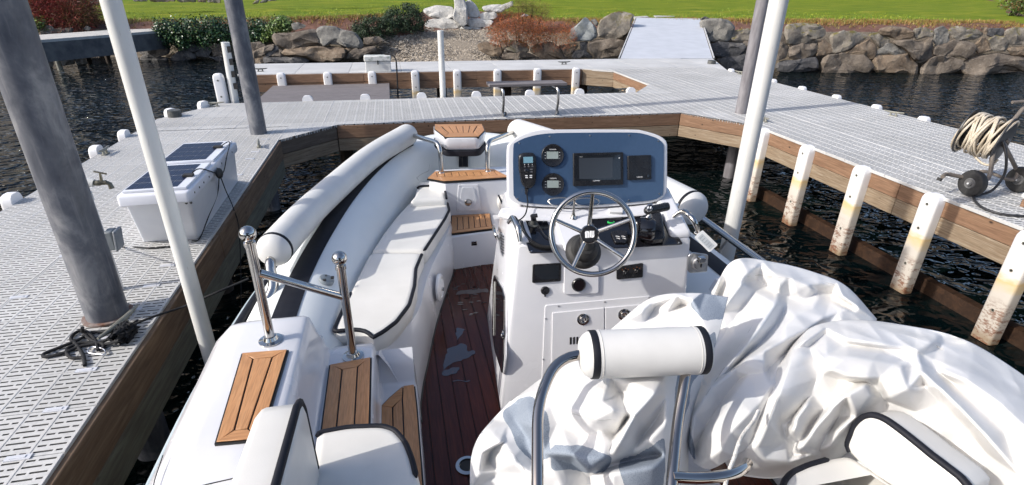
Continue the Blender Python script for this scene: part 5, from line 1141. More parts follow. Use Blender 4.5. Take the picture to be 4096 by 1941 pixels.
# dash pod
ol=[(255,560),(252,260),(270,185),(350,125),(450,92),(560,80),(850,76),(1250,78),(1330,88),(1440,120),(1505,165),(1514,220),(1510,540),(1490,600),(1400,650),(1200,672),(900,692),(560,688),(380,672),(300,640),(262,600)]
f=[cd(q('G',*p)) for p in ol]; f=resample(smoothpath(f,3,True),100,True); c=sum(f,Vector())/len(f); g=G(); rg=[]
for s,d in ((.85,-.20),(.93,-.17),(.965,-.06),(1.0,-.02),(1.004,-.008),(1.0,-.001),(.992,.002),(.97,.0025)): rg.append([c+(p-c)*s+Dn*d for p in f])
g.rings(rg); pod=g.build('dash_pod',gel,boat,smooth=50)
ol=[(302,560),(300,210),(330,175),(400,140),(560,108),(860,101),(1230,100),(1330,112),(1430,145),(1478,185),(1485,230),(1480,560),(1460,600),(1400,632),(1200,652),(900,672),(640,674),(420,655),(340,640),(310,600)]
f=resample(smoothpath([cd(q('G',*p),.0028) for p in ol],3,True),100,True); g=G(); g.prism(f,Dn*.005); nv=g.build('navy_panel',navy,pod,bevel=.001)
for p in [(348,183),(588,130),(905,123),(1213,121),(1442,166),(333,620),(1210,632),(1450,580)]:
    g=G(); g.lathe([(.0045,0),(.0045,.002),(.002,.003)],cd(q('G',*p),.0078),Dn,10); g.build('screw',chrome,pod)
def txt(s,c,size,n,up,mat,parent,name='lettering'):
    cu=bpy.data.curves.new(name,'FONT'); cu.body=s; cu.size=size; cu.align_x='CENTER'; cu.align_y='CENTER'; cu.extrude=.0004; cu.materials.append(mat)
    o=bpy.data.objects.new(name,cu); COL.objects.link(o); o.parent=parent; z=n.normalized(); y=(up-z*up.dot(z)).normalized(); x=y.cross(z)
    o.matrix_parent_inverse=Matrix(); o.matrix_local=Matrix(((x.x,y.x,z.x,0),(x.y,y.y,z.y,0),(x.z,y.z,z.z,0),(0,0,0,1))); o.location=c-wloc(parent); bpy.context.view_layer.update(); me=bpy.data.meshes.new_from_object(o); w_=bpy.data.objects.new(name,me); COL.objects.link(w_); w_.parent=parent; w_.matrix_local=o.matrix_local.copy(); bpy.data.objects.remove(o); return w_
for cy_,lc in (((610,280),lcd),((613,508),lcd)):
    g=G(); c=cd(q('G',*cy_),.008); ra=.055; g.lathe([(ra,0),(ra,.007),(ra*.95,.011),(ra*.86,.009)],c,Dn,40); ga=g.build('round_gauge',blkp,pod,smooth=30)
    x,y=cy_; plate(cd,'G',[(x-45,y-30),(x+46,y-30),(x+46,y+27),(x-45,y+27)],.0008,'gauge_screen',lc,ga,off=.0173)
    txt('YAMAHA',cd(q('G',x+2,y-46),.0175),.0085,Dn,ez,whitep,ga)
    for s_ in (-1,1):
        for k in range(3):
            a=cd(q('G',x+s_*56,y-22+k*22),.0173); g=G(); g.box(a,(.006,.001,.0018)); g.build('gauge_button',whitep,ga)
mf=plate(cd,'G',[(768,262),(1162,254),(1163,508),(770,522)],.014,'chart_plotter',blkp,pod,r=.006,off=.008,bevel=.003)
plate(cd,'G',[(785,280),(1145,272),(1148,470),(788,478)],.0008,'plotter_glass',screen,mf,off=.0222)
plate(cd,'G',[(818,302),(1085,296),(1085,462),(822,466)],.0006,'plotter_screen',M('dim_screen',(.040,.047,.058),.15),mf,off=.0232)
txt('GARMIN',cd(q('G',957,480),.0226),.009,Dn,ez,whitep,mf); txt('GPSMAP',cd(q('G',835,292),.0226),.005,Dn,ez,whitep,mf)
g=G(); g.lathe([(.003,0),(.003,.001)],cd(q('G',1136,300),.0228),Dn,10); g.build('power_button',whitep,mf)
ap=plate(cd,'G',[(1197,282),(1383,276),(1384,468),(1199,474)],.012,'autopilot_display',blkp,pod,r=.006,off=.008,bevel=.003)
plate(cd,'G',[(1212,296),(1370,290),(1370,440),(1214,446)],.0008,'display_cover',blkp,ap,off=.0205)
txt('GARMIN',cd(q('G',1297,451),.0212),.008,Dn,ez,whitep,ap); g=G(); g.lathe([(.008,0),(.007,.006)],cd(q('G',1360,440),.0205),Dn,14); g.build('knob',blkg,ap)
# ledge below the pod
g=G(); s=[ct(q('G',*p),.012) for p in [(200,690),(300,672),(520,690),(900,700),(1250,672),(1500,640),(1620,650),(1560,740),(1380,745),(900,775),(600,790),(330,785),(180,740)]]; g.prism(s,Tn*-.03); g.build('ledge',gel,body,bevel=.012,bseg=3)
# little horn stand behind the wheel and the clear wind deflector hoops
c=ct(q('V',672,605),.014); g=G(); g.lathe([(.016,0),(.013,.006),(.007,.03),(.0055,.085),(.006,.095)],c,(0,0,1),16); g.build('compass_stem',chrome,body,smooth=50)
for a,b_ in (((320,370),(660,365)),((680,370),(1040,370))):
    pa_,pb_=cd(q('V',*a),.03),cd(q('V',*b_),.03); m_=(pa_+pb_)/2; g=G()
    g.tube(smoothpath([pa_,pa_.lerp(m_,.25)+ez*.014,m_+ez*.020,pb_.lerp(m_,.25)+ez*.014,pb_],5),.004,8); g.build('cup_ring',chrome,body,smooth=60)
    g=G(); g.tube(smoothpath([pa_,pa_.lerp(m_,.3)-ez*.010-ey*.02,m_-ez*.012-ey*.028,pb_.lerp(m_,.3)-ez*.010-ey*.02,pb_],5),.004,8); g.build('cup_ring',chrome,body,smooth=60)
plate(ct,'V',[(1150,530),(1350,515),(1360,585),(1160,575)],.03,'white_clip',noisy('clip_grey',(.6,.61,.61),(.7,.7,.7),9,.4),body,r=.008,bevel=.004)
# mic jack, engine switch, kill cord
c=ct(q('V',115,690),.005); g=G(); g.lathe([(.024,0),(.024,.003),(.014,.005),(.012,.03)],c,Tn,22); g.build('antenna_mount',iron,body)
g=G(); g.tube([c+Tn*.03,c+Tn*.055+ex*-.006],.013,10); g.tube([c+Tn*.05-ex*.012,c+Tn*.055+ex*.016],.010,10); g.build('plug',blkp,body)
g=G(); g.tube(smoothpath([c+Tn*.05,ct(q('V',200,720),.02),ct(q('V',280,840),.015),ct(q('V',360,900),.01)],6),.0028,6); g.build('plug_cable',ropeb,body)
c=ct(q('V',1200,660),.006); g=G(); g.tube([c+(ex*math.cos(a)*1.3+ey*math.sin(a))*.0115 for a in np.linspace(0,6.28,15)[:-1]],.004,6,closed=True); g.build('kill_switch_ring',greenp,body); g=G(); g.lathe([(.014,-.004),(.012,.004)],c,Tn,16); g.build('kill_switch',blkp,body)
tm=plate(ct,'V',[(1190,810),(1300,790),(1420,800),(1440,930),(1400,965),(1250,960)],.010,'trim_switch',blkp,body,r=.010,off=.005,bevel=.004)
for s_ in (0,80):
    for k,dy in ((0,0),(1,28)):
        a,b_=ct(q('V',1265+s_+k*12,855+dy),.016),ct(q('V',1320+s_+k*6,868+dy),.016); g=G(); g.tube([a,(a+b_)/2+Tn*.001+ey*.002,b_],.0016,6); g.build('switch_mark',whitep,tm)
# throttle
tb=ct(q('V',1760,800),.0); g=G(); bx=[ct(q('V',*p),.006) for p in [(1590,640),(1860,560),(1900,640),(1940,960),(1720,985),(1560,870)]]
g.prism(roundpoly(bx,.02,4),Tn*.035); th=g.build('throttle_base',blkp,body,bevel=.010,bseg=3)
c=ct(q('V',1700,760),.06); g=G(); g.lathe([(.052,-.034),(.055,-.01),(.055,.02),(.046,.034),(.02,.038)],c+ex*.0,(ex*.95-ey*.3),28); g.build('throttle_drum',blkg,body,smooth=40)
c2=ct(q('V',1600,720),.05); g=G(); g.lathe([(.034,0),(.034,.012),(.026,.018),(.024,.012)],c2-ex*.02,(-ex*.9-ey*.4),22); g.build('throttle_hub',blkp,body)
k0=ct(q('V',1625,690),.07); k1=ct(q('V',1740,570),.10); k2=ct(q('V',1720,450),.125); g=G(); 
g.tube([k0,k1,ct(q('V',1730,520),.115)],[.012,.013,.014],10); g.build('throttle_lever',steel,body,smooth=50)
h0=ct(q('V',1700,500),.12); h1=ct(q('V',1995,440),.12); g=G(); g.tube([h0-ex*.012,h0,h0.lerp(h1,.15),h0.lerp(h1,.35),h0.lerp(h1,.9),h1,h1+ex*.004],[.010,.020,.0235,.020,.021,.019,.010],16,up=(0,0,1)); hd=g.build('throttle_handle',blkp,body,smooth=50)
plate(ct,'V',[(1700,430),(1765,405),(1790,450),(1770,500),(1715,525),(1690,490)],.006,'handle_face',steel,hd,r=.006,off=.135) 
plate(ct,'V',[(1705,440),(1760,415),(1780,452),(1764,492),(1718,515),(1698,488)],.003,'handle_pad',blkg,hd,r=.006,off=.141)
for x in (1715,1752):
    plate(ct,'V',[(x-12,455),(x+10,440),(x+12,468),(x-8,482)],.002,'rocker',whitep,hd,r=.002,off=.144)
# ---------------------------------------------------------------- steering wheel
wc=V3(ray((1484,590)))*2.19+Vector((0,0,CZ)); wn=(Vector((0,0,CZ))-wc); wn=(Vector((-.11,-.86,.53))).normalized()
rimc=PW_((1491,587),2.17); wn=(Vector((0,0,CZ))-rimc).normalized(); wn=(wn*.8+Vector((0,-.3,.12))).normalized()
wx=(ex-wn*ex.dot(wn)).normalized(); wy=wn.cross(wx); wr=.166
g=G(); g.tube([rimc+(wx*math.cos(a)+wy*math.sin(a))*wr for a in np.linspace(0,2*math.pi,73)[:-1]],.0115,16,closed=True); sw=g.build('steering_wheel',chrome,boat,smooth=60)
hub=PW_((1484,590),2.17)-wn*.035+wn*.0
for a in (88,18,-40,-122,158):
    aa=math.radians(a); e=rimc+(wx*math.cos(aa)+wy*math.sin(aa))*(wr-.004); s_=hub+(wx*math.cos(aa)+wy*math.sin(aa))*.030-wn*.004; g=G(); g.tube([s_,s_.lerp(e,.5)+wn*.002,e],[.0095,.0085,.0075],10); g.build('spoke',chrome,sw,smooth=60)
g=G(); g.lathe([(.030,-.055),(.036,-.03),(.0385,.004),(.0385,.014),(.036,.018)],hub,wn,30); g.build('hub',chrome,sw,smooth=40)
g=G(); g.lathe([(.0355,.0),(.0355,.004),(.033,.007)],hub+wn*.016,wn,30); cap_=g.build('hub_cap',blkp,sw,smooth=30)
# the emblem on the hub: two joined bold shapes, an arched n and a u
def embl(poly):
    g=G(); g.prism([hub+wn*.0235+wx*x*.0185+wy*y*.0185 for x,y in poly],wn*.0008); g.build('emblem',whitep,sw)
embl([(-1,-.75),(-1,.45),(-.85,.72),(-.6,.75),(-.6,-.75)]); embl([(-.53,-.75),(-.53,.75),(-.30,.75),(-.13,.6),(-.05,.35),(-.05,-.75),(-.33,-.75),(-.33,.3),(-.38,.3),(-.38,-.75)])
embl([(.03,.75),(.03,-.45),(.12,-.68),(.36,-.75),(.36,.75)]); embl([(.42,.75),(.42,-.75),(.72,-.75),(.9,-.62),(1,-.35),(1,.75),(.78,.75),(.78,-.3),(.66,-.3),(.66,.75)])
BC=PW_((1466,634),2.33); g=G(); g.lathe([(.075,-.01),(.078,.012),(.070,.028),(.058,.034),(.056,.06),(.046,.072),(.036,.085)],BC,(-ey*.72+ez*.70),36); g.build('column_boot',rub,body,smooth=40)
b0=BC+(-ey*.72+ez*.70)*.06; g=G(); g.tube([b0,hub-wn*.05],[.036,.032],22); g.build('steering_column',rub,body,smooth=50)
# starboard small cushion beside the console and coaming
sc_=[P(q('M',*p),zc) for p in [(1060,650),(1075,640),(1175,622),(1260,700),(1300,900),(1200,860),(1130,826),(1085,730)]]
cushion('seat_cushion',roundpoly(sc_,.02,3)[::-1],zc,.11,gelt,boat,.03,pipe=(.0,.99),piper=.007,label='small forward starboard seat cushion beside the console')
g=G(); w0=[Vector((.79,3.97,1.40)),Vector((.80,3.65,1.40)),Vector((.86,3.3,1.40)),Vector((.95,2.9,1.40))]
g.prism([Vector((.775,3.97,1.41)),Vector((.79,3.60,1.41)),Vector((.88,3.1,1.41)),Vector((1.0,2.85,1.41)),Vector((1.5,2.85,1.41)),Vector((1.35,3.97,1.41))],(0,0,-.33)); g.build('seat_base',gel,boat,bevel=.02,bseg=3)
# starboard outer rail and brace
ra,rb=P(q('H',130,590),1.50),P(q('H',500,860),1.50)
g=G(); dd=(rb-ra); g.tube([ra-dd*.7,ra,rb,rb+dd*1.2],.024,14); g.build('side_rail',chrome,boat,smooth=60)
g=G(); g.tube([ra-dd*.7+Vector((.055,.02,-.03)),rb+dd*1.2+Vector((.055,.02,-.03))],.016,10); g.build('side_rail',steel,boat,smooth=60)
c0=P(q('H',205,865),1.30); c1=P(q('H',300,740),1.485); g=G(); s=Vector((.02,.03,0)); g.prism([c0-s,c0+s,c1+s,c1-s],Vector((0,0,.012))); g.build('rail_brace',steel,boat,bevel=.003)
# ---------------------------------------------------------------- helm seat bolster on its hoop
hw=1.62; hl,hr=PW_((1492,892),hw),PW_((1765,853),hw)
hr.z=hl.z+.005; r_h=.072
o,_=cyl_roll('helm_bolster',[hl,hl.lerp(hr,.33),hl.lerp(hr,.66),hr],r_h,boat,roll_m,(((.012,.97),(.026,.86),(.038,.66),(.042,.3)),((.010,.97),(.020,.85),(.028,.6),(.03,.2))),bands=(0,1),seg=40)
ax=(hr-hl).normalized()
hoop=bendpath([hl+ax*.05,hl-ax*.105,PW_((1352,1010),1.52),PW_((1352,1235),1.36),PW_((1352,1500),1.25)],.075,8); g=G(); g.tube(hoop,.0158,16); g.build('bolster_hoop',hoopm,boat,smooth=60)
g=G(); g.tube(bendpath([hr-ax*.03-Vector((0,0,.03)),PW_((1722,960),1.60),PW_((1704,1060),1.55),PW_((1688,1235),1.42),PW_((1685,1500),1.3)],.06,8),.0155,16); g.build('bolster_hoop',hoopm,boat,smooth=60)
g=G(); g.tube(smoothpath([PW_((1690,1200),1.44),PW_((1760,1203),1.46),PW_((1830,1196),1.48),PW_((1868,1180),1.52),PW_((1880,1165),1.56)],5),.0155,14); g.build('foot_rail',hoopm,boat,smooth=60)
# helm seat block below the covers
g=G(); g.box2((.50,1.02,FL),(1.05,1.45,1.42)); g.build('helm_seat',gel,boat,bevel=.03,bseg=3)
# ================================================================ loose things on the boat
# radio handset hanging at the left of the dash
hs=thing('radio_handset','black handheld radio microphone hanging on the left of the blue dash panel','radio',cd(q('G',405,400)))
f=[cd(q('G',*p),.012) for p in [(338,275),(375,258),(455,258),(474,285),(480,360),(472,500),(440,538),(395,540),(362,500),(340,380)]]; f=resample(roundpoly(f,.012,4),50,True); c=sum(f,Vector())/50; g=G()
g.rings([[c+(p-c)*s+Dn*d for p in f] for s,d in ((.9,0),(1,.006),(1,.020),(.95,.027),(.88,.030))]); g.build('body',blkp,hs,smooth=40)
plate(cd,'G',[(380,292),(455,290),(456,338),(382,342)],.001,'screen',lcdb,hs,off=.0425)
g=G(); g.lathe([(.012,0),(.011,.006),(.008,.008)],cd(q('G',404,402),.042),Dn,18); g.build('dial',blkg,hs)
for x,y,w_,h_ in ((392,370,14,7),(422,368,14,7),(452,367,14,7),(443,390,22,8),(443,410,22,8),(404,440,20,8),(440,438,20,8),(406,455,20,8),(440,453,20,8)):
    plate(cd,'G',[(x-w_/2,y-h_/2),(x+w_/2,y-h_/2),(x+w_/2,y+h_/2),(x-w_/2,y+h_/2)],.0015,'button',noisy('button_grey%d%d'%(x,y),(.10,.10,.11),(.16,.16,.17),40,.4) if y<420 else whitep,hs,r=.0008,off=.0425)
for x in (391,421,451): plate(cd,'G',[(x-1.5,348),(x+1.5,348),(x+1.5,358),(x-1.5,358)],.0008,'mark',whitep,hs,off=.0425)
pts=[cd(q('G',*p),.02) for p in [(405,540),(410,600),(415,660)]]+[ct(q('G',*p),.04) for p in [(400,735),(370,775),(340,792)]]
g=G(); g.tube([pts[0]+Dn*.003,pts[0]-ez*.03],[.010,.006],10); g.build('strain_relief',blkp,hs); g=G(); g.tube(smoothpath(pts,6),.0032,8); g.build('cord',ropeb,hs)
base=smoothpath([ct(q('V',*p),.012) for p in [(-60,640),(-20,780),(60,900),(160,975),(280,1010),(400,1010)]],8); g=G(); pts=[]
for i,p in enumerate(base):
    t=(base[min(i+1,len(base)-1)]-base[max(i-1,0)]).normalized(); u=Tn; w=t.cross(u)
    for k in range(6): a=(k/6)*6.283; pts.append(p+(base[min(i+1,len(base)-1)]-p)*(k/6)+(u*math.cos(a)+w*math.sin(a))*.008)
g.tube(pts,.0024,5); g.build('coiled_cord',ropeb,hs,smooth=60)
# key tag
kt=thing('key_tag','white plastic tag hanging from the right console handle','tag',ct(q('G',1820,950),.02))
tn=(Tn*.5+Fn*.5+ex*.1).normalized(); tc=ct(q('G',1800,940),.06)
def tg(p,off=0): return PN(q('G',*p),tc+tn*off,tn)
g=G(); g.prism(roundpoly([tg(p) for p in [(1725,925),(1790,868),(1912,985),(1845,1045)]],.008,4),tn*.002); g.build('plate',pvc,kt)
g=G(); g.prism([tg(p,.0022) for p in [(1755,930),(1790,897),(1885,990),(1848,1025)]],tn*.0006); g.build('paper',noisy('tag_paper',(.42,.44,.44),(.52,.54,.53),40,.5),kt)
for i in range(5):
    t0=.12+.18*i; a=tg((1755+ (1848-1755)*t0,930+(1025-930)*t0),.003); b_=tg((1790+(1885-1790)*t0,897+(990-897)*t0),.003); g=G(); g.tube([a.lerp(b_,.15),a.lerp(b_,.8)],.0008,4); g.build('printed_line',iron,kt)
g=G(); g.tube(smoothpath([tg((1760,905)),ct(q('G',1730,890),.07),ct(q('G',1745,875),.04),ct(q('G',1765,880),.07),tg((1755,900))],5),.002,6); g.build('tie',ropew,kt)
# fine stitching and seams on the upholstery
def stitch(pts,parent,off=.001,r=.0012,mat=None):
    g=G(); g.tube([p+Vector((0,0,off)) for p in smoothpath(pts,4)],r,5); g.build('stitch_line',mat or M_st,parent)
M_st=noisy('stitching',(.48,.47,.44),(.56,.55,.52),90,.7)
for t_ in (.26,.74):
    pass
for s_,e_ in ((.035,.05),(.965,.95)):
    pc=hl.lerp(hr,s_+.02 if s_<.5 else s_-.02); g=G(); ax_=(hr-hl).normalized(); u=ax_.orthogonal().normalized(); w=ax_.cross(u)
    g.tube([pc+(u*math.cos(a)+w*math.sin(a))*(r_h+.0006) for a in np.linspace(0,2*math.pi,49)[:-1]],.0010,5,closed=True); g.build('stitch_line',M_st,boat)

g=G(); g.tube(smoothpath([P(q('M',*p),1.578) for p in [(378,672),(400,657),(500,651),(585,651),(608,664),(626,715),(635,765)]],4),.009,8); g.build('black_piping',blk,boat,smooth=60)
# ================================================================ canvas covers: a sheet with spare length relaxed until it buckles
def catmull_grid(N,n,m):
    N=np.array(N,float)
    def up(A,k):
        L=len(A); t=np.linspace(0,L-1,k); i=np.clip(t.astype(int),0,L-2); f=(t-i)[(...,)+(None,)*(A.ndim-1)]
        p1,p2=A[i],A[i+1]; p0=np.where((i>0)[(...,)+(None,)*(A.ndim-1)],A[np.maximum(i-1,0)],2*p1-p2); p3=np.where((i<L-2)[(...,)+(None,)*(A.ndim-1)],A[np.minimum(i+2,L-1)],2*p2-p1)
        return .5*(2*p1+(p2-p0)*f+(2*p0-5*p1+4*p2-p3)*f*f+(3*p1-p0-3*p2+p3)*f**3)
    A=up(N,n); return np.transpose(up(np.transpose(A,(1,0,2)),m),(1,0,2))
def pip(x,y,poly):
    r=False; j=len(poly)-1
    for i in range(len(poly)):
        a,b=poly[i],poly[j]
        if (a[1]>y)!=(b[1]>y) and x<(b[0]-a[0])*(y-a[1])/(b[1]-a[1])+a[0]: r=not r
        j=i
    return r
def topx(p):
    q_=RY.T@(np.array(p)-np.array([0,0,CZ])); a=q_@_rt; b=-(q_@_up); w=q_@_fw; u2,v2=a/w,b/w
    return (PCX+FPX*(u2*math.cos(ROLL)-v2*math.sin(ROLL)),PCY+FPX*(u2*math.sin(ROLL)+v2*math.cos(ROLL)))
def cloth_obj(X,X0,name,parent,mats,zones=()):
    n,m=X.shape[:2]; vs=X.reshape(-1,3); fs=[(i*m+j,i*m+j+1,(i+1)*m+j+1,(i+1)*m+j) for i in range(n-1) for j in range(m-1)]
    off=wloc(parent); me=bpy.data.meshes.new(name); me.from_pydata([(v[0]-off.x,v[1]-off.y,v[2]-off.z) for v in vs],[],fs)
    me.materials.append(canvl if zones else mats[0]); me.polygons.foreach_set('use_smooth',[True]*len(fs))
    if zones:
        zz=[roundpoly([Vector((p[0],p[1],0)) for p in z],14,4) for z in zones]; zz=[[(p.x,p.y) for p in z] for z in zz]
        A=np.zeros((n,m))
        for i in range(n):
            for j in range(m):
                c=topx(X0[i,j]); w_=noise.noise_vector(Vector((c[0]*.03,c[1]*.03,0)))*5; A[i,j]=any(pip(c[0]+w_[0],c[1]+w_[1],z) for z in zz)
        for _ in range(2):
            Ap=np.pad(A,1,mode='edge'); A=(Ap[1:-1,1:-1]*2+Ap[:-2,1:-1]+Ap[2:,1:-1]+Ap[1:-1,:-2]+Ap[1:-1,2:])/6
        at=me.attributes.new('lining','FLOAT','POINT'); at.data.foreach_set('value',A.reshape(-1))
    o=bpy.data.objects.new(name,me); COL.objects.link(o); o.parent=parent
    md=o.modifiers.new('smooth','SMOOTH'); md.factor=.5; md.iterations=1
    md=o.modifiers.new('solid','SOLIDIFY'); md.thickness=.002; md.offset=-1
    return o
def seam(X,parent,rg,pl):
    px,py=folded.px; pts=[]
    for p in resample([Vector((*q(rg,*a),0)) for a in pl],60):
        k=np.argmin((px-p.x)**2+(py-p.y)**2); v=V3(X.reshape(-1,3)[k]); pts.append(v+(Vector((0,0,CZ))-v).normalized()*.0015)
    for _ in range(3): pts=[pts[0]]+[(pts[i-1]+pts[i]*2+pts[i+1])/4 for i in range(1,len(pts)-1)]+[pts[-1]]
    g=G(); g.tube(pts,.0017,5); g.build('seam',M_st,parent,smooth=60)
from mathutils.geometry import delaunay_2d_cdt
def folded(net,n,m,creases,amp=1.15,seed=0,micro=.0045,blur=4):
    """sheet whose facets span between traced ridge (+) and valley (-) lines"""
    N=np.array(net,float); Gd=catmull_grid(N,n,m)
    pts=[];hs=[];ed=[]
    ring=[(Gd[0,j],0) for j in range(0,m,9)]+[(Gd[i,-1],0) for i in range(0,n,9)]+[(Gd[-1,j],0) for j in range(m-1,-1,-9)]+[(Gd[i,0],0) for i in range(n-1,-1,-9)]
    cen=Gd[...,:2].reshape(-1,2).mean(0)
    for p,h in ring: pts.append(Vector((cen[0]+(p[0]-cen[0])*1.02,cen[1]+(p[1]-cen[1])*1.02))); hs.append(0)
    for h,rg,pl in creases:
        k0=len(pts)
        for k,p in enumerate(pl):
            x,y=q(rg,*p); f=1 if 0<k<len(pl)-1 else .55
            pts.append(Vector((x,y))); hs.append(h*f)
            if k: ed.append((k0+k-1,k0+k))
    vo,eo,fo,ov,_,_=delaunay_2d_cdt(pts,ed,[],0,.01)
    hv=[]
    for idx,o_ in enumerate(ov):
        if o_: hv.append(sum(hs[i] for i in o_)/len(o_))
        else: # crossing of two lines
            ds=sorted(((vo[idx]-pts[i]).length+1e-3,hs[i]) for i in range(len(pts)))[:3]; hv.append(sum(h/d for d,h in ds)/sum(1/d for d,h in ds))
    px,py=Gd[...,0],Gd[...,1]; H=np.zeros((n,m)); got=np.zeros((n,m),bool)
    for f in fo:
        for t in range(1,len(f)-1):
            a,b,c=vo[f[0]],vo[f[t]],vo[f[t+1]]; ha,hb,hc_=hv[f[0]],hv[f[t]],hv[f[t+1]]
            den=(b.y-c.y)*(a.x-c.x)+(c.x-b.x)*(a.y-c.y)
            if abs(den)<1e-9: continue
            la=((b.y-c.y)*(px-c.x)+(c.x-b.x)*(py-c.y))/den; lb=((c.y-a.y)*(px-c.x)+(a.x-c.x)*(py-c.y))/den; lc=1-la-lb
            ins=(la>=-1e-6)&(lb>=-1e-6)&(lc>=-1e-6)&~got; H[ins]=(la*ha+lb*hb+lc*hc_)[ins]; got|=ins
    for _ in range(blur):
        Hp=np.pad(H,1,mode='edge'); H=(Hp[1:-1,1:-1]*2+Hp[:-2,1:-1]+Hp[2:,1:-1]+Hp[1:-1,:-2]+Hp[1:-1,2:])/6
    X=np.zeros((n,m,3)); X0=np.zeros((n,m,3))
    for i in range(n):
        for j in range(m):
            w=Gd[i,j,2]; r_=RY@_ray(px[i,j],py[i,j]); p0=r_*w
            v=Vector((float(p0[0])*9+seed,float(p0[1])*9,float(p0[2])*9))
            v2=v*.35; mc=(1-abs(noise.noise(v2+noise.noise_vector(v2)*1.3))*2.6)*micro*2.6+(1-abs(noise.noise(v)*2))*micro
            X0[i,j]=p0; X[i,j]=r_*(w-H[i,j]*amp-mc)
    X[...,2]+=CZ; X0[...,2]+=CZ; folded.px=(px,py)
    return X,X0
def hem(X,side,parent,mat,name='hem',r=.005):
    row={'top':X[0],'bottom':X[-1],'left':X[:,0],'right':X[:,-1]}[side]; g=G(); g.tube([V3(p) for p in row],r,6); return g.build(name,mat,parent,smooth=60)
a_,b_2=.06,-.06
crB=[(a_,'H',[(370,845),(420,925),(380,985),(300,1090),(240,1180)]),(b_2,'H',[(290,960),(250,1040),(215,1100)]),(a_,'H',[(500,858),(560,925),(650,950),(760,995),(790,1020)]),(b_2,'H',[(400,975),(470,965),(560,1015),(640,1060),(740,1075),(800,1040)]),
 (.04,'H',[(700,915),(860,985),(930,975)]),(b_2,'H',[(820,1020),(900,1040),(960,1080)]),(a_,'H',[(930,985),(960,1060),(1050,1120),(1140,1185)]),
 (.07,'L',[(600,75),(585,170),(480,330),(350,480),(215,600)]),(-.06,'L',[(460,95),(390,190),(300,330),(210,470),(150,580)]),(-.05,'L',[(640,180),(600,270),(490,400),(350,535)]),
 (.065,'L',[(870,245),(760,315),(640,375),(520,440),(390,515),(260,600)]),(-.05,'L',[(850,320),(720,400),(620,475),(540,545)]),(.045,'L',[(800,200),(700,240),(640,300)]),(-.04,'L',[(830,135),(900,155),(1030,205)]),(.05,'L',[(950,215),(1000,205),(1035,215)]),
 (.06,'L',[(350,560),(200,660),(110,820),(90,980),(100,1090)]),(.03,'L',[(430,580),(330,720),(230,860),(130,1060)]),(-.03,'L',[(380,600),(270,740),(180,880),(120,1000)]),(.06,'L',[(520,565),(555,640),(490,745),(330,905),(265,1020),(140,1105)]),(.05,'L',[(260,30),(210,150),(190,260)]),(-.05,'L',[(330,60),(270,180),(240,300),(180,420)])]
crC=[(.05,'L',[(1000,275),(1200,285),(1400,300),(1550,335),(1800,410),(2027,550)]),(.045,'L',[(870,310),(1000,378),(1200,405),(1390,435)]),(-.035,'L',[(880,335),(1000,402),(1200,432),(1400,460)]),(.055,'L',[(1400,440),(1480,400),(1545,345)]),(-.04,'L',[(1430,470),(1520,440),(1560,400)]),
 (.08,'L',[(860,315),(745,390),(685,430),(650,560),(600,700),(545,850),(480,1000)]),(-.05,'L',[(780,420),(830,500),(840,560),(790,700),(680,840),(610,870)]),(.055,'L',[(835,480),(900,552),(1000,590),(1110,598),(1190,595)]),(-.06,'L',[(850,575),(960,605),(1110,625)]),
 (.06,'L',[(1415,480),(1310,535),(1200,590)]),(.075,'L',[(1400,460),(1430,560),(1530,650),(1650,770),(1800,930),(2000,1160)]),(-.06,'L',[(1450,640),(1560,760),(1680,880),(1820,1040)]),(-.05,'L',[(1150,640),(1215,720),(1400,790),(1560,850)]),(.05,'L',[(1560,560),(1700,620),(1900,760),(2050,900)]),(-.04,'L',[(1500,540),(1600,620),(1720,720),(1900,900)]),
 (.055,'L',[(1240,715),(1350,662),(1470,648)]),(.06,'L',[(1100,640),(1000,700),(905,785),(800,900),(725,1010)]),(-.055,'L',[(1040,640),(910,710),(860,790),(790,900),(710,980)]),(.05,'L',[(760,755),(705,830),(690,900),(715,990)]),(-.05,'L',[(985,740),(950,830),(880,930),(830,1020)]),(.055,'L',[(1130,700),(1050,820),(960,900),(900,990)]),(-.05,'L',[(650,880),(640,960),(680,1040)]),(.04,'L',[(370,1010),(520,1065),(660,1085),(800,1040)]),(-.04,'L',[(1250,470),(1330,500),(1380,520)]),(.045,'L',[(880,470),(1000,470),(1150,500),(1280,520)])]
crA=[(.05,'K',[(300,775),(400,750),(520,735),(640,650)]),(.06,'K',[(400,765),(405,830),(440,930),(490,1055)]),(-.06,'K',[(360,800),(340,880),(400,960),(430,1060)]),(.06,'K',[(830,655),(790,790),(850,830),(930,850)]),(-.07,'K',[(880,740),(925,870),(860,965),(840,1010)]),(.075,'K',[(1120,640),(1060,745),(950,860),(870,1000),(830,1060)]),(-.05,'K',[(1080,860),(1010,960),(940,1060)]),
 (.06,'K',[(490,1058),(640,1072),(715,1145),(800,1080),(845,1000)]),(-.07,'K',[(640,1095),(720,1165),(830,1125),(960,1090),(1100,1065)]),(.055,'K',[(110,1000),(200,935),(265,1000),(165,1055),(150,1160)]),(-.05,'K',[(230,1020),(200,1080),(250,1150)]),(.05,'K',[(850,390),(1000,315),(1040,282)]),(-.05,'K',[(1010,375),(1045,330),(1070,290)]),(.055,'K',[(1040,282),(1180,238),(1250,262),(1290,330)]),(-.05,'K',[(1120,330),(1200,285),(1240,290)]),(.05,'K',[(1120,760),(1115,900),(1020,990)]),(.05,'K',[(275,1000),(335,1100),(430,1165),(560,1175)]),(-.04,'K',[(300,900),(380,1000),(420,1110)]),(.04,'K',[(520,790),(640,830),(760,880),(880,880)]),(-.03,'K',[(560,900),(680,960),(780,940)]),(.05,'K',[(1110,1060),(1050,1120),(820,1160)])]
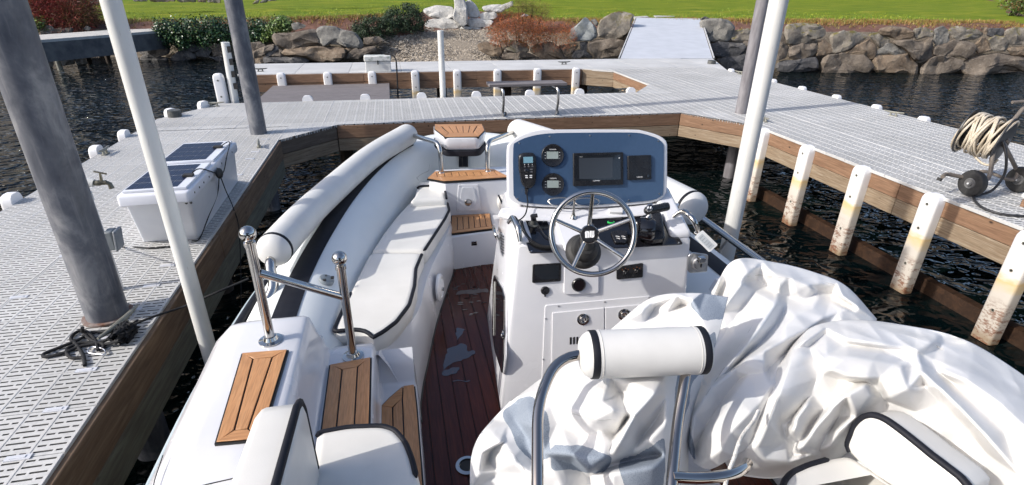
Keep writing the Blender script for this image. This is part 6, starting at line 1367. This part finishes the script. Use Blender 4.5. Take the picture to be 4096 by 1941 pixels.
netA=[[(1285,1012,1.98),(1400,925,2.0),(1530,835,2.0),(1635,752,2.02),(1740,738,2.0),(1832,748,1.98)],
 [(1240,1060,1.92),(1370,985,1.86),(1500,905,1.86),(1620,850,1.86),(1720,830,1.88),(1805,850,1.86)],
 [(1205,1105,1.84),(1345,1050,1.72),(1480,1000,1.68),(1600,970,1.68),(1700,960,1.74),(1765,960,1.88)],
 [(1188,1160,1.78),(1325,1120,1.68),(1470,1090,1.60),(1590,1075,1.60),(1680,1070,1.66),(1735,1075,1.82)],
 [(1186,1250,1.74),(1325,1235,1.66),(1480,1225,1.58),(1600,1225,1.58),(1680,1225,1.64),(1728,1230,1.80)],
 [(1186,1360,1.74),(1325,1350,1.66),(1480,1350,1.58),(1600,1350,1.58),(1680,1350,1.64),(1712,1350,1.78)]]
zonesA=[[(1262,1045),(1300,1005),(1345,995),(1378,1050),(1385,1150),(1345,1165),(1300,1120)],[(1385,1120),(1470,1125),(1545,1150),(1520,1190),(1385,1180)],[(1555,1160),(1610,1140),(1672,1100),(1670,1230),(1570,1230)],[(1735,765),(1775,730),(1835,745),(1825,800),(1770,810)],[(1705,920),(1745,880),(1800,830),(1800,870),(1745,960),(1715,1080),(1690,1090)]]
cc=thing('helm_cover','crumpled white canvas cover with blue grey mesh folded over the helm seat behind the bolster','canvas cover',PW_((1480,1200),1.7)-Vector((0,0,.1)))
XA,XA0=folded(netA,200,230,crA,seed=1); cloth_obj(XA,XA0,'canvas',cc,[canvas,meshf],zonesA); seam(XA,cc,'K',[(400,800),(520,795),(640,850),(760,885),(900,875)]); seam(XA,cc,'K',[(250,1000),(330,1060),(420,1190)]); hem(XA,'left',cc,canvas)
netB=[[(1790,735,2.40),(1848,655,2.46),(1955,662,2.50),(2055,688,2.50),(2130,722,2.46),(2205,803,2.38)],
 [(1795,805,2.26),(1865,765,2.26),(1960,765,2.27),(2050,785,2.27),(2120,805,2.26),(2195,850,2.2)],
 [(1772,890,2.10),(1840,870,2.06),(1920,865,2.03),(2000,878,2.03),(2060,890,2.03),(2110,910,2.03)],
 [(1742,985,1.96),(1810,970,1.90),(1880,960,1.87),(1940,960,1.87),(1985,960,1.88),(2010,970,1.92)],
 [(1722,1075,1.88),(1785,1065,1.78),(1845,1050,1.76),(1895,1040,1.77),(1925,1040,1.80),(1940,1045,1.86)],
 [(1745,1165,1.82),(1785,1180,1.76),(1835,1155,1.74),(1875,1130,1.76),(1900,1120,1.80),(1915,1115,1.85)]]
cb=thing('side_cover','white canvas cover heaped beside the console with long folds running down to the bolster','canvas cover',PW_((1950,900),2.1)-Vector((0,0,.2)))
zB=[[(1700,1000),(1745,930),(1770,890),(1760,980),(1735,1075),(1755,1160),(1725,1130)]]
XB,XB0=folded(netB,210,200,crB,seed=5); cloth_obj(XB,XB0,'canvas',cb,[canvas,meshf],zB); seam(XB,cb,'L',[(930,60),(800,20),(640,20),(500,0),(400,10)]); seam(XB,cb,'L',[(560,120),(430,330),(300,520),(180,700)])
netC=[[(1965,905,2.06),(2040,826,2.12),(2150,806,2.16),(2280,820,2.16),(2420,853,2.10),(2560,935,1.98),(2720,1060,1.75)],
 [(1930,960,1.92),(2020,890,1.92),(2130,868,1.93),(2260,880,1.93),(2400,922,1.88),(2545,1010,1.78),(2710,1150,1.58)],
 [(1892,1030,1.84),(1990,975,1.80),(2100,945,1.80),(2230,948,1.80),(2370,1000,1.76),(2520,1095,1.66),(2690,1230,1.50)],
 [(1852,1105,1.80),(1960,1070,1.76),(2080,1025,1.77),(2200,1015,1.80),(2330,1055,1.78),(2480,1160,1.68),(2660,1300,1.52)],
 [(1822,1150,1.80),(1950,1160,1.80),(2070,1125,1.83),(2160,1070,1.86),(2300,1085,1.84),(2440,1195,1.74),(2620,1340,1.58)],
 [(1840,1190,1.90),(1950,1200,1.92),(2070,1170,1.95),(2170,1120,1.98),(2300,1130,1.95),(2420,1230,1.86),(2600,1370,1.68)]]
cd_=thing('bow_cover','large white canvas cover bunched over the starboard tube behind the right rear seat','canvas cover',PW_((2250,1000),1.9)-Vector((0,0,.2)))
XC,XC0=folded(netC,190,270,crC,seed=9,amp=1.0); cloth_obj(XC,XC0,'canvas',cd_,[canvas]); seam(XC,cd_,'L',[(1060,300),(1250,330),(1500,400),(1750,560),(1950,760)]); seam(XC,cd_,'L',[(640,560),(600,700),(540,850),(470,980)]); hem(XC,'bottom',cd_,canvas)
# cord hanging across the covers
cr=thing('white_cord','thin twisted white cord hanging down between the covers at the foot rail','cord',PW_((1885,1200),1.5))
pts=smoothpath([PW_(q('L',*p),w) for p,w in [((485,790),1.68),((455,850),1.64),((400,920),1.60),((370,980),1.56),((345,1060),1.52),((310,1150),1.48),((292,1221),1.46),((285,1300),1.45)]],14)
for ph in (0,2.094,4.189):
    g=G(); pp=[]
    for i,p in enumerate(pts):
        t=(pts[min(i+1,len(pts)-1)]-pts[max(i-1,0)]).normalized(); u=t.orthogonal().normalized(); w=t.cross(u); a=i*1.35+ph; pp.append(p+(u*math.cos(a)+w*math.sin(a))*.0032)
    g.tube(pp,.0034,6); g.build('strand',ropew,cr,smooth=60)
# ================================================================ things on the left finger
sb_=thing('lift_power_box','white plastic dock box with two solar panels on its lid and black wiring','dock box',(-1.95,5.0,DZ))
b0,b1=P(q('E',1160,957),DZ),P(q('E',1612,932),DZ); b2=P(q('E',1942,455),DZ); 
zt2=1.66; r0,r1,r2=P(q('E',935,585),zt2),P(q('E',1530,545),zt2),P(q('E',1925,135),zt2)
bl=b2-b1; bw=b1-b0; bot=[b0,b1,b2,b0+bl]; 
rl=Vector((r2.x-r1.x,r2.y-r1.y,0)); top=[r0,r1,r1+rl,r0+rl]
cT=sum(top,Vector())/4; tin=[cT+(p-cT)*.93 for p in top]
g=G(); lo=roundpoly([p+Vector((0,0,.004)) for p in bot],.03,4); hi=roundpoly([Vector((p.x,p.y,zt2-.07)) for p in tin],.03,4); g.rings([lo,hi]); g.build('box_body',noisy('box_plastic',(.76,.78,.82),(.70,.72,.77),5,.4),sb_,smooth=40)
g=G(); rg=[]
for s,z in ((.985,-.085),(1.0,-.075),(1.0,-.015),(.99,-.004),(.975,0)): rg.append([Vector((cT.x+(p.x-cT.x)*s,cT.y+(p.y-cT.y)*s,zt2+z)) for p in roundpoly(top,.025,4)])
g.rings(rg); lid=g.build('lid',noisy('lid_plastic',(.74,.75,.80),(.70,.71,.76),5,.3),sb_,smooth=40)
solar=M('solar_cell',(.006,.010,.035),.3,spec=.25)
def lp(u,v,z=0): # lid coordinates
    a=top[0].lerp(top[1],u); b=top[3].lerp(top[2],u); p=a.lerp(b,v); return Vector((p.x,p.y,zt2+z))
for v0,v1 in ((.035,.475),(.525,.965)):
    g=G(); g.prism([lp(.06,v0,.002),lp(.95,v0,.002),lp(.95,v1,.002),lp(.06,v1,.002)],(0,0,.018)); sp=g.build('solar_panel',noisy('panel_back',(.68,.70,.74),(.72,.74,.78),5,.3),sb_,bevel=.003)
    for i in range(6):
        for j in range(4):
            ua,ub=.085+ .73*i/6,.085+.73*(i+.94)/6; va,vb=v0+.02+(v1-v0-.04)*j/4,v0+.02+(v1-v0-.04)*(j+.95)/4
            g=G(); g.prism([lp(ua,va,.0205),lp(ub,va,.0205),lp(ub,vb,.0205),lp(ua,vb,.0205)],(0,0,.001)); g.build('solar_cell',solar,sp)
for p in ((1700,352),(1660,442),(1622,483),(1588,522),(1783,300),(1815,270)):
    pass
sd_n=(bot[2]-bot[1]).normalized(); sN=Vector((sd_n.y,-sd_n.x,0)).normalized()
for v in (.08,.16,.24,.34,.5,.6,.7,.85):
    g=G(); p=lp(1,v,-.045); g.lathe([(.008,0),(.008,.003)],p+sN*.001,sN,10); g.build('lid_screw',iron,lid)
for u in (.90,.965):
    g=G(); p=lp(u,.035,-.10); g.lathe([(.010,0),(.010,.004)],p+Vector((0,-.002,0)),(0,-1,0),10); g.build('vent_plug',iron,sb_)
jc=PX(q('E',1785,395),r1.x+.035); g=G(); g.sphere(jc,.045,12,8,(.6,1.1,1.0)); g.build('junction_boot',rub,sb_)
for pl_ in ([lp(.83,.22,.024),lp(.95,.28,.05),jc+Vector((.0,-.02,.0))],[lp(.83,.80,.024),lp(.97,.88,.04),PX(q('E',1845,260),r1.x+.03),PX(q('E',1820,380),r1.x+.03),jc],[jc,PX(q('E',1770,560),b1.x+.06),PX(q('E',1700,740),b1.x+.03),P(q('E',1625,925),DZ+.01),P(q('E',1560,945),DZ+.01)],[jc,PX(q('E',1840,540),-1.57),PX(q('E',1900,680),-1.54),PX(q('E',1950,900),-1.50),Vector((-1.47,4.35,.3))]):
    g=G(); g.tube(smoothpath(pl_,6),.0045,8); g.build('wiring',ropeb,sb_)
for p in (lp(.82,.22,.024),lp(.82,.80,.024)):
    g=G(); g.box(p+Vector((0,0,.006)),(.07,.05,.016)); g.build('cable_gland',rub,sb_)
# hose bib and power conduit beside the big pile
hb=thing('faucet_post','white pipe with brass faucet and grey outlet box strapped behind the big pile','faucet',(-1.90,3.66,DZ))
cb_=P(q('I',625,205),DZ); cb_=Vector((cb_.x,cb_.y,0)); ty=cb_.y; zt3=PY(q('E',730,500),ty).z
g=G(); g.tube([Vector((cb_.x,ty,DZ)),Vector((cb_.x+.0,ty,zt3))],.022,14); g.lathe([(.026,0),(.026,.05)],(cb_.x,ty,zt3-.09),(0,0,1),14); g.build('pipe',pvc,hb,smooth=60)
fl=PY(q('E',765,475),ty); g=G(); g.tube([Vector((cb_.x-.03,ty,zt3+.035)),Vector((cb_.x,ty,zt3+.035)),Vector((fl.x,ty,fl.z))],.026,14); g.build('elbow',pvc,hb,smooth=60)
br=noisy('aged_brass',(.16,.15,.12),(.26,.24,.18),20,.4,metal=.8); fx=fl.x
g=G(); g.lathe([(.014,0),(.018,.01),(.018,.035),(.014,.04),(.014,.07)],fl,(1,0,0),12); g.tube([fl+Vector((.065,0,0)),fl+Vector((.085,0,-.01)),fl+Vector((.088,0,-.04))],[.014,.013,.016],10); g.tube([fl+Vector((.045,0,.01)),fl+Vector((.05,0,.06))],[.010,.006],8); g.build('faucet',br,hb,smooth=50)
g=G(); g.tube([fl+Vector((.02,0,.075)),fl+Vector((.085,0,.055))],.006,8); g.build('faucet_handle',br,hb)
ob=PY(q('E',915,930),ty); g=G(); g.box(ob,(.05,.09,.13)); g.build('outlet_box',noisy('box_grey',(.17,.19,.20),(.22,.24,.25),9,.5),hb,bevel=.008)
g=G(); g.box(ob+Vector((.035,0,.0)),(.018,.10,.14),Matrix.Rotation(.12,3,'Y')); g.build('outlet_cover',noisy('cover_grey',(.22,.24,.26),(.27,.29,.31),9,.4),hb,bevel=.006)
g=G(); g.tube(smoothpath([ob+Vector((.03,0,-.05)),P(q('E',1000,995),DZ+.012),P(q('E',1150,1000),DZ+.01),P(q('E',1250,1003),DZ+.01),P(q('E',1400,990),DZ+.01)],6),.006,8); g.build('power_cord',ropeb,hb)
cl0=thing('rope_cleat','grey green dock cleat wrapped in black rope beside the big pile','cleat',(-1.70,3.15,DZ)); cleat(cl0,P(q('I',635,420),DZ),math.radians(-12),.36).name='cleat'
mr_=thing('mooring_rope','black mooring rope tied to the cleat by the big pile and led to the boat','rope',(-1.9,3.0,DZ))
I_=lambda x,y,z=.012: P(q('I',x,y),DZ+z)
R1=smoothpath([I_(685,385,.05),I_(640,385,.05),I_(600,400,.05),I_(575,450,.03),I_(520,480),I_(420,500),I_(330,535),I_(240,555),I_(228,540),I_(300,510),I_(400,470),I_(480,430),I_(560,425,.03),I_(620,430,.06)],8)
R2=smoothpath([I_(620,470,.05),I_(540,490),I_(440,480),I_(360,505),I_(345,530),I_(370,560),I_(430,560),I_(440,590)],8); R3=smoothpath([I_(440,600),I_(430,545),I_(395,490),I_(368,465),I_(385,435),I_(430,418),I_(470,440),I_(500,480),I_(505,505),I_(510,520)],8)
R4=smoothpath([I_(425,420,.03),I_(428,405,.10),I_(430,425,.02),I_(455,455),I_(500,480),I_(535,490),I_(535,515)],8)
for R_ in (R1,R2,R3,R4):
    g=G(); g.tube(R_,.0095,8); g.build('rope_coil',ropeb,mr_,smooth=60)
kc=I_(640,430,.05)
for k in range(5):
    g=G(); a0=rng.uniform(0,6); ax1=Vector(rng.normal(size=3)).normalized(); u=ax1.orthogonal().normalized(); w=ax1.cross(u); g.tube([kc+Vector((.015*rng.normal(),.035*rng.normal(),.0))+(u*math.cos(a)+w*math.sin(a))*.042 for a in np.linspace(0,5.9,26)],.0085,8); g.build('rope_turn',ropeb,mr_,smooth=60)
g=G(); e1=PX(q('I',1290,150),-.98); ee=smoothpath([I_(690,388,.05),I_(800,345,.06),PX(q('I',960,292),-1.40),PX(q('I',1080,240),-1.22),e1],6); g.tube(ee,.0075,8); g.build('rope_line',ropeb,mr_,smooth=60)
kb=thing('carabiner','silver carabiner clipped to the loose black rope on the left dock','carabiner',I_(500,530,0)); g=G()
cp_=[I_(*p,z=.014) for p in [(458,520),(480,503),(530,512),(548,528),(540,543),(500,540),(462,535)]]; g.tube(smoothpath(cp_,4,True),.0045,8,closed=True); g.build('ring',M('bright_alloy',(.75,.75,.77),.25,1),kb,smooth=60)
# pale weed covered float under the dock edge
g=G(); c0=Vector((-1.32,3.75,.45)); 
for k in range(9): g.sphere(c0+Vector((rng.uniform(-.08,.08),rng.uniform(-.25,.25),rng.uniform(-.08,.1))),rng.uniform(.05,.10),10,7,(1,1.2,.9))
g.build('foam_float',noisy('weedy_foam',(.32,.32,.27),(.10,.10,.08),14,.9,.6,.02,30,det=7),label='pale weedy foam lump on the dark lift frame between the left dock and the boat',cat='float')
lf=thing('boat_lift','dark submerged boat lift frame under the hull with beams and tanks','boat lift',(.57,2.5,0)); lm=noisy('lift_dark',(.010,.010,.011),(.022,.020,.019),6,.6)
for x in (-1.05,2.2):
    g=G(); g.box2((x-.16,.0,.10),(x+.16,4.6,.48)); g.build('float_tank',lm,lf,bevel=.05,bseg=3)
for y in (.8,3.2):
    g=G(); g.box2((-1.2,y-.08,.30),(2.34,y+.08,.46)); g.build('cross_beam',lm,lf)
# ================================================================ hose reel cart
W1,W2=P(q('O',400,947),DZ),P(q('O',848,912),DZ)
hc=thing('hose_reel_cart','wheeled hose reel wound with tan hose standing on the right dock','hose reel',(6.0,4.2,DZ))
axw=(W2-W1); axw.z=0; axw.normalize(); fwd=Vector((-axw.y,axw.x,0)); RW=.135
Aa=Vector((W1.x,W1.y,DZ+RW)); Bb=Vector((W2.x,W2.y,DZ+RW)); wax=axw
for c in (Aa,Bb):
    g=G(); g.lathe([(.055,-.035),(.09,-.045),(.125,-.035),(.135,-.012),(.135,.012),(.125,.035),(.09,.045),(.055,.035)],c,wax,32); w_=g.build('tyre',rub,hc,smooth=50)
    g=G(); g.lathe([(.058,-.030),(.05,-.045),(.03,-.04),(.026,-.055),(.008,-.058)],c,wax,22); g.build('rim',noisy('grey_rim',(.10,.10,.10),(.15,.15,.15),9,.5),w_,smooth=40)
    g=G(); g.lathe([(.010,-.058),(.008,-.066)],c,wax,12); g.build('hub_cap',whitep,w_)
dC=PW_(q('O',560,385),Vector((Aa-Vector((0,0,CZ)))).dot(V3(RY@_fw))+.12); dax=(axw*.38-fwd*.92).normalized(); dax=(dax+Vector((0,0,-.10))).normalized()
RF=.235; hw_=.17
fl1=dC+dax*hw_; fl0=dC-dax*hw_
fm=noisy('dark_flange',(.022,.024,.028),(.04,.042,.048),8,.45)
for c,s in ((fl1,1),(fl0,-1)):
    g=G(); g.lathe([(RF,-.006),(RF,.006),(RF*.93,.010),(RF*.5,.016),(.05,.02)],c,dax*s,40); g.build('drum_flange',fm,hc,smooth=30)
g=G(); g.lathe([(.08,-hw_),(.08,hw_)],dC,dax,20); g.build('drum_core',fm,hc)
u=dax.orthogonal().normalized(); w=dax.cross(u)
for lay in range(26):
    g=G(); t=-hw_+.03+(2*hw_-.06)*(lay%13)/12; rr0=.165+.034*(lay//13)+rng.uniform(-.004,.012); tilt=Vector(rng.normal(size=3))*.10; ph=rng.uniform(0,6)
    pts=[]
    for a in np.linspace(0,2*math.pi,37)[:-1]:
        p=(u*math.cos(a)+w*math.sin(a))*rr0; pts.append(dC+dax*(t+.05*math.sin(a+ph)*(1 if lay>12 else .5))+p)
    g.tube(pts,.0115,8,closed=True); g.build('hose_turn',hosem,hc,smooth=60)
g=G(); dn=Vector((0,0,-1)); g.tube(smoothpath([dC-dax*.12+Vector((0,0,-.19))-fwd*.06,dC-dax*.02+Vector((0,0,-.27))-fwd*.10,dC+dax*.08+Vector((0,0,-.26))-fwd*.08,dC+dax*.14+Vector((0,0,-.19))-fwd*.05],6),.0115,8); g.build('hose_loop',hosem,hc,smooth=60)
def Oq(x,y,ref,k=0): # point at the depth of ref
    d=(ref-Vector((0,0,CZ))).dot(V3(RY@_fw))+k; return PW_(q('O',x,y),d)
T_=.020
for nm,pts,r in (('frame_tube',[Oq(165,770,Aa,.0),Oq(200,745,Aa,.05),Oq(290,760,Aa,.06),Oq(430,790,Aa,.06)],T_),('frame_tube',[Oq(490,725,Aa,.25),Oq(560,720,Aa,.22),Oq(650,745,Bb,.1),Oq(750,785,Bb,.0),Oq(830,800,Bb,-.02)],.018),
  ('frame_tube',[Oq(540,810,Aa,0),Oq(590,790,Aa,0),Oq(615,720,Aa,.0),Oq(640,560,fl1,-.03),Oq(690,400,fl1,-.04),Oq(830,240,fl1,-.05),Oq(960,80,fl1,-.06),Oq(1100,-80,fl1,-.06)],T_),
  ('frame_tube',[Oq(680,390,fl1,-.05),Oq(740,470,fl1,-.05),Oq(790,560,fl1,-.02),Oq(850,680,Bb,.0),Oq(870,740,Bb,.0),Oq(850,790,Bb,.0),Oq(800,800,Bb,.02)],T_),('frame_tube',[Oq(820,70,fl1,-.1),Oq(930,62,fl1,-.1),Oq(1100,55,fl1,-.1)],.016)):
    g=G(); g.tube(smoothpath(pts,6),r,10); g.build(nm,cartm,hc,smooth=60)
for p in (Oq(145,780,Aa,0),): g=G(); g.tube([p,p+Vector((-.01,0,-.03))],.024,10); g.build('foot',rub,hc)
g=G(); g.lathe([(.035,-.01),(.035,.02),(.02,.035)],fl1+dax*.012,dax,16); g.build('crank_hub',cartm,hc)
g=G(); g.tube(smoothpath([Oq(700,390,fl1,-.08),Oq(745,480,fl1,-.10),Oq(765,620,fl1,-.10),Oq(740,760,Bb,-.1),Oq(640,890,Aa,-.0)]+[P(q('O',*p),DZ+.015) for p in [(520,940),(460,955),(480,1010),(560,1070),(700,1115),(850,1135),(1000,1140),(1150,1150)]],7),.0125,9); g.build('lead_hose',noisy('black_hose',(.02,.02,.022),(.04,.04,.042),20,.5),hc,smooth=60)
c=P(q('O',915,1050),DZ); pg=thing('dock_peg','small brown peg with rounded white cap at the right edge behind the hose cart','peg',c); g=G(); g.tube([c,c+Vector((0,0,.07))],.022,10); g.build('peg_post',fasc,pg); g=G(); g.sphere(c+Vector((0,0,.11)),.045,14,10,(1,1,.8)); g.build('cap',pvc,pg)
